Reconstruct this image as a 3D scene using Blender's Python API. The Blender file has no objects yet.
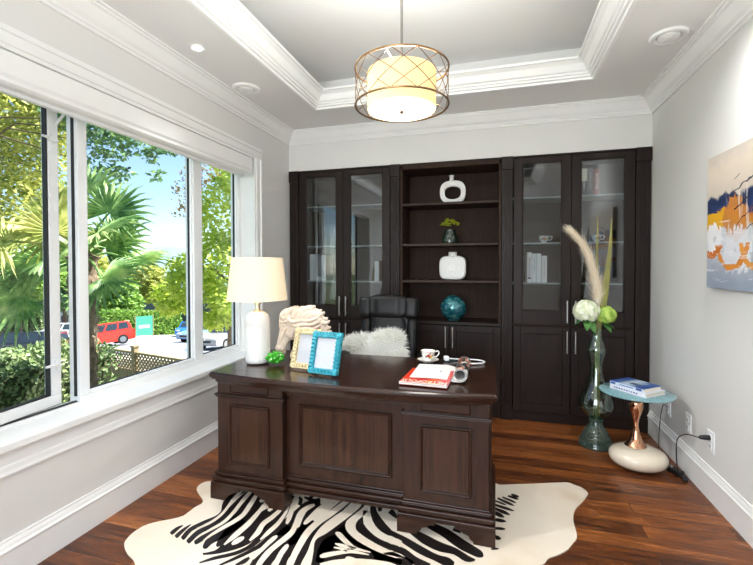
import bpy, bmesh, math, random
from mathutils import Vector, Matrix, noise
PI = math.pi
scene = bpy.context.scene
COL = scene.collection
rnd = random.Random(7)

# ------------------------------------------------------------------ camera
CAM_F = Vector((-0.27438902, 0.96145218, -0.01789904))
CAM_R = Vector((0.96161216, 0.27440862, -0.00139978))
CAM_U = Vector((-0.00356584, 0.01759602, 0.99983882))
cam = bpy.data.objects.new('camera', bpy.data.cameras.new('camera'))
COL.objects.link(cam)
M = Matrix((CAM_R, CAM_U, -CAM_F)).transposed().to_4x4()
M.translation = Vector((0, 0, 1.34))
cam.matrix_world = M
cam.data.sensor_width = 36
cam.data.lens = 36 * 417.16 / 753
cam.data.shift_y = -(282.5 - 272.98) / 753
cam.data.clip_start = 0.02
cam.data.clip_end = 400
scene.camera = cam

# ------------------------------------------------------------------ light and exposure
scene.view_settings.view_transform = 'Standard'
scene.view_settings.look = 'None'
scene.view_settings.exposure = 0.22
scene.view_settings.gamma = 1.0
scene.view_settings.use_curve_mapping = False
world = bpy.data.worlds.new('sky')
scene.world = world
world.use_nodes = True
wn = world.node_tree.nodes
wl = world.node_tree.links
wn.clear()
sky = wn.new('ShaderNodeTexSky')
sky.sky_type = 'NISHITA'
sky.sun_disc = False
sky.sun_elevation = math.radians(48)
sky.sun_rotation = math.radians(22)
sky.air_density = 1.0
sky.dust_density = 0.1
sky.ozone_density = 2.5
bg = wn.new('ShaderNodeBackground')
bg.inputs['Strength'].default_value = 0.21
wo = wn.new('ShaderNodeOutputWorld')
wl.new(sky.outputs[0], bg.inputs[0])
wl.new(bg.outputs[0], wo.inputs[0])

def light(name, kind, loc, energy, color=(1, 1, 1), size=0.1, size_y=None, rot=(0, 0, 0), **kw):
    d = bpy.data.lights.new(name, kind)
    d.energy = energy
    d.color = color
    if kind == 'AREA':
        d.size = size
        if size_y:
            d.shape = 'RECTANGLE'
            d.size_y = size_y
        else:
            d.shape = 'DISK'
    elif kind == 'SUN':
        d.angle = size
    else:
        d.shadow_soft_size = size
    for k, v in kw.items():
        setattr(d, k, v)
    o = bpy.data.objects.new(name, d)
    o.location = loc
    o.rotation_euler = rot
    COL.objects.link(o)
    return o

sun = light('sun', 'SUN', (0, 0, 30), 17.0, (1.0, 0.96, 0.88), math.radians(1.0))
sun.rotation_euler = Vector((-0.46, -0.40, -0.79)).to_track_quat('-Z', 'Y').to_euler()
# fill light added behind the camera, outside an invented window opening
light('added_rear_fill', 'AREA', (-0.65, -1.32, 1.45), 88, (0.86, 0.93, 1.0), 2.0, 2.0, (math.radians(90), 0, 0))

# ------------------------------------------------------------------ helpers
WL = {}

def srgb(r, g=None, b=None):
    if g is None:
        r, g, b = r
    def f(c):
        c /= 255.0
        return c / 12.92 if c <= 0.04045 else ((c + 0.055) / 1.055) ** 2.4
    return (f(r), f(g), f(b), 1.0)

class NT:
    def __init__(s, name):
        s.m = bpy.data.materials.new(name)
        s.m.use_nodes = True
        s.n = s.m.node_tree.nodes
        s.l = s.m.node_tree.links
        s.b = s.n.get('Principled BSDF')
        s.out = s.n.get('Material Output')
    def new(s, t, **kw):
        n = s.n.new(t)
        for k, v in kw.items():
            setattr(n, k, v)
        return n
    def link(s, a, b):
        s.l.new(a, b)
    def coords(s, scale=(1, 1, 1), rot=(0, 0, 0), loc=(0, 0, 0), which='Object'):
        tc = s.new('ShaderNodeTexCoord')
        mp = s.new('ShaderNodeMapping')
        mp.inputs['Scale'].default_value = scale
        mp.inputs['Rotation'].default_value = rot
        mp.inputs['Location'].default_value = loc
        s.link(tc.outputs[which], mp.inputs['Vector'])
        return mp.outputs[0]
    def noise(s, vec, scale=5, detail=3, rough=0.5, dist=0.0):
        n = s.new('ShaderNodeTexNoise')
        n.inputs['Scale'].default_value = scale
        n.inputs['Detail'].default_value = detail
        n.inputs['Roughness'].default_value = rough
        n.inputs['Distortion'].default_value = dist
        if vec is not None:
            s.link(vec, n.inputs['Vector'])
        return n.outputs[0]
    def ramp(s, fac, stops, interp='LINEAR'):
        r = s.new('ShaderNodeValToRGB')
        r.color_ramp.interpolation = interp
        el = r.color_ramp.elements
        while len(el) < len(stops):
            el.new(0.5)
        for e, (p, c) in zip(el, stops):
            e.position = p
            e.color = c
        s.link(fac, r.inputs[0])
        return r.outputs[0]
    def mix(s, fac, a, b, mode='MIX'):
        x = s.new('ShaderNodeMix', data_type='RGBA', blend_type=mode)
        for sock, v in ((x.inputs[0], fac), (x.inputs[6], a), (x.inputs[7], b)):
            if isinstance(v, (int, float)):
                sock.default_value = v
            elif isinstance(v, tuple):
                sock.default_value = v
            else:
                s.link(v, sock)
        return x.outputs[2]
    def math(s, op, a, b=None, c=None):
        x = s.new('ShaderNodeMath', operation=op)
        for i, v in enumerate((a, b, c)):
            if v is None:
                continue
            if isinstance(v, (int, float)):
                x.inputs[i].default_value = v
            else:
                s.link(v, x.inputs[i])
        return x.outputs[0]
    def bump(s, h, strength=0.2, dist=0.01):
        b = s.new('ShaderNodeBump')
        b.inputs['Strength'].default_value = strength
        b.inputs['Distance'].default_value = dist
        s.link(h, b.inputs['Height'])
        s.link(b.outputs[0], s.b.inputs['Normal'])
    def base(s, c):
        if isinstance(c, tuple):
            s.b.inputs['Base Color'].default_value = c
        else:
            s.link(c, s.b.inputs['Base Color'])

MATS = {}

def mat(name, color, rough=0.5, metal=0.0, coat=0.0, var=0.0, vscale=6.0, bump=0.0, bscale=40.0, emit=0.0, emit_color=None, sheen=0.0):
    """plain procedural material, with a little noise in its colour"""
    if name in MATS:
        return MATS[name]
    t = NT(name)
    c = srgb(color)
    t.b.inputs['Roughness'].default_value = rough
    t.b.inputs['Metallic'].default_value = metal
    t.b.inputs['Coat Weight'].default_value = coat
    t.b.inputs['Coat Roughness'].default_value = 0.08
    if sheen:
        t.b.inputs['Sheen Weight'].default_value = sheen
    if var:
        v = t.coords()
        nz = t.noise(v, vscale, 4)
        d = tuple(x * (1 - var) for x in c[:3]) + (1,)
        l = tuple(min(1, x * (1 + var)) for x in c[:3]) + (1,)
        t.base(t.ramp(nz, [(0.3, d), (0.7, l)]))
    else:
        t.base(c)
    if bump:
        t.bump(t.noise(t.coords(), bscale, 3), bump, 0.004)
    if emit:
        t.b.inputs['Emission Color'].default_value = srgb(emit_color or color)
        t.b.inputs['Emission Strength'].default_value = emit
    MATS[name] = t.m
    return t.m

def thin_fresnel(t, ior):
    """the same reflectance on the front and the back of a sheet that does not bend light"""
    fr = t.new('ShaderNodeFresnel')
    ge = t.new('ShaderNodeNewGeometry')
    t.link(t.math('ADD', ior, t.math('MULTIPLY', ge.outputs['Backfacing'], 1.0 / ior - ior)), fr.inputs['IOR'])
    return fr

def thin_glass(name, tint=(255, 255, 255), ior=1.5, rough=0.0):
    """clear sheet glass: looks through, reflects by its Fresnel value"""
    t = NT(name)
    t.n.remove(t.b)
    tr = t.new('ShaderNodeBsdfTransparent')
    tr.inputs[0].default_value = srgb(tint)
    gl = t.new('ShaderNodeBsdfGlossy')
    gl.inputs['Roughness'].default_value = rough
    fr = thin_fresnel(t, ior)
    mx = t.new('ShaderNodeMixShader')
    t.link(fr.outputs[0], mx.inputs[0])
    t.link(tr.outputs[0], mx.inputs[1])
    t.link(gl.outputs[0], mx.inputs[2])
    t.link(mx.outputs[0], t.out.inputs[0])
    return t.m

def wood(name, dark, light_, axis='X', rough=0.35, coat=0.3, scale=1.0, mirror=None, spec=0.35):
    t = NT(name)
    t.b.inputs['Specular IOR Level'].default_value = spec
    sc = {'X': (1.2, 14, 14), 'Y': (14, 1.2, 14), 'Z': (14, 14, 1.2)}[axis]
    tc = t.new('ShaderNodeTexCoord')
    vec = tc.outputs['Object']
    if mirror:
        sub = t.new('ShaderNodeVectorMath', operation='SUBTRACT')
        sub.inputs[1].default_value = mirror
        t.link(vec, sub.inputs[0])
        ab = t.new('ShaderNodeVectorMath', operation='ABSOLUTE')
        t.link(sub.outputs[0], ab.inputs[0])
        vec = ab.outputs[0]
    mp = t.new('ShaderNodeMapping')
    mp.inputs['Scale'].default_value = tuple(x * scale for x in sc)
    t.link(vec, mp.inputs[0])
    n1 = t.noise(mp.outputs[0], 2.2, 6, 0.62, 0.9)
    n2 = t.noise(mp.outputs[0], 9, 3, 0.5)
    f = t.math('ADD', t.math('MULTIPLY', n1, 0.75), t.math('MULTIPLY', n2, 0.25))
    t.base(t.ramp(f, [(0.33, srgb(dark)), (0.68, srgb(light_))]))
    t.b.inputs['Roughness'].default_value = rough
    t.b.inputs['Coat Weight'].default_value = coat
    t.b.inputs['Coat Roughness'].default_value = 0.12
    t.bump(f, 0.08, 0.002)
    return t.m

class MB:
    """collects faces and links them as one mesh object"""
    def __init__(s):
        s.V = []
        s.F = []
        s.I = []
        s.S = []
    def add(s, vs, fs, m=0, smooth=False):
        o = len(s.V)
        s.V += [tuple(v) for v in vs]
        for f in fs:
            s.F.append([o + i for i in f])
            s.I.append(m)
            s.S.append(smooth)
        return s
    def box(s, x0, x1, y0, y1, z0, z1, m=0):
        vs = [(x0, y0, z0), (x1, y0, z0), (x1, y1, z0), (x0, y1, z0), (x0, y0, z1), (x1, y0, z1), (x1, y1, z1), (x0, y1, z1)]
        return s.add(vs, [(0, 3, 2, 1), (4, 5, 6, 7), (0, 1, 5, 4), (1, 2, 6, 5), (2, 3, 7, 6), (3, 0, 4, 7)], m)
    def rbox(s, c, size, rotz=0, m=0, tilt=0):
        a = MB().box(-size[0] / 2, size[0] / 2, -size[1] / 2, size[1] / 2, -size[2] / 2, size[2] / 2)
        R = Matrix.Rotation(rotz, 3, 'Z') @ Matrix.Rotation(tilt, 3, 'X')
        return s.add([R @ Vector(v) + Vector(c) for v in a.V], a.F, m)
    def prism(s, poly, axis, lo, hi, m=0, smooth=False):
        """extrude a polygon along an axis; poly is (y,z) for X, (x,z) for Y, (x,y) for Z"""
        def p(q, t):
            return {'X': (t, q[0], q[1]), 'Y': (q[0], t, q[1]), 'Z': (q[0], q[1], t)}[axis]
        n = len(poly)
        ar = sum(poly[i][0] * poly[(i + 1) % n][1] - poly[(i + 1) % n][0] * poly[i][1] for i in range(n))
        pos = (ar > 0) != (axis == 'Y')
        if not pos:
            poly = poly[::-1]
        vs = [p(q, lo) for q in poly] + [p(q, hi) for q in poly]
        s.add(vs, [tuple(range(n))[::-1], tuple(range(n, 2 * n))], m)
        return s.add(vs, [(i, (i + 1) % n, n + (i + 1) % n, n + i) for i in range(n)], m, smooth)
    def lathe(s, prof, c=(0, 0), n=32, m=0, z=0.0, rfun=None):
        k = len(prof)
        vs = []
        for r, h in prof:
            for i in range(n):
                a = 2 * PI * i / n
                rr = r * (rfun(a, h) if rfun else 1)
                vs.append((c[0] + rr * math.cos(a), c[1] + rr * math.sin(a), z + h))
        fs = [(j * n + i, j * n + (i + 1) % n, (j + 1) * n + (i + 1) % n, (j + 1) * n + i) for j in range(k - 1) for i in range(n)]
        s.add(vs, fs, m, True)
        if prof[0][0] > 1e-5:
            s.add(vs[:n], [tuple(range(n))[::-1]], m)
        if prof[-1][0] > 1e-5:
            s.add(vs[-n:], [tuple(range(n))], m)
        return s
    def shell(s, prof, c=(0, 0), n=32, m=0, z=0.0):
        """lathe without end caps"""
        k = len(prof)
        vs = [(c[0] + r * math.cos(2 * PI * i / n), c[1] + r * math.sin(2 * PI * i / n), z + h) for r, h in prof for i in range(n)]
        fs = [(j * n + i, j * n + (i + 1) % n, (j + 1) * n + (i + 1) % n, (j + 1) * n + i) for j in range(k - 1) for i in range(n)]
        return s.add(vs, fs, m, True)
    def tube(s, pts, r, n=8, m=0, cap=True, closed=False):
        pts = [Vector(p) for p in pts]
        k = len(pts)
        rs = r if isinstance(r, (list, tuple)) else [r] * k
        vs = []
        up = None
        for i, p in enumerate(pts):
            if closed:
                d = pts[(i + 1) % k] - pts[i - 1]
            else:
                d = pts[min(i + 1, k - 1)] - pts[max(i - 1, 0)]
            d.normalize()
            if up is None:
                up = d.orthogonal().normalized()
            up = (up - d * up.dot(d))
            if up.length < 1e-5:
                up = d.orthogonal()
            up.normalize()
            w = d.cross(up)
            for j in range(n):
                a = 2 * PI * j / n
                vs.append(p + (up * math.cos(a) + w * math.sin(a)) * rs[i])
        kk = k if closed else k - 1
        fs = [(i * n + j, i * n + (j + 1) % n, ((i + 1) % k) * n + (j + 1) % n, ((i + 1) % k) * n + j) for i in range(kk) for j in range(n)]
        s.add(vs, fs, m, n > 4)
        if cap and not closed:
            s.add(vs[:n], [tuple(range(n))[::-1]], m)
            s.add(vs[-n:], [tuple(range(n))], m)
        return s
    def ell(s, c, r, nu=20, nv=12, m=0, e1=1.0, e2=1.0, rot=None, smooth=True):
        """(super)ellipsoid; exponents under 1 make it boxier"""
        def sg(x, e):
            return math.copysign(abs(x) ** e, x)
        vs = []
        for j in range(nv + 1):
            p = -PI / 2 + PI * j / nv
            for i in range(nu):
                a = 2 * PI * i / nu
                v = Vector((r[0] * sg(math.cos(p), e1) * sg(math.cos(a), e2), r[1] * sg(math.cos(p), e1) * sg(math.sin(a), e2), r[2] * sg(math.sin(p), e1)))
                if rot is not None:
                    v = rot @ v
                vs.append(v + Vector(c))
        fs = [(j * nu + i, j * nu + (i + 1) % nu, (j + 1) * nu + (i + 1) % nu, (j + 1) * nu + i) for j in range(nv) for i in range(nu)]
        return s.add(vs, fs, m, smooth)
    def ringsweep(s, x0, x1, y0, y1, prof, m=0):
        """a moulding run round a rectangle, profile = (inward offset, z)"""
        vs = []
        for o, z in prof:
            vs += [(x0 + o, y0 + o, z), (x1 - o, y0 + o, z), (x1 - o, y1 - o, z), (x0 + o, y1 - o, z)]
        k = len(prof)
        fs = [(j * 4 + i, (j + 1) * 4 + i, (j + 1) * 4 + (i + 1) % 4, j * 4 + (i + 1) % 4) for j in range(k - 1) for i in range(4)]
        return s.add(vs, fs, m)
    def leaf(s, p, d, nrm, L, W, m=0, fold=0.25):
        d = Vector(d).normalized()
        w = d.cross(Vector(nrm))
        if w.length < 1e-4:
            w = d.orthogonal()
        w.normalize()
        n_ = w.cross(d)
        p = Vector(p)
        a = p + d * L * 0.45 + w * W / 2 + n_ * W * fold
        b = p + d * L * 0.45 - w * W / 2 + n_ * W * fold
        t = p + d * L
        return s.add([p, a, t, b], [(0, 1, 2), (0, 2, 3)], m)
    def build(s, name, mats, parent=None, world=True, bevel=0.0, sharp=40, mods=None):
        me = bpy.data.meshes.new(name)
        off = WL.get(parent.name_full, Vector()) if (parent is not None and world) else Vector()
        me.from_pydata([(v[0] - off[0], v[1] - off[1], v[2] - off[2]) for v in s.V], [], s.F)
        for mm in (mats if isinstance(mats, (list, tuple)) else [mats]):
            me.materials.append(mm)
        me.polygons.foreach_set('material_index', s.I)
        me.polygons.foreach_set('use_smooth', s.S)
        me.update()
        if any(s.S):
            bm = bmesh.new()
            bm.from_mesh(me)
            bmesh.ops.remove_doubles(bm, verts=bm.verts, dist=1e-5)
            bm.to_mesh(me)
            bm.free()
            me.set_sharp_from_angle(angle=math.radians(sharp))
        o = bpy.data.objects.new(name, me)
        COL.objects.link(o)
        if parent is not None:
            o.parent = parent
            WL[o.name_full] = off.copy() if world else Vector()
        else:
            WL[o.name_full] = Vector()
        if bevel:
            b = o.modifiers.new('bevel', 'BEVEL')
            b.width = bevel
            b.segments = 2
            b.limit_method = 'ANGLE'
            b.angle_limit = math.radians(50)
        return o

def thing(name, label, cat, loc=(0, 0, 0), rotz=0.0, group=None):
    o = bpy.data.objects.new(name, None)
    o.empty_display_size = 0.05
    COL.objects.link(o)
    o.location = loc
    o.rotation_euler = (0, 0, rotz)
    WL[o.name_full] = Vector(loc)
    return tag(o, label, cat, group)

def tag(o, label, cat, group=None, kind=None):
    o['label'] = label
    o['category'] = cat
    if group:
        o['group'] = group
    if kind:
        o['kind'] = kind
    return o

def single(mb, name, mats, label, cat, loc, group=None, kind=None, **kw):
    """a thing that is one mesh, its origin put at its base"""
    mb.V = [(v[0] - loc[0], v[1] - loc[1], v[2] - loc[2]) for v in mb.V]
    o = mb.build(name, mats, **kw)
    o.location = loc
    return tag(o, label, cat, group, kind)

def struct(name, mb, mats, label=None, **kw):
    o = mb.build(name, mats, **kw)
    o['kind'] = 'structure'
    if label:
        o['label'] = label
    return o

def text_mesh(body, size, mapf, mb, m=0, align='CENTER', extrude=0.0, width=None):
    """lettering as faces, mapped by mapf(x, y) -> world"""
    cu = bpy.data.curves.new('lettering', 'FONT')
    cu.body = body
    cu.size = size
    cu.align_x = align
    cu.align_y = 'CENTER'
    cu.resolution_u = 2
    ob = bpy.data.objects.new('lettering', cu)
    COL.objects.link(ob)
    bpy.context.view_layer.update()
    me = bpy.data.meshes.new_from_object(ob.evaluated_get(bpy.context.evaluated_depsgraph_get()))
    xs = [v.co.x for v in me.vertices] or [0]
    k = 1.0
    if width:
        k = width / max(1e-6, max(xs) - min(xs))
    mb.add([mapf(v.co.x * k, v.co.y) for v in me.vertices], [tuple(p.vertices) for p in me.polygons], m)
    COL.objects.unlink(ob)
    bpy.data.objects.remove(ob)
    bpy.data.curves.remove(cu)
    bpy.data.meshes.remove(me)

def fuse(o, voxel, smooth_iter=4):
    """melt overlapping solids of one mesh into one continuous skin"""
    r = o.modifiers.new('fuse', 'REMESH')
    r.mode = 'VOXEL'
    r.voxel_size = voxel
    r.use_smooth_shade = True
    if smooth_iter:
        k = o.modifiers.new('soften', 'SMOOTH')
        k.factor = 0.5
        k.iterations = smooth_iter
    return o

def spline(pts, n=6):
    P = [Vector(p) for p in pts]
    out = []
    for i in range(len(P) - 1):
        p0, p1, p2, p3 = P[max(i - 1, 0)], P[i], P[i + 1], P[min(i + 2, len(P) - 1)]
        for k in range(n):
            t = k / n
            out.append(0.5 * ((2 * p1) + (p2 - p0) * t + (2 * p0 - 5 * p1 + 4 * p2 - p3) * t * t + (3 * p1 - p0 - 3 * p2 + p3) * t ** 3))
    out.append(P[-1])
    return out

# ------------------------------------------------------------------ materials
def wall_paint(name, col):
    t = NT(name)
    v = t.coords()
    n = t.noise(v, 1.5, 2)
    a = srgb(col)
    t.base(t.ramp(n, [(0.3, tuple(c * 0.985 for c in a[:3]) + (1,)), (0.7, a)]))
    t.b.inputs['Roughness'].default_value = 0.62
    t.bump(t.noise(v, 260, 2), 0.04, 0.001)
    return t.m

M_WALL = wall_paint('wall_paint', (226, 224, 220))
M_CEIL = wall_paint('ceiling_paint', (232, 230, 227))
M_TRIM = mat('white_trim_paint', (240, 239, 236), 0.32, var=0.015)
M_SASH = mat('white_window_vinyl', (242, 243, 243), 0.28, var=0.01)
M_GASKET = mat('black_window_gasket', (38, 38, 38), 0.6)

def floor_mat():
    t = NT('brown_plank_floor')
    v = t.coords()
    br = t.new('ShaderNodeTexBrick')
    br.offset = 0.37
    br.inputs['Scale'].default_value = 1.0
    br.inputs['Brick Width'].default_value = 1.15
    br.inputs['Row Height'].default_value = 0.105
    br.inputs['Mortar Size'].default_value = 0.0022
    br.inputs['Mortar Smooth'].default_value = 0.3
    br.inputs['Bias'].default_value = 0.0
    br.inputs['Color1'].default_value = (0, 0, 0, 1)
    br.inputs['Color2'].default_value = (1, 1, 1, 1)
    br.inputs['Mortar'].default_value = (0.5, 0.5, 0.5, 1)
    t.link(v, br.inputs['Vector'])
    gv = t.coords((1.6, 17, 1))
    sh = t.new('ShaderNodeVectorMath', operation='ADD')
    sc = t.new('ShaderNodeVectorMath', operation='SCALE')
    sc.inputs[3].default_value = 7.0
    t.link(br.outputs['Color'], sc.inputs[0])
    t.link(gv, sh.inputs[0])
    t.link(sc.outputs[0], sh.inputs[1])
    g = t.noise(sh.outputs[0], 1.6, 7, 0.62, 1.3)
    big = t.noise(t.coords((1.2, 5, 1)), 1.3, 3)
    f = t.math('ADD', t.math('MULTIPLY', g, 0.72), t.math('MULTIPLY', br.outputs['Color'], 0.22))
    f = t.math('ADD', f, t.math('MULTIPLY', big, 0.16))
    c = t.ramp(f, [(0.33, srgb(38, 17, 8)), (0.48, srgb(88, 45, 20)), (0.62, srgb(132, 74, 34)), (0.78, srgb(172, 106, 54))])
    c = t.mix(t.math('MULTIPLY', br.outputs['Fac'], 0.95), c, srgb(26, 12, 7))
    t.base(c)
    t.b.inputs['Roughness'].default_value = 0.3
    t.link(t.ramp(g, [(0.3, (0.36, 0.36, 0.36, 1)), (0.7, (0.24, 0.24, 0.24, 1))]), t.b.inputs['Roughness'])
    h = t.math('SUBTRACT', t.math('MULTIPLY', g, 0.25), br.outputs['Fac'])
    t.bump(h, 0.25, 0.002)
    return t.m

M_FLOOR = floor_mat()
M_ESP = wood('espresso_cabinet_wood', (25, 16, 13), (39, 26, 21), 'Z', 0.42, 0.0, spec=0.25)
M_ESPX = wood('espresso_cabinet_wood_across', (25, 16, 13), (39, 26, 21), 'X', 0.42, 0.0, spec=0.25)
M_ESPIN = wood('espresso_cabinet_inside', (46, 33, 27), (64, 48, 40), 'Z', 0.6, 0.0, spec=0.12)
M_ESPINX = wood('espresso_shelf_wood', (46, 33, 27), (64, 48, 40), 'X', 0.5, 0.0, spec=0.2)
M_STEEL = mat('brushed_steel', (205, 203, 200), 0.28, 1.0)
M_GLASS = thin_glass('window_glass', (250, 252, 252), 1.25)
M_CGLASS = thin_glass('cabinet_door_glass', (232, 236, 238), 1.85)
M_SHELFGLASS = mat('frosted_shelf_edge', (160, 168, 166), 0.25)
M_WHITE = mat('white_ceramic', (228, 226, 222), 0.3, var=0.01)
M_PAPER = mat('white_paper', (210, 208, 203), 0.7, var=0.015, vscale=30)
M_CARD = mat('off_white_card', (186, 187, 191), 0.7, var=0.015, vscale=30)
M_BLACK = mat('black_plastic', (22, 22, 23), 0.4)
# ------------------------------------------------------------------ the room
D = 3.788
XL, XR, YB = -1.99, 1.19, -1.2
HC = 2.65
struct('floor', MB().box(XL - 0.12, XR + 0.12, YB - 0.12, D + 0.44, -0.12, 0), M_FLOOR, 'reddish brown hardwood plank floor')
wy0, wy1, wz0, wz1 = 1.05, 3.18, 0.56, 2.32
w = MB()
w.box(XL - 0.16, XL, YB, wy0, 0, 3.0)
w.box(XL - 0.16, XL, wy1, D + 0.44, 0, 3.0)
w.box(XL - 0.16, XL, wy0, wy1, 0, wz0)
w.box(XL - 0.16, XL, wy0, wy1, wz1, 3.0)
struct('wall_left', w, M_WALL, 'white wall with the wide window')
struct('wall_right', MB().box(XR, XR + 0.12, YB, D + 0.44, 0, 3.0), M_WALL, 'white wall carrying the abstract painting')
w = MB()
w.box(XL, XR, D, D + 0.44, 2.277, 3.0)
w.box(XL, XR, D + 0.38, D + 0.44, 0, 2.277)
struct('wall_back', w, M_WALL, 'white wall above the dark cabinets')
w = MB()
rx0, rx1, rz0, rz1 = -1.7, 0.38, 0.5, 2.3
w.box(XL, rx0, YB - 0.12, YB, 0, 3.0)
w.box(rx1, XR, YB - 0.12, YB, 0, 3.0)
w.box(rx0, rx1, YB - 0.12, YB, 0, rz0)
w.box(rx0, rx1, YB - 0.12, YB, rz1, 3.0)
struct('wall_front', w, M_WALL)
f = MB()
for x0, x1, z0, z1 in ((rx0, rx1, rz0, rz0 + 0.06), (rx0, rx1, rz1 - 0.06, rz1), (rx0, rx0 + 0.06, rz0 + 0.06, rz1 - 0.06), (rx1 - 0.06, rx1, rz0 + 0.06, rz1 - 0.06), (-0.70, -0.62, rz0 + 0.06, rz1 - 0.06)):
    f.box(x0, x1, YB - 0.09, YB - 0.03, z0, z1)
struct('added_rear_window', f, M_SASH)  # unseen window made up to go with the added rear fill

tx0, tx1, ty0, ty1 = -1.45, 0.65, 0.35, 3.25
TZ = 2.99
c = MB()
c.box(XL, tx0, YB, D, HC, HC + 0.05)
c.box(tx1, XR, YB, D, HC, HC + 0.05)
c.box(tx0, tx1, YB, ty0, HC, HC + 0.05)
c.box(tx0, tx1, ty1, D, HC, HC + 0.05)
PK = 0.25     # depth of the cove behind the moulding
c.box(tx0 - PK - 0.06, tx1 + PK + 0.06, ty0 - PK - 0.06, ty1 + PK + 0.06, TZ, TZ + 0.06)
for a in ((tx0 - PK - 0.06, tx0 - PK, ty0 - PK - 0.06, ty1 + PK + 0.06), (tx1 + PK, tx1 + PK + 0.06, ty0 - PK - 0.06, ty1 + PK + 0.06), (tx0 - PK, tx1 + PK, ty0 - PK - 0.06, ty0 - PK), (tx0 - PK, tx1 + PK, ty1 + PK, ty1 + PK + 0.06)):
    c.box(*a, HC + 0.05, TZ)
struct('ceiling', c, M_CEIL, 'white tray ceiling')
# stepped moulding round the tray, crown moulding round the room
t = MB().ringsweep(tx0, tx1, ty0, ty1, [(-0.02, 2.652), (-0.02, 2.645), (0.0, 2.645), (0.004, 2.66), (0.02, 2.662), (0.022, 2.676), (0.034, 2.678), (0.036, 2.69), (0.05, 2.696), (0.06, 2.712), (0.074, 2.735), (0.094, 2.748), (0.098, 2.752), (0.112, 2.753), (0.114, 2.768), (0.028, 2.768)])
struct('trim_1', t, M_TRIM, 'white stepped moulding round the tray')
t = MB().ringsweep(XL, XR, YB, D, [(0.0, 2.535), (0.012, 2.535), (0.014, 2.55), (0.022, 2.555), (0.026, 2.566), (0.045, 2.582), (0.062, 2.606), (0.078, 2.628), (0.092, 2.634), (0.094, 2.641), (0.112, 2.641), (0.112, 2.652)])
struct('trim_2', t, M_TRIM, 'white crown moulding')
BP = [(0, 0.0), (0.016, 0.0), (0.016, 0.128), (0.02, 0.132), (0.022, 0.14), (0.019, 0.146), (0.016, 0.148), (0.013, 0.16), (0.008, 0.172), (0.007, 0.182), (0, 0.183)]
struct('baseboard_left', MB().prism([(XL + o, z) for o, z in BP], 'Y', YB, D), M_TRIM, 'tall white baseboard under the window')
struct('baseboard_right', MB().prism([(XR - o, z) for o, z in BP], 'Y', YB, D - 0.01), M_TRIM, 'tall white baseboard under the outlets')
RP = [(0, 0.45), (0.012, 0.45), (0.017, 0.454), (0.019, 0.462), (0.015, 0.468), (0.013, 0.472), (0.01, 0.49), (0.004, 0.498), (0.003, 0.567), (0, 0.567)]
struct('trim_3', MB().prism([(XL + o, z) for o, z in RP], 'Y', YB, D), M_TRIM, 'white rail moulding under the window sill')

# window casing, sill and frames
cs = MB()
def casing_prof(a):   # distance across the board -> thickness
    return [(a[0], 0), (a[0], 0.014), (a[0] + (a[1] - a[0]) * 0.18, 0.016), (a[0] + (a[1] - a[0]) * 0.22, 0.022), (a[0] + (a[1] - a[0]) * 0.7, 0.024), (a[0] + (a[1] - a[0]) * 0.74, 0.032), (a[1], 0.03), (a[1], 0)]
cs.prism([(XL + t_, z) for z, t_ in casing_prof((2.252, 2.345))], 'Y', wy0 - 0.12, 3.25)
cs.prism([(XL + t_, y) for y, t_ in casing_prof((3.145, 3.25))], 'Z', 0.6, 2.256)
cs.prism([(XL + t_, y) for y, t_ in casing_prof((1.085, 0.94))], 'Z', 0.6, 2.256)
win = struct('window_1', cs, M_TRIM, 'wide three part window with white casing')
s_ = MB().box(-2.16, -1.945, 0.92, 3.27, 0.567, 0.601)
s_.build('sill', M_TRIM, win, bevel=0.004)
fx0, fx1 = -2.205, -2.13
jb = MB()
jb.box(fx0 + 0.002, XL, 3.17, 3.185, 0.6, 2.3)
jb.box(fx0 + 0.002, XL, 1.045, 1.06, 0.6, 2.3)
jb.box(fx0 + 0.002, XL, 1.06, 3.17, 2.29, 2.33)
jb.build('jamb', M_TRIM, win)
fr = MB()
fr.box(fx0, fx1, 1.698, 3.17, 0.6, 0.642)
fr.box(fx0, fx1, 1.06, 1.698, 0.6, 0.612)
fr.box(fx0, fx1, 1.06, 3.17, 2.21, 2.29)
fr.box(fx0, fx1, 1.06, 1.155, 0.612, 2.21)
fr.box(fx0, fx1, 1.698, 1.751, 0.642, 2.21)
fr.box(fx0, fx1, 2.582, 2.672, 0.642, 2.21)
fr.box(fx0, fx1, 3.132, 3.17, 0.642, 2.21)
for a, b in ((1.751, 2.582), (2.672, 3.132)):   # glazing beads
    fr.box(fx1 - 0.03, fx1 - 0.012, a, a + 0.012, 0.642, 2.21)
    fr.box(fx1 - 0.03, fx1 - 0.012, b - 0.012, b, 0.642, 2.21)
    fr.box(fx1 - 0.03, fx1 - 0.012, a, b, 0.642, 0.66)
fr.build('window_frame', M_SASH, win, bevel=0.003)
gk = MB()
for a, b in ((1.757, 2.578), (2.678, 3.128)):
    for y0, y1, z0, z1 in ((a, a + 0.01, 0.645, 2.2), (b - 0.01, b, 0.645, 2.2), (a, b, 0.65, 0.663)):
        gk.box(-2.176, -2.162, y0, y1, z0, z1)
for y in (1.153, 1.692):
    gk.box(-2.168, -2.152, y, y + 0.007, 0.642, 2.21)
gk.box(-2.168, -2.152, 1.155, 1.698, 0.611, 0.618)
gk.build('gasket', M_GASKET, win)
for a, b in ((1.76, 2.574), (2.681, 3.124)):
    MB().box(-2.172, -2.168, a, b, 0.652, 2.205).build('glass_pane', M_GLASS, win)
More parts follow.
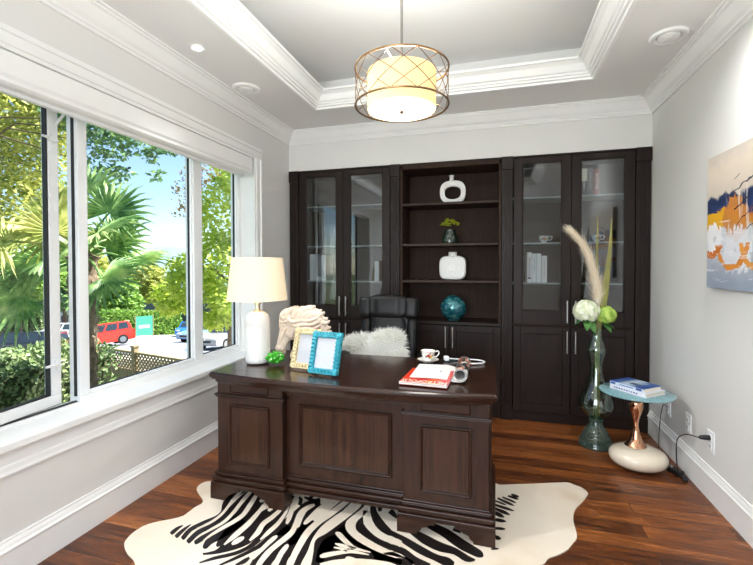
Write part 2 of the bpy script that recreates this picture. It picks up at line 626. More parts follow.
# the open casement, swung out on its left side
hx, hy, ang, sw = -2.15, 1.16, math.radians(7.5), 0.488
def swing(v):
    x, y, z = v
    return (hx + x * math.cos(ang) - y * math.sin(ang), hy + x * math.sin(ang) + y * math.cos(ang), z)
sh = MB()
sh.box(-0.025, 0.02, 0, sw, 0.618, 0.672)
sh.box(-0.025, 0.02, 0, sw, 2.15, 2.205)
sh.box(-0.025, 0.02, 0, 0.055, 0.672, 2.15)
sh.box(-0.025, 0.02, sw - 0.055, sw, 0.672, 2.15)
sh.V = [swing(v) for v in sh.V]
sash = sh.build('casement_sash', M_SASH, win, bevel=0.004)
g = MB()
for y0, y1, z0, z1 in ((0.055, 0.063, 0.672, 2.15), (sw - 0.063, sw - 0.055, 0.672, 2.15), (0.055, sw - 0.055, 0.672, 0.679)):
    g.box(-0.012, 0.012, y0, y1, z0, z1)
g.box(-0.024, 0.012, sw, sw + 0.006, 0.625, 2.2)
g.V = [swing(v) for v in g.V]
g.build('gasket', M_GASKET, sash)
g = MB().box(-0.004, 0.0, 0.06, sw - 0.06, 0.675, 2.147)
g.V = [swing(v) for v in g.V]
g.build('glass_pane', M_GLASS, sash)
for z in (0.83, 1.98):
    h = MB()
    h.box(0.02, 0.03, sw - 0.045, sw - 0.012, z - 0.03, z + 0.03)
    h.tube([(0.03, sw - 0.03, z), (0.05, sw - 0.035, z), (0.052, sw - 0.09, z + 0.004), (0.05, sw - 0.115, z + 0.004)], [0.009, 0.009, 0.008, 0.006], 8)
    h.V = [swing(v) for v in h.V]
    h.build('latch', M_SASH, sash)
st = MB().tube([swing((-0.01, sw - 0.03, 2.02)), (-2.17, 1.66, 2.13)], 0.007, 6)
st.build('stay_arm', M_SASH, sash)
# roller shade cassette under the head casing
rs = thing('roller_shade', 'white roller shade cassette along the top of the window', 'window shade', (-2.04, 2.1, 2.11))
p = MB().prism([(-2.10, 2.25), (-1.985, 2.25), (-1.978, 2.24), (-1.978, 2.15), (-1.985, 2.135), (-1.983, 2.118), (-2.0, 2.108), (-2.10, 2.108)], 'Y', 1.075, 3.10)
p.build('cassette', M_TRIM, rs, bevel=0.003)
MB().prism([(-2.10, 2.251), (-1.983, 2.251), (-1.976, 2.24), (-1.976, 2.15), (-1.983, 2.105), (-2.10, 2.104)], 'Y', 3.10, 3.112).build('end_cap', M_SASH, rs)
MB().prism([(-2.07, 2.108), (-2.04, 2.108), (-2.042, 2.092), (-2.068, 2.092)], 'Y', 1.1, 3.09).build('bottom_bar', M_SASH, rs)

# ceiling fittings
def downlight(x, y, label, watts, tilt=0.0):
    d = thing('recessed_downlight', label, 'ceiling light', (x, y, HC), 0, 'recessed downlights')
    MB().shell([(0.03, -0.001), (0.046, -0.004), (0.05, -0.001), (0.05, 0.0)], n=24).build('trim_ring', M_TRIM, d, world=False)
    MB().lathe([(0.0, -0.002), (0.03, -0.0015), (0.03, -0.0005)], n=24).build('lens', mat('lit_downlight_lens', (255, 250, 240), 0.4, emit=9.0), d, world=False)
    light('downlight_lamp', 'SPOT', (x, y, HC - 0.02), watts, (0.95, 0.98, 1.0), 0.03, rot=(0, math.radians(-tilt), 0), spot_size=math.radians(176 - 2 * tilt if tilt > 10 else 150), spot_blend=0.9)
downlight(-1.73, 2.141, 'small lit recessed downlight in the ceiling above the window', 70, 27)
downlight(-1.73, 1.05, 'added unseen downlight in the ceiling over the near end of the window', 110, 36)  # fitting added out of view to brighten the right wall
downlight(0.93, 2.141, 'lit recessed downlight in the ceiling above the painting', 44, 5)
def ceiling_disc(x, y, label, r=0.066, grille=False):
    d = thing('ceiling_vent', label, 'vent', (x, y, HC))
    MB().shell([(r + 0.028, 0), (r + 0.028, -0.005), (r + 0.02, -0.013), (r, -0.014), (r - 0.008, -0.006), (r - 0.012, -0.002)], n=36).build('rim', M_TRIM, d, world=False)
    MB().shell([(r - 0.012, -0.001), (r - 0.006, -0.001), (r - 0.006, -0.003), (r - 0.012, -0.003)], n=36).build('gap', M_BLACK, d, world=False)
    MB().lathe([(0.0, -0.022), (r - 0.03, -0.021), (r - 0.016, -0.017), (r - 0.014, -0.006)], n=36).build('cover', M_TRIM, d, world=False)
ceiling_disc(-1.775, 2.72, 'round white ceiling vent over the left window, near the corner', 0.07)
ceiling_disc(0.945, 2.77, 'round white ceiling vent over the right wall', 0.07)

# the three outlets on the right wall
def outlet(y, label):
    o = thing('wall_outlet', label, 'outlet', (XR, y, 0.33), 0, 'white wall outlets')
    MB().box(-0.006, 0, -0.04, 0.04, -0.062, 0.062).build('cover_plate', M_SASH, o, world=False, bevel=0.003)
    s = MB()
    for z in (-0.024, 0.024):
        s.box(-0.009, -0.005, -0.017, 0.017, z - 0.017, z + 0.017)
        for yy in (-0.007, 0.007):
            s.box(-0.0095, -0.0085, yy - 0.0015, yy + 0.0015, z - 0.007, z + 0.007, 1)
    s.build('socket', [M_TRIM, M_BLACK], o, world=False)
outlet(3.41, 'white wall outlet hidden partly behind the side table, nearest the cabinets')
outlet(3.09, 'white wall outlet in the middle of the three above the baseboard')
outlet(2.80, 'white wall outlet with a black plug in it')
# ------------------------------------------------------------------ built-in cabinets
CB = D + 0.36          # inside back
def pilaster(par, x0, x1):
    p = MB()
    p.box(x0 + 0.004, x1 - 0.004, D - 0.006, D + 0.03, 0.11, 2.165)
    w = (x1 - x0)
    for k in (0.26, 0.5, 0.74):      # reeded face
        p.box(x0 + w * k - 0.006, x0 + w * k + 0.006, D - 0.011, D - 0.006, 0.14, 2.14)
    p.box(x0, x1, D - 0.018, D + 0.03, 0.0, 0.11)
    p.box(x0, x1, D - 0.016, D + 0.03, 2.165, 2.276)
    p.build('pilaster', M_ESP, par, bevel=0.003)
def handle(par, x, z0, z1):
    h = MB()
    h.tube([(x, D - 0.032, z0), (x, D - 0.032, z1)], 0.006, 10)
    for z in (z0 + 0.025, z1 - 0.025):
        h.tube([(x, D - 0.032, z), (x, D, z)], 0.0045, 8)
    h.build('handle', M_STEEL, par)
def door(par, x0, x1, z0, z1, hx, hz, glass, stile=0.07, top=0.06, bot=0.09):
    d = MB()
    y0, y1 = D - 0.002, D + 0.02
    d.box(x0, x0 + stile, y0, y1, z0, z1)
    d.box(x1 - stile, x1, y0, y1, z0, z1)
    d.box(x0 + stile, x1 - stile, y0, y1, z0, z0 + bot)
    d.box(x0 + stile, x1 - stile, y0, y1, z1 - top, z1)
    if not glass:
        d.box(x0 + stile, x1 - stile, y0 + 0.009, y1 - 0.003, z0 + bot, z1 - top)
    else:
        a, b, c_, e = x0 + stile, x1 - stile, z0 + bot, z1 - top
        for q in ((a, a + 0.008, c_, e), (b - 0.008, b, c_, e), (a + 0.008, b - 0.008, c_, c_ + 0.008), (a + 0.008, b - 0.008, e - 0.008, e)):
            d.box(q[0], q[1], y0 + 0.006, y1, q[2], q[3])
    o = d.build('door', M_ESP, par, bevel=0.003)
    if glass:
        MB().box(x0 + stile, x1 - stile, D + 0.009, D + 0.013, z0 + bot, z1 - top).build('glass_pane', M_CGLASS, o)
    handle(o, hx, *hz)
def carcass(x0, x1):
    b = MB()
    b.box(x0, x0 + 0.02, D + 0.022, CB, 0.0, 2.262)
    b.box(x1 - 0.02, x1, D + 0.022, CB, 0.0, 2.262)
    b.box(x0 + 0.02, x1 - 0.02, CB - 0.012, CB, 0.06, 2.262)
    b.box(x0 + 0.02, x1 - 0.02, D + 0.022, CB - 0.012, 0.06, 0.08)
    b.box(x0 + 0.02, x1 - 0.02, D + 0.05, D + 0.07, 0.0, 0.06)
    b.box(x0 + 0.02, x1 - 0.02, D + 0.022, CB - 0.012, 0.81, 0.835)
    b.box(x0 + 0.02, x1 - 0.02, D + 0.022, CB - 0.012, 2.24, 2.262)
    return b
def glazed_unit(x0, x1, pl, pr, d, shelves, label, plinth):
    u = thing('display_cabinet', label, 'cabinet', ((x0 + x1) / 2, D + 0.2, 0))
    carcass(x0 + 0.01, x1 - 0.01).build('carcass', M_ESPIN, u)
    MB().box(x0, x1, D, D + 0.035, 2.262, 2.276).build('top_rail', M_ESPX, u, bevel=0.002)
    MB().box(x0, x1, D + 0.012, D + 0.03, 0.0, 0.085).build('toe_board', M_ESPX, u, bevel=0.002)
    pilaster(u, *pl)
    pilaster(u, *pr)
    s0, m, e = d
    door(u, s0, m - 0.002, 0.833, 2.258, m - 0.03, (0.86, 1.045), True, 0.07, 0.048, 0.12)
    door(u, m + 0.002, e, 0.833, 2.258, m + 0.034, (0.86, 1.045), True, 0.07, 0.048, 0.12)
    door(u, s0, m - 0.002, 0.085, 0.815, m - 0.03, (0.605, 0.79), False, 0.06, 0.06, 0.07)
    door(u, m + 0.002, e, 0.085, 0.815, m + 0.034, (0.605, 0.79), False, 0.06, 0.06, 0.07)
    for z in shelves:
        MB().box(x0 + 0.031, x1 - 0.031, D + 0.035, CB - 0.013, z - 0.012, z).build('glass_shelf', M_SHELFGLASS, u)
SH = (1.19, 1.535, 1.925)
glazed_unit(-1.985, -0.853, (-1.985, -1.884), (-0.948, -0.853), (-1.88, -1.416, -0.951), SH, 'tall dark cabinet with glass upper doors beside the window, behind the lamp', 0)
glazed_unit(0.047, 1.186, (0.047, 0.144), (1.076, 1.186), (0.149, 0.604, 1.073), SH, 'tall dark cabinet with glass upper doors behind the floor vase', 0)
u = thing('open_bookcase', 'dark open bookcase with four shelves of vases between the glass cabinets', 'bookcase', (-0.4, D + 0.2, 0))
b = MB()
b.box(-0.853, -0.831, D + 0.004, CB, 0.0, 2.262)
b.box(0.025, 0.047, D + 0.004, CB, 0.0, 2.262)
b.box(-0.831, 0.025, CB - 0.012, CB, 0.06, 2.262)
b.box(-0.831, 0.025, D + 0.022, CB - 0.012, 0.06, 0.08)
b.box(-0.853, 0.047, D + 0.004, CB - 0.012, 2.225, 2.262)
b.build('carcass', M_ESPIN, u, bevel=0.002)
MB().box(-0.853, 0.047, D, D + 0.035, 2.262, 2.276).build('top_rail', M_ESPX, u, bevel=0.002)
MB().box(-0.853, 0.047, D + 0.012, D + 0.03, 0.0, 0.085).build('toe_board', M_ESPX, u, bevel=0.002)
for z in (1.205, 1.54, 1.912):
    MB().box(-0.831, 0.025, D + 0.01, CB - 0.012, z - 0.022, z).build('shelf', M_ESPINX, u, bevel=0.002)
MB().box(-0.853, 0.047, D - 0.012, CB - 0.012, 0.805, 0.833).build('counter', M_ESPX, u, bevel=0.004)
door(u, -0.849, -0.402, 0.085, 0.80, -0.431, (0.60, 0.79), False, 0.06, 0.06, 0.07)
door(u, -0.398, 0.043, 0.085, 0.80, -0.368, (0.60, 0.79), False, 0.06, 0.06, 0.07)

# ------------------------------------------------------------------ things on the shelves
YS = D + 0.14
def ring_vase():
    v = MB()
    prof_o, prof_i = [], []
    n = 40
    for i in range(n):
        a = 2 * PI * i / n
        ca, sa = math.cos(a), math.sin(a)
        prof_o.append((0.118 * math.copysign(abs(ca) ** 0.72, ca), 0.105 + 0.105 * math.copysign(abs(sa) ** 0.8, sa)))
        prof_i.append((0.074 * math.copysign(abs(ca) ** 0.85, ca) , 0.098 + 0.06 * math.copysign(abs(sa) ** 0.85, sa)))
    L = [(prof_i, -0.022), (prof_o, -0.022), (prof_o, 0.022), (prof_i, 0.022)]
    vs = []
    for pr, y in L:
        for x, z in pr:
            vs.append((x, y, z))
    fs = []
    for k in range(4):
        for i in range(n):
            a_, b_ = k * n, ((k + 1) % 4) * n
            fs.append((a_ + i, a_ + (i + 1) % n, b_ + (i + 1) % n, b_ + i))
    v.add(vs, fs, 0, True)
    v.lathe([(0.03, 0.195), (0.021, 0.212), (0.019, 0.235), (0.022, 0.25), (0.026, 0.262), (0.02, 0.262), (0.015, 0.24), (0.0, 0.235)], (-0.012, 0), 20)
    o = single(v, 'ring_vase', M_WHITE, 'white ceramic vase with a hole through its body, on the top shelf', 'vase', (0, 0, 0), bevel=0.012)
    o.location = (-0.383, YS, 1.913)
ring_vase()
gv = thing('flower_vase', 'small dark green vase of yellow green flowers on the second shelf', 'vase', (-0.409, YS, 1.541))
MB().lathe([(0.0, 0.0), (0.072, 0.0), (0.076, 0.02), (0.074, 0.05), (0.062, 0.09), (0.05, 0.115), (0.052, 0.128), (0.046, 0.128), (0.044, 0.11), (0.0, 0.1)], n=28).build('vase_body', mat('dark_green_glaze', (22, 44, 34), 0.12, coat=0.6, var=0.5, vscale=25), gv, world=False)
fl = MB()
for i in range(46):
    a, rr = rnd.uniform(0, 2 * PI), 0.085 * math.sqrt(rnd.random())
    z = 0.15 + 0.075 * (1 - (rr / 0.1) ** 2) * rnd.uniform(0.7, 1.1)
    cx, cy = rr * math.cos(a), rr * 0.8 * math.sin(a)
    for k in range(9):
        q = 2 * PI * k / 9
        fl.leaf((cx, cy, z), (math.cos(q), math.sin(q), rnd.uniform(0.2, 0.9)), (0, 0, 1), 0.021, 0.013, rnd.randint(0, 1))
fl.build('blossoms', [mat('chartreuse_petals', (196, 204, 44), 0.6), mat('lime_petals', (160, 178, 40), 0.6)], gv, world=False)
def groove_vase():
    v = thing('square_vase', 'flat white vase with concentric grooves on the third shelf', 'vase', (-0.384, YS, 1.206))
    n = 44
    def ring(s, y, vs):
        for i in range(n):
            a = 2 * PI * i / n
            ca, sa = math.cos(a), math.sin(a)
            vs.append((0.124 * s * math.copysign(abs(ca) ** 0.5, ca), y, 0.112 + 0.112 * s * math.copysign(abs(sa) ** 0.55, sa)))
    prof = [(0.12, -0.030), (0.3, -0.031), (0.32, -0.026), (0.34, -0.031), (0.46, -0.031), (0.48, -0.026), (0.5, -0.031), (0.6, -0.031), (0.62, -0.026), (0.64, -0.031), (0.74, -0.031), (0.76, -0.026), (0.78, -0.031), (0.9, -0.03), (0.97, -0.022), (1.0, 0.0), (0.97, 0.022), (0.9, 0.03), (0.1, 0.03)]
    vs = []
    for s, y in prof:
        ring(s, y, vs)
    fs = [(j * n + i, j * n + (i + 1) % n, (j + 1) * n + (i + 1) % n, (j + 1) * n + i) for j in range(len(prof) - 1) for i in range(n)]
    fs += [tuple(range(n)), tuple(range((len(prof) - 1) * n, len(prof) * n))]
    MB().add(vs, fs, 0, True).build('vase_body', M_WHITE, v, world=False, sharp=25)
    MB().lathe([(0.05, 0.215), (0.04, 0.228), (0.038, 0.255), (0.041, 0.258), (0.032, 0.258), (0.03, 0.235), (0, 0.23)], n=24).build('neck', M_WHITE, v, world=False)
groove_vase()
def teal():
    t = NT('iridescent_teal_glaze')
    v = t.coords((1, 1, 2.2))
    n = t.noise(v, 16, 5, 0.6, 0.6)
    m2 = t.noise(t.coords((1, 1, 5)), 9, 3, 0.5)
    c = t.ramp(n, [(0.32, srgb(10, 62, 74)), (0.48, srgb(30, 110, 120)), (0.6, srgb(86, 150, 146)), (0.74, srgb(160, 160, 130))])
    c = t.mix(t.ramp(m2, [(0.5, (0, 0, 0, 1)), (0.62, (1, 1, 1, 1))]), c, srgb(18, 84, 100))
    t.base(c)
    t.b.inputs['Roughness'].default_value = 0.16
    t.b.inputs['Metallic'].default_value = 0.35
    t.b.inputs['Coat Weight'].default_value = 0.8
    t.bump(n, 0.15, 0.004)
    return t.m
sp = [(0.0, 0.0), (0.055, 0.0)] + [(0.121 * math.cos(a), 0.112 + 0.117 * math.sin(a)) for a in [(-62 + 6.0 * i) * PI / 180 for i in range(24)]] + [(0.03, 0.226), (0.026, 0.222), (0.0, 0.19)]
o = single(MB().lathe(sp, n=40), 'globe_vase', teal(), 'round teal glazed vase on the bookcase counter, behind the chair', 'vase', (0, 0, 0))
o.location = (-0.377, YS, 0.834)

def spine_text(bk, body, size, x, y, zc, col, width):
    tb = MB()
    text_mesh(body, size, lambda a, b: (x + b, y, zc - a), tb, 0, width=width)
    tb.build('title', col, bk)
def faint_title(bk, y, x, z, length, col, w):
    q = MB()
    t = 0.0
    r = random.Random(int(x * 1000))
    while t < length:
        k = r.uniform(0.004, 0.009)
        q.box(x - w * r.uniform(0.35, 0.5), x + w * r.uniform(0.3, 0.5), y - 0.0005, y, z - t - k, z - t)
        t += k + 0.003
    q.build('title', col, bk)
M_INK = mat('black_ink', (24, 24, 26), 0.6)
M_INKW = mat('white_ink', (236, 230, 224), 0.6)
def shelf_book(x0, x1, z0, h, col, label, group, title=None, tcol=None, extra=None, depth=0.2, y0=D + 0.05, tsize=0.026):
    b = thing('book', label, 'book', ((x0 + x1) / 2, y0 + depth / 2, z0), 0, group)
    c = mat('cover_%d_%d_%d' % col, col, 0.5, var=0.03)
    m = MB()
    m.box(x0, x0 + 0.003, y0, y0 + depth, z0, z0 + h)
    m.box(x1 - 0.003, x1, y0, y0 + depth, z0, z0 + h)
    m.box(x0 + 0.003, x1 - 0.003, y0, y0 + 0.003, z0, z0 + h)
    m.build('cover', c, b, bevel=0.001)
    MB().box(x0 + 0.003, x1 - 0.003, y0 + 0.004, y0 + depth - 0.005, z0 + 0.004, z0 + h - 0.004).build('page_block', M_PAPER, b)
    if extra:
        extra(b, y0)
    if title:
        spine_text(b, title, tsize, (x0 + x1) / 2, y0 - 0.0006, z0 + h * 0.52, tcol or M_INK, h * 0.62)
gw = 'white books in the right glass cabinet'
shelf_book(0.262, 0.302, 1.191, 0.262, (236, 228, 222), 'thick white book, tallest and leftmost of the four in the glass cabinet', gw, 'Atlanta', M_INK, lambda b, y: MB().box(0.270, 0.294, y - 0.0006, y, 1.222, 1.238).build('publisher_mark', M_INK, b))
shelf_book(0.304, 0.340, 1.191, 0.25, (234, 231, 227), 'white book with a fine grey spine title, second from left of the four', gw, None, None, lambda b, y: faint_title(b, y, 0.322, 1.40, 0.11, mat('grey_ink', (120, 116, 112), 0.6), 0.005))
shelf_book(0.342, 0.377, 1.191, 0.251, (238, 236, 232), 'plain white book with a blank spine, third from left of the four', gw)
shelf_book(0.380, 0.424, 1.191, 0.231, (232, 227, 220), 'shortest white book with a faint beige title, at the right end of the four', gw, None, None, lambda b, y: faint_title(b, y, 0.402, 1.38, 0.14, mat('beige_ink', (196, 180, 164), 0.6), 0.012))
gt = 'coloured books on the top shelf'
shelf_book(0.690, 0.732, 1.926, 0.222, (60, 66, 70), 'dark grey book with a cream top band on the top glass shelf', gt, 'Fashion', M_INKW, lambda b, y: MB().box(0.6905, 0.7315, y - 0.0005, y, 2.042, 2.147).build('cream_band', mat('cream_band_paper', (226, 216, 186), 0.6), b))
shelf_book(0.736, 0.776, 1.926, 0.225, (118, 104, 108), 'mauve grey book in the middle of the three on the top shelf', gt, 'DREAMERS', mat('pale_mauve_ink', (196, 186, 188), 0.6), tsize=0.022)
shelf_book(0.782, 0.824, 1.926, 0.212, (150, 66, 60), 'brick red book with a white spine title on the top shelf', gt, 'REDSTAR', M_INKW, tsize=0.03)
gl = 'white books in the left glass cabinet'
shelf_book(-1.79, -1.735, 1.191, 0.262, (232, 232, 232), 'thick white book at the left in the glass cabinet beside the window', gl)
shelf_book(-1.665, -1.618, 1.191, 0.25, (222, 222, 224), 'white book with small dark spine lettering in the cabinet beside the window', gl, None, None, lambda b, y: faint_title(b, y, -1.641, 1.31, 0.09, M_INK, 0.005))
o = single(MB().box(-1.72, -1.672, D + 0.06, D + 0.2, 1.191, 1.23), 'paper_stack', M_PAPER, 'low white stack of paper between the two books in the left cabinet', 'paper', (-1.70, D + 0.13, 1.191))
shelf_book(-1.115, -1.07, 1.191, 0.19, (226, 226, 228), 'single white book behind the right glass door of the left cabinet', gl)

def cup(name, label, loc, s=1.0, rotz=0.0, saucer=True):
    c = thing(name, label, 'cup', loc, rotz)
    china = mat('white_bone_china', (244, 241, 234), 0.15, coat=0.5)
    gold = mat('gold_rim', (190, 140, 60), 0.25, 0.9)
    z = 0.0
    if saucer:
        z = 0.009 * s
    q = MB()
    q.lathe([(0.0, z), (0.022 * s, z), (0.023 * s, z + 0.006 * s), (0.020 * s, z + 0.009 * s), (0.03 * s, z + 0.017 * s), (0.038 * s, z + 0.035 * s), (0.042 * s, z + 0.056 * s), (0.046 * s, z + 0.061 * s), (0.044 * s, z + 0.061 * s), (0.039 * s, z + 0.054 * s), (0.034 * s, z + 0.03 * s), (0.0, z + 0.016 * s)], n=36)
    body = q.build('cup_body', china, c, world=False)
    r_ = MB().shell([(0.0462 * s, z + 0.0602 * s), (0.0464 * s, z + 0.0616 * s), (0.0438 * s, z + 0.0616 * s)], n=36)
    r_.build('gold_rim', gold, body, world=False)
    h = MB().tube(spline([(0.040 * s, 0, z + 0.05 * s), (0.056 * s, 0, z + 0.058 * s), (0.068 * s, 0, z + 0.05 * s), (0.064 * s, 0, z + 0.036 * s), (0.052 * s, 0, z + 0.024 * s), (0.036 * s, 0, z + 0.024 * s)], 5), 0.0036 * s, 8)
    h.build('cup_handle', china, c, world=False)
    fl = MB()
    for a, zz, col, rr in ((-1.7, 0.036, 0, 0.012), (-1.25, 0.03, 1, 0.011), (-2.1, 0.03, 2, 0.008), (-1.5, 0.024, 2, 0.007), (-1.0, 0.038, 2, 0.006), (-1.45, 0.05, 0, 0.006)):
        rad = (0.0385 + (zz - 0.035) * 0.22) * s + 0.0004
        ctr = Vector((rad * math.cos(a), rad * math.sin(a), z + zz * s))
        n_ = Vector((math.cos(a), math.sin(a), -0.2)).normalized()
        t1 = n_.cross(Vector((0, 0, 1))).normalized()
        t2 = n_.cross(t1)
        vs = [ctr + n_ * 0.0016 * s] + [ctr + (t1 * math.cos(k * PI / 5) + t2 * math.sin(k * PI / 5)) * rr * s * (1 if k % 2 else 0.72) for k in range(10)]
        fl.add(vs, [(0, 1 + k, 1 + (k + 1) % 10) for k in range(10)], col)
    fl.build('rose_decoration', [mat('rose_red', (176, 48, 40), 0.4), mat('rose_yellow', (222, 170, 60), 0.4), mat('rose_leaf_green', (92, 112, 62), 0.4)], body, world=False)
    return c, china, gold
def saucer(label, loc, s=1.0):
    c = thing('saucer', label, 'saucer', loc)
    china = MATS['white_bone_china']
    MB().lathe([(0.0, 0.0), (0.034 * s, 0.0), (0.036 * s, 0.004 * s), (0.05 * s, 0.008 * s), (0.066 * s, 0.017 * s), (0.0665 * s, 0.0185 * s), (0.05 * s, 0.011 * s), (0.034 * s, 0.0075 * s), (0.0, 0.0075 * s)], n=40).build('plate', china, c, world=False)
    MB().shell([(0.0655 * s, 0.0172 * s), (0.0675 * s, 0.0182 * s), (0.065 * s, 0.0187 * s)], n=40).build('gold_rim', MATS['gold_rim'], c, world=False)
cup('teacup', 'flowered white teacup on the glass shelf above the white books', (0.405, D + 0.13, 1.536), 1.0, 0.0, False)
cup('teacup', 'flowered white teacup behind the leaf blades in the right hand glass door', (0.822, D + 0.13, 1.536), 1.0, 0.3, False)
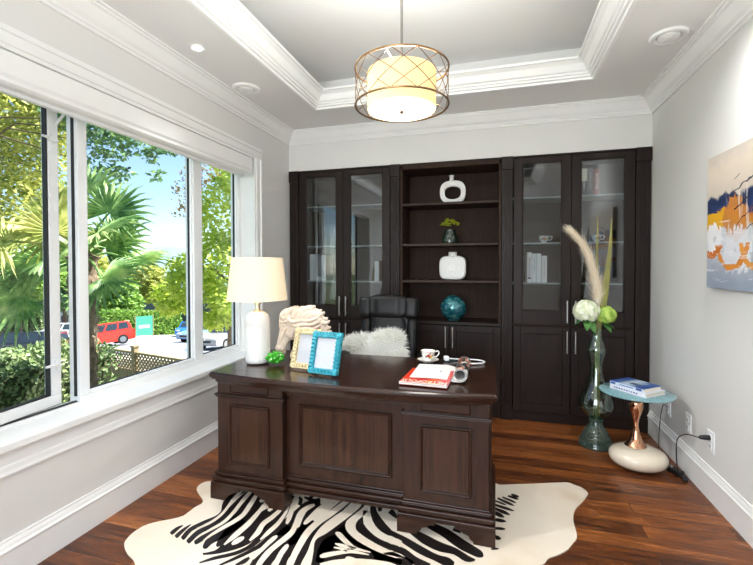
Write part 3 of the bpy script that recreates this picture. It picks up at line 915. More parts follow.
# ------------------------------------------------------------------ the zebra hide
BL=[([(-1.541,1.689),(-1.54,1.69),(-1.538,1.69),(-1.537,1.69),(-1.536,1.693),(-1.536,1.7),(-1.536,1.709),(-1.537,1.719),(-1.537,1.728),(-1.538,1.738),(-1.538,1.748),(-1.538,1.757),(-1.538,1.764)],[(-1.558,1.696),(-1.56,1.698),(-1.562,1.7),(-1.564,1.704),(-1.565,1.709),(-1.566,1.716),(-1.566,1.725),(-1.565,1.735),(-1.563,1.744),(-1.559,1.752),(-1.553,1.759),(-1.548,1.765),(-1.545,1.769)]),
([(-1.501,1.674),(-1.5,1.674),(-1.498,1.674),(-1.496,1.676),(-1.495,1.681),(-1.496,1.69),(-1.497,1.701),(-1.498,1.714),(-1.499,1.727),(-1.501,1.741),(-1.502,1.757),(-1.503,1.771),(-1.504,1.782)],[(-1.519,1.684),(-1.52,1.686),(-1.521,1.688),(-1.523,1.691),(-1.524,1.696),(-1.525,1.705),(-1.525,1.716),(-1.525,1.729),(-1.524,1.741),(-1.522,1.754),(-1.518,1.767),(-1.514,1.778),(-1.511,1.786)]),
([(-1.46,1.672),(-1.459,1.672),(-1.456,1.672),(-1.454,1.674),(-1.454,1.681),(-1.456,1.693),(-1.46,1.708),(-1.463,1.725),(-1.464,1.74),(-1.46,1.755),(-1.453,1.772),(-1.445,1.788),(-1.437,1.804),(-1.429,1.819),(-1.42,1.833),(-1.412,1.847),(-1.406,1.861),(-1.403,1.875),(-1.402,1.888),(-1.403,1.901),(-1.405,1.916),(-1.41,1.933),(-1.416,1.951),(-1.422,1.967),(-1.425,1.979),(-1.427,1.991),(-1.429,2.003),(-1.43,2.016),(-1.43,2.028),(-1.431,2.042),(-1.43,2.056),(-1.429,2.07),(-1.428,2.083),(-1.426,2.095),(-1.423,2.106),(-1.419,2.118),(-1.417,2.134),(-1.418,2.154),(-1.42,2.176),(-1.423,2.196),(-1.425,2.21)],[(-1.477,1.681),(-1.479,1.683),(-1.481,1.685),(-1.484,1.688),(-1.486,1.695),(-1.489,1.706),(-1.493,1.722),(-1.495,1.741),(-1.495,1.76),(-1.49,1.777),(-1.482,1.795),(-1.474,1.812),(-1.465,1.828),(-1.456,1.843),(-1.447,1.857),(-1.439,1.87),(-1.433,1.882),(-1.43,1.894),(-1.429,1.904),(-1.43,1.915),(-1.432,1.927),(-1.439,1.94),(-1.449,1.956),(-1.461,1.975),(-1.471,1.995),(-1.478,2.014),(-1.483,2.032),(-1.486,2.049),(-1.488,2.065),(-1.489,2.082),(-1.487,2.098),(-1.485,2.114),(-1.482,2.128),(-1.477,2.141),(-1.472,2.152),(-1.467,2.161),(-1.464,2.171),(-1.463,2.186),(-1.463,2.204),(-1.464,2.223),(-1.465,2.236)]),
([(-1.417,1.657),(-1.415,1.657),(-1.413,1.656),(-1.41,1.658),(-1.408,1.664),(-1.409,1.677),(-1.41,1.693),(-1.411,1.711),(-1.409,1.729),(-1.404,1.745),(-1.395,1.763),(-1.385,1.782),(-1.377,1.8),(-1.372,1.819),(-1.368,1.837),(-1.365,1.854),(-1.362,1.87),(-1.36,1.884),(-1.358,1.897),(-1.357,1.909),(-1.356,1.923),(-1.356,1.939),(-1.357,1.957),(-1.358,1.976),(-1.359,1.995),(-1.36,2.015),(-1.361,2.035),(-1.363,2.055),(-1.364,2.073),(-1.363,2.087),(-1.363,2.101),(-1.362,2.116),(-1.361,2.134),(-1.361,2.157),(-1.362,2.184),(-1.363,2.208),(-1.363,2.226)],[(-1.433,1.666),(-1.435,1.667),(-1.438,1.669),(-1.44,1.674),(-1.442,1.681),(-1.444,1.694),(-1.445,1.711),(-1.446,1.731),(-1.444,1.752),(-1.437,1.771),(-1.427,1.789),(-1.417,1.807),(-1.41,1.825),(-1.405,1.842),(-1.403,1.86),(-1.401,1.878),(-1.401,1.895),(-1.402,1.91),(-1.404,1.924),(-1.407,1.939),(-1.41,1.955),(-1.411,1.972),(-1.412,1.991),(-1.413,2.01),(-1.414,2.03),(-1.415,2.049),(-1.415,2.069),(-1.416,2.09),(-1.416,2.109),(-1.414,2.126),(-1.411,2.14),(-1.409,2.153),(-1.406,2.169),(-1.405,2.19),(-1.404,2.215),(-1.403,2.238),(-1.402,2.255)]),
([(-1.382,1.661),(-1.38,1.66),(-1.377,1.66),(-1.373,1.661),(-1.369,1.667),(-1.364,1.68),(-1.358,1.699),(-1.352,1.719),(-1.346,1.738),(-1.339,1.754),(-1.33,1.77),(-1.321,1.788),(-1.315,1.807),(-1.311,1.827),(-1.31,1.848),(-1.309,1.868),(-1.309,1.889),(-1.309,1.911),(-1.311,1.937),(-1.312,1.963),(-1.315,1.99),(-1.318,2.018),(-1.322,2.045),(-1.325,2.072),(-1.328,2.096),(-1.329,2.119),(-1.33,2.142),(-1.329,2.162),(-1.329,2.176)],[(-1.397,1.674),(-1.397,1.677),(-1.4,1.678),(-1.402,1.681),(-1.401,1.689),(-1.398,1.704),(-1.394,1.723),(-1.389,1.744),(-1.383,1.765),(-1.376,1.784),(-1.369,1.802),(-1.363,1.819),(-1.36,1.837),(-1.361,1.857),(-1.366,1.878),(-1.372,1.902),(-1.376,1.927),(-1.377,1.953),(-1.377,1.978),(-1.376,2.003),(-1.376,2.027),(-1.376,2.052),(-1.377,2.078),(-1.379,2.104),(-1.38,2.129),(-1.38,2.154),(-1.38,2.178),(-1.38,2.199),(-1.38,2.213)]),
([(-1.314,1.644),(-1.313,1.645),(-1.31,1.647),(-1.307,1.649),(-1.305,1.654),(-1.305,1.662),(-1.305,1.67),(-1.305,1.679),(-1.303,1.687),(-1.298,1.698),(-1.291,1.712),(-1.282,1.728),(-1.275,1.745),(-1.269,1.763),(-1.265,1.781),(-1.261,1.798),(-1.256,1.813),(-1.25,1.829),(-1.241,1.847),(-1.233,1.868),(-1.226,1.89),(-1.224,1.913),(-1.225,1.934),(-1.228,1.951),(-1.23,1.968),(-1.233,1.989),(-1.238,2.012),(-1.242,2.033),(-1.245,2.052),(-1.247,2.069),(-1.248,2.088),(-1.249,2.105),(-1.249,2.117)],[(-1.33,1.652),(-1.332,1.654),(-1.335,1.658),(-1.338,1.664),(-1.341,1.67),(-1.344,1.677),(-1.348,1.688),(-1.351,1.702),(-1.351,1.718),(-1.348,1.735),(-1.344,1.752),(-1.339,1.77),(-1.336,1.787),(-1.337,1.805),(-1.339,1.827),(-1.341,1.85),(-1.34,1.875),(-1.334,1.899),(-1.325,1.92),(-1.317,1.938),(-1.312,1.954),(-1.313,1.966),(-1.316,1.977),(-1.32,1.994),(-1.324,2.014),(-1.327,2.036),(-1.33,2.058),(-1.332,2.083),(-1.333,2.107),(-1.331,2.129),(-1.328,2.149),(-1.324,2.164),(-1.321,2.174)]),
([(-1.264,1.672),(-1.263,1.673),(-1.261,1.675),(-1.259,1.678),(-1.257,1.683),(-1.256,1.691),(-1.254,1.7),(-1.253,1.71),(-1.252,1.722),(-1.251,1.737),(-1.251,1.753),(-1.25,1.77),(-1.249,1.787),(-1.248,1.809),(-1.246,1.834),(-1.244,1.858),(-1.242,1.875)],[(-1.278,1.679),(-1.279,1.682),(-1.281,1.685),(-1.284,1.69),(-1.286,1.697),(-1.29,1.706),(-1.294,1.718),(-1.298,1.731),(-1.302,1.747),(-1.305,1.763),(-1.308,1.782),(-1.311,1.803),(-1.312,1.825),(-1.309,1.849),(-1.304,1.874),(-1.299,1.897),(-1.296,1.913)]),
([(-1.294,1.608),(-1.29,1.609),(-1.283,1.612),(-1.275,1.614),(-1.267,1.618),(-1.259,1.621),(-1.25,1.625),(-1.24,1.63),(-1.229,1.637),(-1.217,1.645),(-1.204,1.655),(-1.191,1.665),(-1.179,1.675),(-1.168,1.686),(-1.156,1.698),(-1.144,1.713),(-1.134,1.732),(-1.127,1.754),(-1.123,1.778),(-1.121,1.801),(-1.12,1.824),(-1.119,1.847),(-1.12,1.871),(-1.121,1.895),(-1.123,1.917),(-1.124,1.938),(-1.125,1.959),(-1.125,1.98),(-1.126,2),(-1.125,2.02),(-1.124,2.038),(-1.124,2.055),(-1.123,2.066)],[(-1.304,1.62),(-1.3,1.622),(-1.294,1.624),(-1.287,1.628),(-1.281,1.633),(-1.274,1.638),(-1.267,1.643),(-1.261,1.65),(-1.257,1.661),(-1.256,1.675),(-1.257,1.694),(-1.258,1.715),(-1.257,1.737),(-1.254,1.757),(-1.25,1.777),(-1.246,1.795),(-1.244,1.813),(-1.242,1.832),(-1.24,1.853),(-1.238,1.876),(-1.235,1.9),(-1.232,1.921),(-1.227,1.943),(-1.222,1.964),(-1.216,1.984),(-1.21,2.003),(-1.202,2.019),(-1.195,2.035),(-1.189,2.049),(-1.185,2.065),(-1.182,2.082),(-1.179,2.097),(-1.177,2.108)]),
([(-1.271,1.557),(-1.262,1.564),(-1.249,1.574),(-1.234,1.586),(-1.218,1.598),(-1.202,1.609),(-1.184,1.621),(-1.166,1.634),(-1.15,1.647),(-1.136,1.661),(-1.125,1.676),(-1.115,1.691),(-1.106,1.707),(-1.099,1.724),(-1.094,1.742),(-1.09,1.76),(-1.086,1.777),(-1.084,1.795),(-1.082,1.811),(-1.08,1.827),(-1.078,1.843),(-1.075,1.863),(-1.071,1.888),(-1.067,1.914),(-1.065,1.939),(-1.065,1.96),(-1.067,1.98),(-1.07,1.999),(-1.073,2.017),(-1.076,2.036),(-1.08,2.055),(-1.084,2.074),(-1.089,2.094),(-1.096,2.116),(-1.104,2.138),(-1.111,2.157),(-1.115,2.17)],[(-1.279,1.564),(-1.272,1.573),(-1.262,1.586),(-1.249,1.601),(-1.236,1.615),(-1.219,1.628),(-1.201,1.64),(-1.183,1.653),(-1.168,1.666),(-1.156,1.68),(-1.146,1.695),(-1.137,1.71),(-1.131,1.726),(-1.127,1.744),(-1.125,1.762),(-1.125,1.781),(-1.126,1.8),(-1.128,1.818),(-1.132,1.836),(-1.135,1.857),(-1.137,1.88),(-1.134,1.905),(-1.129,1.931),(-1.124,1.956),(-1.12,1.977),(-1.118,1.994),(-1.117,2.008),(-1.116,2.023),(-1.116,2.038),(-1.118,2.055),(-1.119,2.071),(-1.122,2.087),(-1.126,2.104),(-1.131,2.121),(-1.138,2.141),(-1.146,2.159),(-1.151,2.173)]),
([(-1.174,1.569),(-1.164,1.58),(-1.15,1.596),(-1.135,1.614),(-1.122,1.631),(-1.111,1.646),(-1.101,1.662),(-1.091,1.678),(-1.082,1.693),(-1.073,1.707),(-1.065,1.722),(-1.057,1.737),(-1.05,1.753),(-1.044,1.772),(-1.039,1.792),(-1.035,1.81),(-1.028,1.823),(-1.019,1.83),(-1.007,1.835),(-0.993,1.844),(-0.982,1.862),(-0.979,1.887),(-0.981,1.913),(-0.985,1.937),(-0.99,1.959),(-0.995,1.98),(-1.002,2.001),(-1.008,2.019),(-1.011,2.036),(-1.012,2.052),(-1.011,2.068),(-1.007,2.081),(-1.003,2.093),(-0.996,2.103),(-0.987,2.112),(-0.976,2.121),(-0.967,2.129),(-0.96,2.136),(-0.953,2.143),(-0.947,2.149),(-0.943,2.154)],[(-1.183,1.577),(-1.175,1.59),(-1.164,1.607),(-1.151,1.628),(-1.14,1.646),(-1.13,1.663),(-1.12,1.679),(-1.111,1.695),(-1.104,1.711),(-1.097,1.727),(-1.091,1.743),(-1.087,1.76),(-1.084,1.777),(-1.083,1.797),(-1.083,1.819),(-1.084,1.843),(-1.083,1.868),(-1.079,1.89),(-1.074,1.909),(-1.071,1.924),(-1.07,1.934),(-1.068,1.945),(-1.065,1.96),(-1.061,1.978),(-1.058,1.996),(-1.055,2.011),(-1.051,2.025),(-1.047,2.041),(-1.044,2.057),(-1.041,2.074),(-1.039,2.091),(-1.037,2.108),(-1.032,2.125),(-1.024,2.14),(-1.014,2.152),(-1.004,2.163),(-0.995,2.172),(-0.987,2.18),(-0.978,2.186),(-0.971,2.19),(-0.966,2.193)]),
([(-1.107,1.589),(-1.101,1.593),(-1.092,1.598),(-1.083,1.605),(-1.076,1.613),(-1.073,1.622),(-1.071,1.631),(-1.071,1.64),(-1.07,1.646)],[(-1.114,1.596),(-1.112,1.603),(-1.108,1.613),(-1.104,1.623),(-1.1,1.632),(-1.097,1.639),(-1.092,1.646),(-1.088,1.652),(-1.085,1.657)]),
([(-1.014,1.575),(-1.015,1.582),(-1.017,1.591),(-1.019,1.602),(-1.02,1.615),(-1.022,1.628),(-1.024,1.644),(-1.025,1.66),(-1.025,1.676),(-1.023,1.692),(-1.021,1.711),(-1.017,1.729),(-1.012,1.745),(-1.005,1.759),(-0.996,1.771),(-0.986,1.782),(-0.977,1.795),(-0.968,1.809),(-0.959,1.824),(-0.951,1.838),(-0.946,1.848)],[(-1.045,1.583),(-1.047,1.59),(-1.049,1.6),(-1.051,1.612),(-1.053,1.626),(-1.055,1.64),(-1.057,1.657),(-1.059,1.675),(-1.059,1.693),(-1.058,1.713),(-1.055,1.732),(-1.051,1.752),(-1.049,1.771),(-1.047,1.791),(-1.046,1.811),(-1.044,1.831),(-1.042,1.85),(-1.038,1.87),(-1.033,1.89),(-1.027,1.908),(-1.024,1.921)]),
([(-0.953,1.59),(-0.954,1.597),(-0.956,1.607),(-0.957,1.618),(-0.958,1.629),(-0.959,1.64),(-0.959,1.653),(-0.959,1.667),(-0.957,1.682),(-0.955,1.699),(-0.952,1.718),(-0.947,1.737),(-0.942,1.754),(-0.935,1.771),(-0.926,1.787),(-0.917,1.802),(-0.908,1.817),(-0.899,1.832),(-0.888,1.848),(-0.878,1.865),(-0.87,1.886),(-0.867,1.911),(-0.867,1.934),(-0.869,1.953),(-0.87,1.964)],[(-0.992,1.6),(-0.993,1.607),(-0.996,1.618),(-0.998,1.631),(-0.999,1.645),(-0.999,1.658),(-0.998,1.672),(-0.997,1.687),(-0.996,1.703),(-0.995,1.722),(-0.993,1.743),(-0.992,1.766),(-0.989,1.788),(-0.986,1.811),(-0.983,1.833),(-0.979,1.856),(-0.974,1.878),(-0.968,1.9),(-0.96,1.92),(-0.953,1.937),(-0.949,1.95),(-0.947,1.962),(-0.946,1.975),(-0.945,1.99),(-0.944,2.002)]),
([(-0.877,1.608),(-0.88,1.616),(-0.885,1.628),(-0.889,1.641),(-0.893,1.654),(-0.896,1.665),(-0.899,1.676),(-0.901,1.688),(-0.902,1.701),(-0.9,1.716),(-0.897,1.731),(-0.894,1.747),(-0.89,1.764),(-0.886,1.781),(-0.88,1.802),(-0.875,1.829),(-0.876,1.865),(-0.885,1.906),(-0.9,1.946),(-0.915,1.983),(-0.924,2.013),(-0.926,2.043),(-0.925,2.074),(-0.921,2.103),(-0.919,2.125)],[(-0.913,1.608),(-0.916,1.616),(-0.921,1.628),(-0.926,1.643),(-0.931,1.658),(-0.934,1.671),(-0.937,1.684),(-0.939,1.699),(-0.942,1.715),(-0.946,1.734),(-0.951,1.755),(-0.955,1.777),(-0.958,1.802),(-0.958,1.828),(-0.956,1.852),(-0.955,1.874),(-0.955,1.893),(-0.958,1.917),(-0.966,1.952),(-0.975,1.993),(-0.981,2.036),(-0.981,2.077),(-0.977,2.114),(-0.972,2.144),(-0.969,2.165)]),
([(-0.824,1.616),(-0.825,1.624),(-0.826,1.637),(-0.827,1.651),(-0.828,1.666),(-0.827,1.681),(-0.827,1.699),(-0.826,1.719),(-0.826,1.741),(-0.829,1.765),(-0.832,1.79),(-0.835,1.812),(-0.836,1.831),(-0.835,1.848),(-0.832,1.866),(-0.828,1.886),(-0.824,1.907),(-0.821,1.93),(-0.818,1.953),(-0.814,1.978),(-0.81,2.004),(-0.807,2.03),(-0.803,2.057),(-0.799,2.084),(-0.795,2.109),(-0.79,2.136),(-0.783,2.165),(-0.777,2.191),(-0.773,2.21)],[(-0.866,1.628),(-0.866,1.637),(-0.867,1.649),(-0.869,1.664),(-0.87,1.681),(-0.872,1.699),(-0.874,1.718),(-0.876,1.737),(-0.878,1.756),(-0.883,1.777),(-0.889,1.801),(-0.896,1.829),(-0.9,1.858),(-0.901,1.885),(-0.9,1.911),(-0.897,1.934),(-0.894,1.957),(-0.89,1.981),(-0.885,2.005),(-0.879,2.03),(-0.873,2.054),(-0.868,2.079),(-0.862,2.105),(-0.857,2.132),(-0.85,2.159),(-0.842,2.187),(-0.834,2.216),(-0.825,2.241),(-0.82,2.259)]),
([(-1.087,2.16),(-1.083,2.155),(-1.077,2.148),(-1.073,2.142),(-1.072,2.139),(-1.069,2.132),(-1.064,2.119),(-1.06,2.105),(-1.057,2.096)],[(-1.084,2.177),(-1.079,2.174),(-1.072,2.17),(-1.062,2.161),(-1.051,2.147),(-1.044,2.13),(-1.04,2.114),(-1.037,2.1),(-1.035,2.091)]),
([(-1.054,2.167),(-1.047,2.163),(-1.036,2.158),(-1.024,2.153),(-1.013,2.15),(-1.004,2.149),(-0.996,2.15),(-0.99,2.152),(-0.985,2.154)],[(-1.058,2.187),(-1.051,2.185),(-1.041,2.182),(-1.03,2.18),(-1.021,2.178),(-1.013,2.176),(-1.005,2.175),(-0.998,2.174),(-0.993,2.174)]),
([(-0.74,1.654),(-0.741,1.666),(-0.742,1.684),(-0.742,1.703),(-0.742,1.721),(-0.742,1.741),(-0.742,1.761),(-0.74,1.777),(-0.738,1.789),(-0.734,1.799),(-0.728,1.814),(-0.719,1.836),(-0.712,1.865),(-0.711,1.9),(-0.713,1.938),(-0.717,1.973),(-0.719,2.004),(-0.717,2.027),(-0.714,2.046),(-0.71,2.065),(-0.706,2.086),(-0.702,2.107),(-0.698,2.128),(-0.694,2.148),(-0.691,2.168),(-0.689,2.188),(-0.688,2.208),(-0.687,2.224),(-0.686,2.235)],[(-0.789,1.654),(-0.795,1.667),(-0.805,1.685),(-0.815,1.708),(-0.825,1.732),(-0.833,1.756),(-0.842,1.784),(-0.849,1.816),(-0.852,1.852),(-0.848,1.886),(-0.841,1.915),(-0.834,1.936),(-0.826,1.954),(-0.816,1.974),(-0.804,2),(-0.79,2.027),(-0.778,2.053),(-0.768,2.074),(-0.758,2.092),(-0.75,2.106),(-0.743,2.122),(-0.737,2.139),(-0.731,2.159),(-0.727,2.177),(-0.723,2.195),(-0.72,2.212),(-0.718,2.229),(-0.716,2.244),(-0.714,2.255)]),
([(-0.719,1.681),(-0.707,1.694),(-0.691,1.712),(-0.675,1.727),(-0.663,1.736),(-0.657,1.746),(-0.654,1.76),(-0.654,1.771),(-0.653,1.779),(-0.646,1.783),(-0.628,1.783),(-0.603,1.778),(-0.576,1.774),(-0.551,1.774),(-0.529,1.774),(-0.507,1.774),(-0.485,1.773),(-0.462,1.772),(-0.437,1.771),(-0.415,1.769),(-0.399,1.768)],[(-0.778,1.713),(-0.785,1.736),(-0.795,1.772),(-0.803,1.815),(-0.801,1.857),(-0.788,1.887),(-0.767,1.909),(-0.738,1.926),(-0.701,1.933),(-0.662,1.926),(-0.629,1.91),(-0.602,1.894),(-0.579,1.881),(-0.557,1.873),(-0.534,1.864),(-0.511,1.857),(-0.488,1.85),(-0.463,1.842),(-0.437,1.835),(-0.414,1.828),(-0.399,1.824)]),
([(-0.766,1.941),(-0.757,1.934),(-0.744,1.923),(-0.727,1.91),(-0.709,1.899),(-0.692,1.89),(-0.674,1.883),(-0.656,1.876),(-0.636,1.868),(-0.614,1.857),(-0.59,1.846),(-0.566,1.834),(-0.541,1.824),(-0.513,1.814),(-0.484,1.805),(-0.458,1.797),(-0.44,1.791)],[(-0.739,2.008),(-0.731,1.998),(-0.72,1.983),(-0.709,1.968),(-0.697,1.955),(-0.684,1.943),(-0.669,1.93),(-0.652,1.918),(-0.633,1.907),(-0.612,1.897),(-0.588,1.889),(-0.564,1.881),(-0.539,1.872),(-0.511,1.863),(-0.482,1.853),(-0.455,1.844),(-0.436,1.838)]),
([(-0.684,2.09),(-0.686,2.076),(-0.689,2.055),(-0.69,2.03),(-0.685,2.001),(-0.672,1.975),(-0.658,1.956),(-0.644,1.941),(-0.628,1.928),(-0.612,1.916),(-0.594,1.905),(-0.575,1.897),(-0.556,1.889),(-0.536,1.883),(-0.514,1.879),(-0.495,1.877),(-0.48,1.875),(-0.471,1.875),(-0.464,1.877),(-0.465,1.877),(-0.462,1.876),(-0.451,1.873),(-0.438,1.869),(-0.424,1.863),(-0.412,1.856),(-0.4,1.848),(-0.387,1.837),(-0.372,1.825),(-0.355,1.815),(-0.335,1.807),(-0.313,1.801),(-0.294,1.796),(-0.281,1.793)],[(-0.672,2.087),(-0.667,2.072),(-0.659,2.051),(-0.651,2.032),(-0.644,2.024),(-0.639,2.021),(-0.633,2.015),(-0.623,2.007),(-0.612,1.997),(-0.598,1.987),(-0.584,1.976),(-0.568,1.965),(-0.552,1.955),(-0.534,1.945),(-0.513,1.935),(-0.494,1.926),(-0.48,1.92),(-0.475,1.918),(-0.476,1.917),(-0.471,1.919),(-0.462,1.918),(-0.451,1.916),(-0.436,1.914),(-0.42,1.91),(-0.403,1.904),(-0.387,1.894),(-0.372,1.883),(-0.358,1.873),(-0.345,1.865),(-0.328,1.857),(-0.307,1.85),(-0.288,1.843),(-0.275,1.839)]),
([(-0.672,2.222),(-0.668,2.207),(-0.663,2.185),(-0.655,2.159),(-0.645,2.132),(-0.633,2.107),(-0.621,2.081),(-0.606,2.057),(-0.59,2.035),(-0.572,2.016),(-0.553,2),(-0.535,1.987),(-0.52,1.977),(-0.508,1.973),(-0.499,1.974),(-0.495,1.977),(-0.487,1.975),(-0.473,1.969),(-0.457,1.959),(-0.439,1.948),(-0.421,1.937),(-0.402,1.925),(-0.381,1.913),(-0.361,1.901),(-0.34,1.891),(-0.32,1.882),(-0.301,1.875),(-0.282,1.869),(-0.264,1.863),(-0.248,1.856),(-0.233,1.85),(-0.22,1.845),(-0.208,1.842),(-0.198,1.843),(-0.188,1.846),(-0.181,1.849),(-0.175,1.852)],[(-0.642,2.23),(-0.638,2.215),(-0.632,2.194),(-0.624,2.174),(-0.616,2.156),(-0.605,2.14),(-0.592,2.122),(-0.579,2.106),(-0.566,2.091),(-0.552,2.075),(-0.536,2.058),(-0.521,2.043),(-0.509,2.031),(-0.504,2.025),(-0.502,2.022),(-0.495,2.018),(-0.484,2.013),(-0.47,2.007),(-0.452,2),(-0.433,1.993),(-0.414,1.984),(-0.393,1.974),(-0.372,1.963),(-0.351,1.952),(-0.331,1.942),(-0.312,1.933),(-0.293,1.923),(-0.275,1.914),(-0.258,1.908),(-0.242,1.904),(-0.227,1.903),(-0.213,1.903),(-0.201,1.9),(-0.191,1.895),(-0.183,1.888),(-0.177,1.882),(-0.173,1.877)]),
([(-0.518,1.782),(-0.503,1.789),(-0.482,1.799),(-0.46,1.808),(-0.444,1.813),(-0.439,1.811),(-0.44,1.809),(-0.434,1.804),(-0.421,1.798),(-0.404,1.794),(-0.384,1.791),(-0.366,1.789),(-0.353,1.787)],[(-0.534,1.818),(-0.52,1.828),(-0.501,1.844),(-0.479,1.859),(-0.459,1.871),(-0.443,1.874),(-0.428,1.871),(-0.421,1.867),(-0.414,1.864),(-0.399,1.857),(-0.379,1.848),(-0.361,1.839),(-0.349,1.833)]),
([(-0.554,2.16),(-0.548,2.154),(-0.538,2.147),(-0.528,2.139),(-0.52,2.133),(-0.514,2.129),(-0.508,2.126),(-0.503,2.123),(-0.499,2.121)],[(-0.542,2.205),(-0.536,2.197),(-0.527,2.187),(-0.517,2.175),(-0.509,2.164),(-0.504,2.154),(-0.5,2.144),(-0.497,2.136),(-0.495,2.13)]),
([(-0.447,2.054),(-0.439,2.047),(-0.428,2.038),(-0.415,2.027),(-0.4,2.016),(-0.385,2.003),(-0.369,1.99),(-0.352,1.976),(-0.334,1.964),(-0.315,1.954),(-0.295,1.944),(-0.274,1.936),(-0.254,1.93),(-0.234,1.927),(-0.215,1.928),(-0.198,1.928),(-0.183,1.927),(-0.169,1.92),(-0.155,1.911),(-0.14,1.901),(-0.126,1.895),(-0.112,1.895),(-0.1,1.9),(-0.091,1.906),(-0.085,1.91)],[(-0.436,2.097),(-0.428,2.09),(-0.417,2.08),(-0.404,2.07),(-0.39,2.061),(-0.375,2.053),(-0.358,2.046),(-0.34,2.038),(-0.322,2.031),(-0.303,2.022),(-0.284,2.012),(-0.264,2.003),(-0.247,1.996),(-0.23,1.99),(-0.212,1.986),(-0.193,1.981),(-0.174,1.974),(-0.157,1.965),(-0.141,1.954),(-0.127,1.945),(-0.117,1.938),(-0.108,1.933),(-0.099,1.929),(-0.091,1.926),(-0.085,1.924)]),
([(-0.352,2.103),(-0.344,2.098),(-0.332,2.091),(-0.318,2.082),(-0.303,2.073),(-0.288,2.065),(-0.273,2.057),(-0.258,2.048),(-0.242,2.037),(-0.225,2.024),(-0.206,2.007),(-0.185,1.991),(-0.166,1.977),(-0.147,1.966),(-0.129,1.958),(-0.112,1.951),(-0.099,1.946),(-0.089,1.942),(-0.081,1.939),(-0.075,1.938),(-0.07,1.937),(-0.065,1.938),(-0.061,1.94),(-0.056,1.942),(-0.053,1.943)],[(-0.346,2.152),(-0.337,2.149),(-0.325,2.144),(-0.31,2.139),(-0.295,2.133),(-0.28,2.128),(-0.264,2.123),(-0.246,2.116),(-0.226,2.106),(-0.205,2.092),(-0.184,2.076),(-0.164,2.061),(-0.146,2.047),(-0.128,2.035),(-0.111,2.024),(-0.096,2.014),(-0.083,2.005),(-0.073,1.998),(-0.066,1.993),(-0.061,1.988),(-0.056,1.982),(-0.052,1.975),(-0.05,1.967),(-0.049,1.961),(-0.048,1.956)]),
([(-0.205,2.1),(-0.197,2.098),(-0.185,2.095),(-0.173,2.092),(-0.164,2.089)],[(-0.198,2.136),(-0.191,2.129),(-0.18,2.121),(-0.168,2.112),(-0.161,2.106)]),
([(-0.015,2.006),(-0.01,2.007),(-0.004,2.009),(0.003,2.011),(0.008,2.013),(0.012,2.015),(0.015,2.018),(0.018,2.021),(0.02,2.022)],[(-0.015,2.017),(-0.011,2.019),(-0.005,2.022),(0.002,2.026),(0.008,2.028),(0.012,2.028),(0.015,2.028),(0.018,2.027),(0.019,2.027)]),
([(-0.018,2.1),(-0.013,2.098),(-0.004,2.094),(0.005,2.09),(0.012,2.088),(0.018,2.089),(0.023,2.092),(0.027,2.096),(0.03,2.098)],[(-0.014,2.125),(-0.008,2.124),(0.001,2.124),(0.011,2.123),(0.018,2.121),(0.023,2.117),(0.027,2.112),(0.029,2.107),(0.031,2.103)]),
([(-0.017,2.169),(-0.008,2.169),(0.005,2.169),(0.018,2.17),(0.029,2.172),(0.037,2.174),(0.044,2.178),(0.049,2.181),(0.053,2.184)],[(-0.016,2.186),(-0.007,2.188),(0.006,2.191),(0.019,2.194),(0.031,2.195),(0.039,2.195),(0.045,2.193),(0.05,2.191),(0.053,2.189)]),
([(-0.019,2.243),(-0.009,2.242),(0.005,2.24),(0.02,2.238),(0.032,2.237),(0.04,2.239),(0.048,2.243),(0.054,2.247),(0.058,2.249)],[(-0.017,2.267),(-0.007,2.267),(0.008,2.269),(0.023,2.27),(0.035,2.269),(0.044,2.266),(0.05,2.262),(0.055,2.258),(0.059,2.255)]),
([(-0.022,2.315),(-0.013,2.308),(-0.001,2.299),(0.011,2.289),(0.022,2.283),(0.03,2.281),(0.038,2.282),(0.044,2.284),(0.048,2.285)],[(-0.015,2.343),(-0.006,2.339),(0.007,2.334),(0.021,2.327),(0.032,2.321),(0.039,2.313),(0.044,2.304),(0.047,2.297),(0.05,2.291)]),
([(-0.004,2.348),(0.006,2.341),(0.021,2.332),(0.036,2.322),(0.049,2.316),(0.058,2.314),(0.067,2.314),(0.073,2.315),(0.078,2.316)],[(0.001,2.372),(0.012,2.368),(0.027,2.362),(0.044,2.356),(0.056,2.349),(0.065,2.342),(0.071,2.334),(0.076,2.327),(0.08,2.322)]),
([(-0.012,2.387),(0.003,2.382),(0.023,2.373),(0.045,2.365),(0.063,2.36),(0.076,2.358),(0.087,2.357),(0.096,2.358),(0.102,2.359)],[(-0.009,2.408),(0.006,2.404),(0.028,2.399),(0.05,2.393),(0.068,2.387),(0.081,2.381),(0.09,2.375),(0.098,2.369),(0.103,2.365)]),
([(0.013,2.456),(0.025,2.448),(0.041,2.437),(0.058,2.425),(0.072,2.417),(0.083,2.413),(0.092,2.412),(0.099,2.411),(0.104,2.411)],[(0.018,2.477),(0.03,2.471),(0.047,2.463),(0.065,2.454),(0.079,2.445),(0.089,2.437),(0.096,2.429),(0.101,2.422),(0.105,2.417)]),
([(0.04,2.478),(0.05,2.472),(0.064,2.463),(0.078,2.455),(0.09,2.449),(0.099,2.446),(0.106,2.444),(0.112,2.444),(0.116,2.443)],[(0.044,2.494),(0.054,2.49),(0.068,2.483),(0.083,2.477),(0.095,2.47),(0.103,2.465),(0.11,2.459),(0.114,2.453),(0.118,2.45)]),
([(0.072,2.499),(0.079,2.495),(0.09,2.49),(0.101,2.485),(0.11,2.481),(0.117,2.481),(0.123,2.482),(0.128,2.483),(0.131,2.484)],[(0.075,2.518),(0.083,2.517),(0.094,2.514),(0.106,2.511),(0.115,2.508),(0.121,2.503),(0.126,2.499),(0.13,2.494),(0.132,2.491)]),
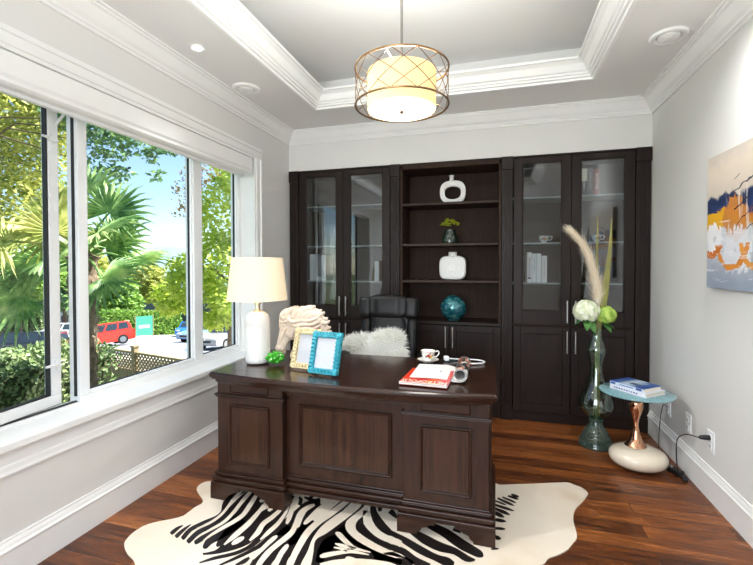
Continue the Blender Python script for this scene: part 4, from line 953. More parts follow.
([(0.09,2.521),(0.095,2.518),(0.103,2.513),(0.111,2.508),(0.118,2.505),(0.124,2.505),(0.128,2.506),(0.132,2.508),(0.135,2.509)],[(0.094,2.541),(0.1,2.54),(0.108,2.538),(0.117,2.535),(0.124,2.532),(0.129,2.528),(0.132,2.523),(0.135,2.519),(0.136,2.516)]),
([(-0.012,2.436),(-0.003,2.431),(0.011,2.424),(0.025,2.416),(0.036,2.41),(0.045,2.407),(0.052,2.406),(0.057,2.406),(0.062,2.405)],[(-0.009,2.451),(0,2.447),(0.014,2.441),(0.029,2.435),(0.04,2.43),(0.048,2.425),(0.055,2.419),(0.059,2.415),(0.063,2.412)])]
WH=[([(-1.446,1.757),(-1.44,1.769),(-1.431,1.785),(-1.422,1.804),(-1.414,1.821),(-1.409,1.836),(-1.405,1.85),(-1.402,1.864),(-1.4,1.879),(-1.4,1.895),(-1.401,1.912),(-1.403,1.929),(-1.405,1.946),(-1.409,1.965),(-1.413,1.984),(-1.418,2.002),(-1.421,2.02),(-1.424,2.037),(-1.426,2.053),(-1.428,2.068),(-1.429,2.085),(-1.431,2.106),(-1.432,2.128),(-1.433,2.149),(-1.434,2.164)],[(-1.457,1.766),(-1.451,1.778),(-1.443,1.795),(-1.435,1.815),(-1.428,1.832),(-1.424,1.847),(-1.421,1.861),(-1.419,1.875),(-1.418,1.89),(-1.418,1.906),(-1.42,1.922),(-1.422,1.939),(-1.425,1.956),(-1.429,1.974),(-1.434,1.993),(-1.439,2.012),(-1.443,2.031),(-1.446,2.049),(-1.449,2.066),(-1.451,2.083),(-1.452,2.1),(-1.452,2.12),(-1.451,2.142),(-1.45,2.162),(-1.449,2.175)]),
([(-1.398,1.71),(-1.393,1.722),(-1.386,1.739),(-1.378,1.758),(-1.37,1.776),(-1.363,1.792),(-1.356,1.807),(-1.35,1.824),(-1.345,1.842),(-1.343,1.864),(-1.343,1.889),(-1.345,1.914),(-1.346,1.939),(-1.349,1.963),(-1.353,1.987),(-1.357,2.01),(-1.36,2.031),(-1.362,2.049),(-1.363,2.066),(-1.365,2.083),(-1.367,2.1),(-1.37,2.121),(-1.373,2.143),(-1.377,2.164),(-1.379,2.178)],[(-1.409,1.718),(-1.405,1.73),(-1.399,1.748),(-1.392,1.769),(-1.386,1.788),(-1.38,1.805),(-1.374,1.821),(-1.369,1.838),(-1.366,1.856),(-1.365,1.878),(-1.366,1.902),(-1.369,1.928),(-1.372,1.952),(-1.375,1.976),(-1.38,2),(-1.385,2.024),(-1.39,2.047),(-1.392,2.067),(-1.394,2.085),(-1.395,2.102),(-1.397,2.119),(-1.398,2.138),(-1.398,2.159),(-1.399,2.178),(-1.399,2.191)]),
([(-1.353,1.686),(-1.352,1.692),(-1.351,1.701),(-1.349,1.711),(-1.346,1.723),(-1.342,1.737),(-1.336,1.752),(-1.33,1.769),(-1.323,1.786),(-1.316,1.804),(-1.308,1.823),(-1.3,1.841),(-1.293,1.859),(-1.288,1.876),(-1.284,1.891),(-1.281,1.907),(-1.28,1.926),(-1.282,1.946),(-1.285,1.968),(-1.29,1.99),(-1.294,2.011),(-1.299,2.032),(-1.304,2.054),(-1.309,2.075),(-1.315,2.096),(-1.32,2.117),(-1.326,2.14),(-1.332,2.16),(-1.335,2.174)],[(-1.361,1.691),(-1.362,1.697),(-1.362,1.707),(-1.362,1.719),(-1.361,1.733),(-1.358,1.748),(-1.354,1.766),(-1.35,1.784),(-1.345,1.803),(-1.339,1.822),(-1.332,1.842),(-1.325,1.862),(-1.32,1.88),(-1.316,1.897),(-1.313,1.913),(-1.311,1.928),(-1.311,1.944),(-1.314,1.962),(-1.318,1.982),(-1.323,2.004),(-1.328,2.026),(-1.332,2.047),(-1.337,2.068),(-1.341,2.089),(-1.345,2.11),(-1.348,2.131),(-1.351,2.152),(-1.353,2.171),(-1.355,2.184)]),
([(-1.238,1.692),(-1.235,1.702),(-1.23,1.718),(-1.224,1.736),(-1.219,1.756),(-1.215,1.778),(-1.212,1.803),(-1.209,1.829),(-1.207,1.857),(-1.208,1.886),(-1.21,1.917),(-1.213,1.947),(-1.215,1.974),(-1.217,1.996),(-1.219,2.014),(-1.221,2.029),(-1.221,2.041),(-1.219,2.054),(-1.215,2.066),(-1.21,2.076),(-1.207,2.084)],[(-1.248,1.697),(-1.249,1.711),(-1.25,1.73),(-1.251,1.753),(-1.251,1.776),(-1.249,1.8),(-1.246,1.825),(-1.243,1.851),(-1.241,1.877),(-1.24,1.905),(-1.241,1.935),(-1.242,1.964),(-1.243,1.99),(-1.244,2.011),(-1.246,2.029),(-1.247,2.045),(-1.246,2.061),(-1.241,2.075),(-1.234,2.086),(-1.227,2.094),(-1.222,2.1)]),
([(-1.203,1.703),(-1.2,1.705),(-1.197,1.708),(-1.193,1.711),(-1.189,1.716),(-1.186,1.721),(-1.183,1.728),(-1.18,1.735),(-1.178,1.741),(-1.177,1.748),(-1.177,1.754),(-1.178,1.76),(-1.178,1.764)],[(-1.216,1.712),(-1.216,1.717),(-1.217,1.723),(-1.218,1.73),(-1.217,1.737),(-1.215,1.744),(-1.212,1.752),(-1.209,1.758),(-1.205,1.764),(-1.201,1.768),(-1.197,1.771),(-1.192,1.772),(-1.189,1.774)]),
([(-1.136,1.751),(-1.133,1.761),(-1.129,1.777),(-1.124,1.795),(-1.122,1.813),(-1.124,1.831),(-1.128,1.849),(-1.132,1.864),(-1.133,1.878),(-1.132,1.893),(-1.128,1.908),(-1.124,1.924),(-1.12,1.942),(-1.118,1.96),(-1.116,1.978),(-1.114,1.995),(-1.114,2.009),(-1.115,2.02),(-1.117,2.028),(-1.119,2.034),(-1.121,2.038)],[(-1.149,1.759),(-1.15,1.772),(-1.152,1.791),(-1.153,1.812),(-1.155,1.83),(-1.158,1.845),(-1.161,1.861),(-1.164,1.879),(-1.165,1.898),(-1.163,1.916),(-1.158,1.933),(-1.153,1.948),(-1.148,1.964),(-1.146,1.98),(-1.143,1.998),(-1.141,2.015),(-1.139,2.028),(-1.136,2.035),(-1.133,2.04),(-1.131,2.042),(-1.129,2.044)]),
([(-1.274,2.059),(-1.271,2.059),(-1.266,2.06),(-1.261,2.062),(-1.256,2.066),(-1.253,2.073),(-1.25,2.081),(-1.248,2.09),(-1.246,2.096)],[(-1.287,2.072),(-1.287,2.077),(-1.287,2.083),(-1.286,2.09),(-1.285,2.096),(-1.281,2.102),(-1.276,2.109),(-1.271,2.114),(-1.268,2.119)]),
([(-1.174,1.992),(-1.173,1.996),(-1.171,2.002),(-1.17,2.008),(-1.168,2.013),(-1.168,2.018),(-1.168,2.026),(-1.169,2.033),(-1.169,2.038)],[(-1.189,1.999),(-1.192,2.005),(-1.196,2.014),(-1.199,2.025),(-1.201,2.035),(-1.2,2.043),(-1.196,2.05),(-1.193,2.054),(-1.19,2.057)]),
([(-1.093,1.771),(-1.09,1.779),(-1.085,1.791),(-1.08,1.805),(-1.076,1.821),(-1.073,1.839),(-1.069,1.86),(-1.066,1.883),(-1.065,1.907),(-1.066,1.932),(-1.068,1.957),(-1.072,1.982),(-1.075,2.005),(-1.08,2.025),(-1.086,2.044),(-1.091,2.059),(-1.094,2.069)],[(-1.1,1.776),(-1.101,1.786),(-1.101,1.801),(-1.101,1.819),(-1.101,1.838),(-1.099,1.857),(-1.095,1.879),(-1.092,1.901),(-1.09,1.923),(-1.09,1.945),(-1.091,1.969),(-1.092,1.992),(-1.094,2.013),(-1.096,2.031),(-1.099,2.047),(-1.102,2.061),(-1.104,2.072)]),
([(-1.051,1.645),(-1.049,1.66),(-1.045,1.682),(-1.041,1.707),(-1.038,1.729),(-1.035,1.748),(-1.032,1.765),(-1.029,1.78),(-1.027,1.793),(-1.026,1.802),(-1.026,1.809),(-1.026,1.814),(-1.026,1.818)],[(-1.067,1.653),(-1.066,1.669),(-1.064,1.693),(-1.063,1.72),(-1.061,1.743),(-1.059,1.763),(-1.057,1.781),(-1.054,1.797),(-1.051,1.81),(-1.046,1.819),(-1.041,1.823),(-1.037,1.825),(-1.034,1.826)]),
([(-0.99,1.583),(-0.992,1.591),(-0.994,1.603),(-0.997,1.617),(-0.999,1.632),(-1,1.646),(-1.001,1.662),(-1.002,1.678),(-1,1.695),(-0.996,1.714),(-0.99,1.736),(-0.984,1.759),(-0.978,1.781),(-0.972,1.8),(-0.967,1.819),(-0.962,1.838),(-0.96,1.859),(-0.962,1.881),(-0.966,1.903),(-0.971,1.923),(-0.976,1.942),(-0.98,1.962),(-0.984,1.982),(-0.987,1.999),(-0.988,2.014),(-0.987,2.028),(-0.983,2.043),(-0.979,2.058),(-0.975,2.072),(-0.971,2.083),(-0.966,2.094),(-0.962,2.104),(-0.959,2.111)],[(-1.018,1.59),(-1.02,1.598),(-1.022,1.611),(-1.025,1.626),(-1.027,1.642),(-1.028,1.657),(-1.029,1.674),(-1.029,1.692),(-1.028,1.711),(-1.024,1.733),(-1.018,1.757),(-1.013,1.78),(-1.007,1.803),(-1.002,1.823),(-0.997,1.842),(-0.993,1.859),(-0.991,1.876),(-0.992,1.893),(-0.996,1.91),(-1,1.93),(-1.005,1.95),(-1.01,1.97),(-1.015,1.99),(-1.02,2.012),(-1.022,2.034),(-1.02,2.055),(-1.015,2.073),(-1.009,2.089),(-1.003,2.102),(-0.995,2.113),(-0.986,2.121),(-0.978,2.126),(-0.973,2.13)]),
([(-0.915,1.606),(-0.917,1.615),(-0.921,1.627),(-0.925,1.641),(-0.928,1.654),(-0.93,1.668),(-0.933,1.682),(-0.935,1.697),(-0.937,1.71),(-0.937,1.723),(-0.937,1.736),(-0.937,1.748),(-0.938,1.758),(-0.939,1.764),(-0.94,1.769),(-0.942,1.772),(-0.943,1.775)],[(-0.942,1.609),(-0.944,1.618),(-0.947,1.63),(-0.951,1.645),(-0.955,1.66),(-0.958,1.674),(-0.961,1.69),(-0.963,1.706),(-0.965,1.721),(-0.965,1.736),(-0.965,1.75),(-0.963,1.762),(-0.962,1.771),(-0.959,1.777),(-0.956,1.78),(-0.953,1.781),(-0.951,1.782)]),
([(-1.027,1.919),(-1.027,1.925),(-1.027,1.935),(-1.027,1.947),(-1.029,1.961),(-1.033,1.979),(-1.039,1.999),(-1.045,2.02),(-1.051,2.04),(-1.057,2.061),(-1.064,2.081),(-1.07,2.099),(-1.075,2.115),(-1.079,2.128),(-1.083,2.14),(-1.087,2.151),(-1.09,2.159)],[(-1.04,1.923),(-1.043,1.93),(-1.047,1.941),(-1.052,1.954),(-1.057,1.968),(-1.063,1.985),(-1.069,2.004),(-1.075,2.025),(-1.082,2.045),(-1.088,2.064),(-1.096,2.084),(-1.103,2.104),(-1.109,2.123),(-1.112,2.139),(-1.112,2.153),(-1.112,2.162),(-1.111,2.169)]),
([(-0.942,1.941),(-0.94,1.942),(-0.937,1.944),(-0.933,1.949),(-0.929,1.956),(-0.925,1.968),(-0.92,1.983),(-0.915,1.999),(-0.91,2.016),(-0.906,2.033),(-0.903,2.05),(-0.9,2.067),(-0.896,2.083),(-0.893,2.098),(-0.889,2.113),(-0.886,2.128),(-0.881,2.143),(-0.876,2.159),(-0.869,2.174),(-0.863,2.188),(-0.859,2.198)],[(-0.953,1.95),(-0.953,1.954),(-0.954,1.959),(-0.955,1.967),(-0.955,1.977),(-0.954,1.991),(-0.952,2.009),(-0.95,2.028),(-0.948,2.047),(-0.945,2.065),(-0.942,2.083),(-0.939,2.101),(-0.934,2.118),(-0.929,2.134),(-0.922,2.148),(-0.915,2.161),(-0.909,2.175),(-0.902,2.189),(-0.894,2.205),(-0.887,2.218),(-0.883,2.228)]),
([(-0.852,1.613),(-0.854,1.622),(-0.856,1.635),(-0.859,1.651),(-0.862,1.667),(-0.865,1.684),(-0.868,1.702),(-0.871,1.721),(-0.873,1.743),(-0.876,1.771),(-0.878,1.804),(-0.88,1.837),(-0.88,1.867),(-0.879,1.891),(-0.876,1.913),(-0.872,1.934),(-0.867,1.955),(-0.862,1.974),(-0.855,1.992),(-0.848,2.009),(-0.84,2.028),(-0.833,2.047),(-0.826,2.067),(-0.819,2.087),(-0.812,2.108),(-0.804,2.133),(-0.797,2.16),(-0.79,2.185),(-0.786,2.203)],[(-0.882,1.619),(-0.884,1.628),(-0.886,1.641),(-0.889,1.657),(-0.892,1.673),(-0.896,1.69),(-0.9,1.709),(-0.904,1.73),(-0.908,1.754),(-0.911,1.784),(-0.915,1.818),(-0.918,1.854),(-0.919,1.887),(-0.917,1.916),(-0.912,1.941),(-0.907,1.963),(-0.901,1.984),(-0.894,2.005),(-0.887,2.025),(-0.88,2.043),(-0.873,2.062),(-0.866,2.082),(-0.859,2.101),(-0.851,2.121),(-0.844,2.142),(-0.836,2.165),(-0.827,2.191),(-0.819,2.215),(-0.813,2.232)]),
([(-0.778,1.629),(-0.779,1.639),(-0.781,1.652),(-0.783,1.668),(-0.787,1.685),(-0.791,1.701),(-0.796,1.718),(-0.802,1.736),(-0.808,1.755),(-0.816,1.778),(-0.825,1.801),(-0.833,1.824),(-0.836,1.844),(-0.833,1.861),(-0.825,1.876),(-0.815,1.89),(-0.805,1.908),(-0.797,1.928),(-0.788,1.95),(-0.78,1.973),(-0.771,1.996),(-0.763,2.018),(-0.754,2.04),(-0.746,2.062),(-0.739,2.083),(-0.732,2.104),(-0.726,2.124),(-0.72,2.144),(-0.715,2.166),(-0.713,2.188),(-0.711,2.211),(-0.711,2.23),(-0.711,2.242)],[(-0.826,1.639),(-0.828,1.649),(-0.83,1.663),(-0.832,1.678),(-0.834,1.694),(-0.835,1.709),(-0.836,1.724),(-0.837,1.741),(-0.839,1.758),(-0.842,1.779),(-0.847,1.802),(-0.852,1.827),(-0.855,1.852),(-0.856,1.876),(-0.856,1.901),(-0.855,1.925),(-0.852,1.948),(-0.846,1.973),(-0.839,1.998),(-0.83,2.023),(-0.821,2.047),(-0.811,2.07),(-0.801,2.092),(-0.791,2.113),(-0.782,2.132),(-0.773,2.151),(-0.764,2.168),(-0.757,2.183),(-0.751,2.198),(-0.749,2.214),(-0.748,2.232),(-0.749,2.25),(-0.749,2.264)]),
([(-0.706,2.251),(-0.703,2.234),(-0.699,2.212),(-0.696,2.19),(-0.696,2.172),(-0.7,2.155),(-0.708,2.135),(-0.717,2.114),(-0.725,2.092),(-0.731,2.073),(-0.738,2.052),(-0.743,2.026),(-0.738,1.993),(-0.723,1.963),(-0.704,1.942),(-0.684,1.925),(-0.662,1.909),(-0.637,1.894),(-0.608,1.88),(-0.578,1.867),(-0.55,1.856),(-0.521,1.847),(-0.492,1.84),(-0.466,1.835),(-0.447,1.831),(-0.435,1.83),(-0.428,1.831),(-0.424,1.832),(-0.42,1.834),(-0.413,1.836),(-0.405,1.838),(-0.398,1.841),(-0.393,1.843)],[(-0.67,2.247),(-0.667,2.231),(-0.663,2.206),(-0.66,2.177),(-0.66,2.147),(-0.666,2.121),(-0.674,2.097),(-0.681,2.076),(-0.687,2.056),(-0.691,2.035),(-0.695,2.017),(-0.696,2.005),(-0.695,2.002),(-0.693,1.997),(-0.685,1.986),(-0.671,1.972),(-0.654,1.958),(-0.631,1.943),(-0.604,1.927),(-0.575,1.913),(-0.548,1.9),(-0.52,1.889),(-0.492,1.879),(-0.466,1.871),(-0.446,1.865),(-0.435,1.861),(-0.43,1.859),(-0.427,1.857),(-0.422,1.856),(-0.414,1.854),(-0.406,1.851),(-0.398,1.85),(-0.393,1.848)]),
([(-0.689,2.141),(-0.683,2.121),(-0.675,2.093),(-0.663,2.061),(-0.649,2.032),(-0.633,2.009),(-0.615,1.991),(-0.598,1.976),(-0.581,1.963),(-0.564,1.952),(-0.546,1.942),(-0.528,1.934),(-0.509,1.928),(-0.489,1.926),(-0.468,1.926),(-0.45,1.927),(-0.44,1.927),(-0.44,1.929),(-0.439,1.927),(-0.44,1.919),(-0.44,1.912)],[(-0.666,2.15),(-0.659,2.13),(-0.649,2.104),(-0.638,2.078),(-0.627,2.059),(-0.616,2.046),(-0.603,2.033),(-0.588,2.022),(-0.572,2.01),(-0.557,2),(-0.541,1.991),(-0.525,1.983),(-0.509,1.976),(-0.491,1.97),(-0.471,1.966),(-0.451,1.962),(-0.435,1.955),(-0.425,1.938),(-0.426,1.921),(-0.429,1.912),(-0.432,1.907)]),
([(-0.762,1.914),(-0.758,1.911),(-0.754,1.908),(-0.75,1.904),(-0.745,1.899),(-0.736,1.892),(-0.723,1.882),(-0.709,1.872),(-0.696,1.862),(-0.683,1.854),(-0.67,1.846),(-0.657,1.839),(-0.644,1.834),(-0.63,1.831),(-0.618,1.83),(-0.606,1.83),(-0.595,1.83),(-0.583,1.83),(-0.571,1.831),(-0.561,1.831),(-0.554,1.831)],[(-0.765,1.929),(-0.762,1.931),(-0.758,1.934),(-0.751,1.935),(-0.74,1.932),(-0.728,1.924),(-0.715,1.913),(-0.702,1.901),(-0.689,1.891),(-0.677,1.881),(-0.665,1.872),(-0.654,1.864),(-0.643,1.857),(-0.632,1.853),(-0.62,1.849),(-0.608,1.847),(-0.597,1.844),(-0.585,1.842),(-0.573,1.841),(-0.562,1.84),(-0.555,1.839)]),
([(-0.735,1.843),(-0.729,1.841),(-0.721,1.837),(-0.711,1.834),(-0.701,1.832),(-0.69,1.831),(-0.678,1.831),(-0.665,1.832),(-0.655,1.833),(-0.646,1.834),(-0.638,1.836),(-0.631,1.838),(-0.627,1.839)],[(-0.736,1.851),(-0.731,1.852),(-0.723,1.853),(-0.715,1.854),(-0.705,1.854),(-0.694,1.854),(-0.682,1.853),(-0.67,1.852),(-0.659,1.851),(-0.65,1.85),(-0.641,1.85),(-0.634,1.85),(-0.629,1.85)]),
([(-0.732,1.817),(-0.726,1.817),(-0.718,1.816),(-0.709,1.814),(-0.701,1.813),(-0.691,1.812),(-0.679,1.81),(-0.669,1.808),(-0.662,1.807)],[(-0.733,1.823),(-0.728,1.825),(-0.721,1.826),(-0.713,1.828),(-0.704,1.829),(-0.694,1.83),(-0.683,1.83),(-0.672,1.829),(-0.665,1.829)]),
([(-0.764,1.738),(-0.761,1.738),(-0.758,1.739),(-0.753,1.74),(-0.747,1.743),(-0.738,1.748),(-0.728,1.755),(-0.716,1.763),(-0.704,1.771),(-0.689,1.78),(-0.674,1.789),(-0.658,1.797),(-0.643,1.804),(-0.629,1.807),(-0.615,1.809),(-0.601,1.81),(-0.588,1.811),(-0.578,1.812),(-0.569,1.813),(-0.561,1.813),(-0.556,1.814)],[(-0.772,1.749),(-0.772,1.752),(-0.771,1.757),(-0.768,1.762),(-0.763,1.768),(-0.754,1.775),(-0.743,1.782),(-0.731,1.789),(-0.717,1.796),(-0.702,1.804),(-0.686,1.813),(-0.669,1.821),(-0.652,1.827),(-0.635,1.829),(-0.618,1.828),(-0.603,1.826),(-0.591,1.825),(-0.58,1.824),(-0.57,1.822),(-0.562,1.821),(-0.557,1.82)]),
([(-0.742,1.687),(-0.731,1.692),(-0.716,1.699),(-0.699,1.707),(-0.681,1.714),(-0.664,1.721),(-0.645,1.728),(-0.626,1.735),(-0.607,1.741),(-0.588,1.747),(-0.569,1.752),(-0.549,1.757),(-0.53,1.761),(-0.509,1.765),(-0.488,1.769),(-0.468,1.772),(-0.451,1.774),(-0.436,1.774),(-0.424,1.772),(-0.413,1.77),(-0.406,1.769)],[(-0.752,1.704),(-0.743,1.711),(-0.729,1.721),(-0.713,1.733),(-0.696,1.743),(-0.678,1.752),(-0.659,1.76),(-0.639,1.767),(-0.618,1.773),(-0.598,1.779),(-0.578,1.784),(-0.557,1.787),(-0.537,1.791),(-0.515,1.793),(-0.493,1.795),(-0.472,1.796),(-0.453,1.796),(-0.437,1.793),(-0.423,1.789),(-0.412,1.784),(-0.405,1.781)]),
([(-0.49,1.838),(-0.483,1.838),(-0.472,1.84),(-0.46,1.841),(-0.45,1.841),(-0.441,1.84),(-0.432,1.839),(-0.423,1.838),(-0.415,1.838),(-0.408,1.839),(-0.402,1.84),(-0.397,1.842),(-0.393,1.843)],[(-0.494,1.849),(-0.487,1.853),(-0.476,1.858),(-0.465,1.864),(-0.453,1.867),(-0.443,1.867),(-0.432,1.866),(-0.423,1.864),(-0.415,1.861),(-0.408,1.858),(-0.402,1.855),(-0.396,1.851),(-0.393,1.848)])]
OUTL=[(-1.692,2.183),(-1.724,2.161),(-1.731,2.122),(-1.713,2.08),(-1.663,2.038),(-1.608,1.999),(-1.583,1.964),(-1.594,1.922),(-1.597,1.878),(-1.602,1.834),(-1.635,1.8),(-1.687,1.762),(-1.721,1.729),(-1.739,1.689),(-1.739,1.639),(-1.724,1.59),(-1.696,1.559),(-1.638,1.522),(-1.578,1.497),(-1.544,1.473)]
OUTR=[(0.204,1.97),(0.237,2.022),(0.282,2.059),(0.327,2.105),(0.36,2.161),(0.389,2.218),(0.394,2.284),(0.395,2.353),(0.41,2.43),(0.433,2.49),(0.474,2.558),(0.515,2.638),(0.525,2.676),(0.504,2.725),(0.464,2.747),(0.431,2.765),(0.365,2.747),(0.288,2.717),(0.223,2.692),(0.129,2.661),(0.035,2.626),(-0.003,2.638)]

def rug():
    hide = NT('cream_hide_hair')
    n1 = hide.noise(hide.coords(), 2.2, 3)
    n2 = hide.noise(hide.coords((40, 160, 40)), 3, 3)
    c = hide.ramp(n1, [(0.35, srgb(234, 222, 204)), (0.6, srgb(228, 213, 192)), (0.75, srgb(212, 190, 164))])
    hide.base(c)
    hide.b.inputs['Roughness'].default_value = 0.8
    hide.bump(n2, 0.25, 0.003)
    dark = NT('black_hide_hair')
    n3 = dark.noise(dark.coords((50, 120, 50)), 4, 3)
    dark.base(dark.ramp(n3, [(0.3, srgb(12, 9, 9)), (0.75, srgb(34, 25, 22))]))
    dark.b.inputs['Roughness'].default_value = 0.42
    bottom = [(-1.46, 1.40), (-1.36, 1.34), (-1.25, 1.33), (-1.1, 1.38), (-0.95, 1.47), (-0.8, 1.53), (-0.62, 1.55), (-0.45, 1.54), (-0.3, 1.58), (-0.15, 1.68), (-0.02, 1.80), (0.1, 1.90)]
    back = [(-0.1, 2.62), (-0.3, 2.66), (-0.6, 2.64), (-0.9, 2.6), (-1.15, 2.5), (-1.38, 2.34), (-1.52, 2.24), (-1.62, 2.2)]
    O = OUTL + bottom + OUTR + back
    O = [tuple(v) for v in spline([(x, y, 0) for x, y in O] + [(O[0][0], O[0][1], 0)], 4)][:-1]
    m = MB()
    m.prism([(x, y) for x, y, z in O], 'Z', 0.0, 0.005, 0)
    for i, (L, R) in enumerate(BL + EXTRA):
        n = len(L)
        z = 0.0056
        m.add([(x, y, z) for x, y in L] + [(x, y, z) for x, y in R], [(k, n + k, n + k + 1, k + 1) for k in range(n - 1)], 1)
    for i, (L, R) in enumerate(WH):
        n = len(L)
        z = 0.0064
        m.add([(x, y, z) for x, y in L] + [(x, y, z) for x, y in R], [(k, n + k, n + k + 1, k + 1) for k in range(n - 1)], 0)
    single(m, 'zebra_hide_rug', [hide.m, dark.m], 'black and cream zebra hide rug lying under the desk', 'rug', (-0.6, 1.95, 0))
EXTRA = []
def ribbon(pts, w):
    P = spline([(x, y, 0) for x, y in pts], 5)
    L, R = [], []
    n = len(P)
    for i, p in enumerate(P):
        d = (P[min(i + 1, n - 1)] - P[max(i - 1, 0)]).normalized()
        k = w * (0.25 + 0.75 * math.sin(PI * min(max(i / (n - 1), 0.04), 0.96)))
        L.append((p.x - d.y * k / 2, p.y + d.x * k / 2))
        R.append((p.x + d.y * k / 2, p.y - d.x * k / 2))
    EXTRA.append((L, R))
for i in range(9):      # the bands that run on under the desk
    x = -1.3 + i * 0.14
    ribbon([(x, 2.16), (x + 0.02 * math.sin(i), 2.3), (x + 0.07, 2.45), (x + 0.05, 2.55)], 0.055)
rug()

# ------------------------------------------------------------------ the desk
DZ = 0.742
M_DESK = wood('dark_walnut_desk', (32, 17, 10), (62, 35, 21), 'X', 0.32, 0.12)
M_DESKZ = wood('dark_walnut_desk_upright', (32, 17, 10), (64, 36, 22), 'Z', 0.34, 0.1)
M_TOP = wood('polished_walnut_top', (32, 19, 14), (56, 34, 25), 'X', 0.2, 0.2, 0.8)
def veneer(name, ctr):
    return wood(name, (28, 15, 8), (76, 44, 26), 'Z', 0.34, 0.1, 0.8, ctr)
desk = thing('executive_desk', 'large dark walnut pedestal desk with a bowed front, standing on the zebra hide', 'desk', (-0.78, 2.33, 0.006))
X0, X1, YBK = -1.556, 0.012, 2.67
def bow(x, y0=1.995, amt=0.072):
    t = (x - X0) / (X1 - X0) * 2 - 1
    return y0 - amt * (1 - t * t)
def slab(inset, n=28):
    a, b = X0 + inset, X1 - inset
    P = [(a + (b - a) * i / n, 0) for i in range(n + 1)]
    return [(x, bow(x) + inset) for x, _ in P] + [(b, YBK - inset), (a, YBK - inset)]
def layered(lay, m=0):
    mb = MB()
    n = None
    vs, fs = [], []
    for ins, z in lay:
        p = slab(ins)
        n = len(p)
        vs += [(x, y, z) for x, y in p]
    for j in range(len(lay) - 1):
        fs += [(j * n + i, j * n + (i + 1) % n, (j + 1) * n + (i + 1) % n, (j + 1) * n + i) for i in range(n)]
    fs += [tuple(range(n))[::-1], tuple(range((len(lay) - 1) * n, len(lay) * n))]
    return mb.add(vs, fs, m)
top = layered([(0.036, 0.676), (0.03, 0.684), (0.026, 0.696), (0.012, 0.702), (0.010, 0.708), (0.003, 0.712), (0.0, 0.722), (0.001, 0.732), (0.008, 0.738), (0.010, 0.742)])
top.build('desktop', M_TOP, desk)
inl = MB()
inl.prism([(-1.46, 2.07), (-0.09, 2.07), (-0.09, 2.6), (-1.46, 2.6)], 'Z', 0.742, 0.7424)
inl.build('writing_field', wood('crossbanded_walnut_field', (34, 20, 14), (60, 36, 25), 'Y', 0.2, 0.2, 0.7), desk)

def frame_mould(mb, x0, x1, z0, z1, y, w=0.016, d=0.012):
    """raised picture-frame moulding on a front face (towards -y)"""
    prof = [(0.0, 0.0), (0.001, d * 0.7), (w * 0.35, d), (w * 0.6, d * 0.75), (w * 0.7, d * 0.3), (w, 0.0)]
    vs = []
    for o, t in prof:
        vs += [(x0 + o, y - t, z0 + o), (x1 - o, y - t, z0 + o), (x1 - o, y - t, z1 - o), (x0 + o, y - t, z1 - o)]
    mb.add(vs, [(j * 4 + i, j * 4 + (i + 1) % 4, (j + 1) * 4 + (i + 1) % 4, (j + 1) * 4 + i) for j in range(len(prof) - 1) for i in range(4)])
def step_base(mb, x0, x1, y0, y1, z0, steps):
    z = z0
    for h, o in steps:
        mb.box(x0 - o, x1 + o, y0 - o, y1 + o * 0, z, z + h)
        z += h
def pedestal(x0, x1, inner_left):
    yf, yb = 2.05, 2.62
    p = MB()
    p.box(x0, x1, yf, yb, 0.155, 0.676)
    ped = p.build('pedestal', M_DESKZ, desk, bevel=0.003)
    m = MB()
    m.box(x0 - 0.014, x1 + 0.014, yf - 0.014, yb, 0.597, 0.608)
    m.box(x0 - 0.009, x1 + 0.009, yf - 0.009, yb, 0.588, 0.597)
    m.build('waist_moulding', M_DESK, ped, bevel=0.003)
    cx = (x0 + x1) / 2
    s = MB()
    s.box(cx - 0.115, cx + 0.115, yf - 0.006, yf, 0.622, 0.664)
    frame_mould(s, cx - 0.122, cx + 0.122, 0.616, 0.670, yf, 0.01, 0.011)
    s.build('writing_slide', M_DESK, ped)
    f = MB()
    frame_mould(f, cx - 0.128, cx + 0.128, 0.212, 0.552, yf, 0.02, 0.014)
    f.build('panel_moulding', M_DESK, ped)
    MB().box(cx - 0.11, cx + 0.11, yf - 0.003, yf + 0.001, 0.230, 0.534).build('panel_veneer', veneer('panel_veneer_%d' % (x0 > -1), (cx - desk.location.x, 0, 0.382)), ped)
    b = MB()
    step_base(b, x0, x1, yf, yb, 0.078, [(0.024, 0.03), (0.012, 0.017), (0.018, 0.025), (0.012, 0.009), (0.012, 0.015), (0.008, 0.006)])
    b.build('base_moulding', M_DESK, ped, bevel=0.0035)
    # bracket feet
    for a, s_ in ((x0 - 0.03, 1), (x1 + 0.03, -1)):
        for y0, y1 in ((yf - 0.03, yf + 0.05), (yb - 0.06, yb)):
            q = [(a, 0.0068), (a + s_ * 0.10, 0.0068), (a + s_ * 0.104, 0.02), (a + s_ * 0.118, 0.03), (a + s_ * 0.125, 0.044), (a + s_ * 0.15, 0.052), (a + s_ * 0.16, 0.062), (a + s_ * 0.19, 0.066), (a + s_ * 0.19, 0.079), (a, 0.079)]
            MB().prism(q, 'Y', y0, y1).build('bracket_foot', M_DESK, ped, bevel=0.003)
    sd = MB()
    if not inner_left:
        sd.box(x1, x1 + 0.008, yf + 0.06, yb - 0.06, 0.2, 0.56)
    else:
        sd.box(x0 - 0.008, x0, yf + 0.06, yb - 0.06, 0.2, 0.56)
    sd.build('side_panel', M_DESKZ, ped, bevel=0.003)
pedestal(-1.54, -1.125, True)
pedestal(-0.442, -0.026, False)
yk = 2.098
k = MB()
k.box(-1.125, -0.445, yk, yk + 0.025, 0.14, 0.676)
kp = k.build('modesty_panel', M_DESKZ, desk, bevel=0.002)
f = MB()
frame_mould(f, -1.045, -0.515, 0.232, 0.572, yk, 0.022, 0.016)
f.build('panel_moulding', M_DESK, kp)
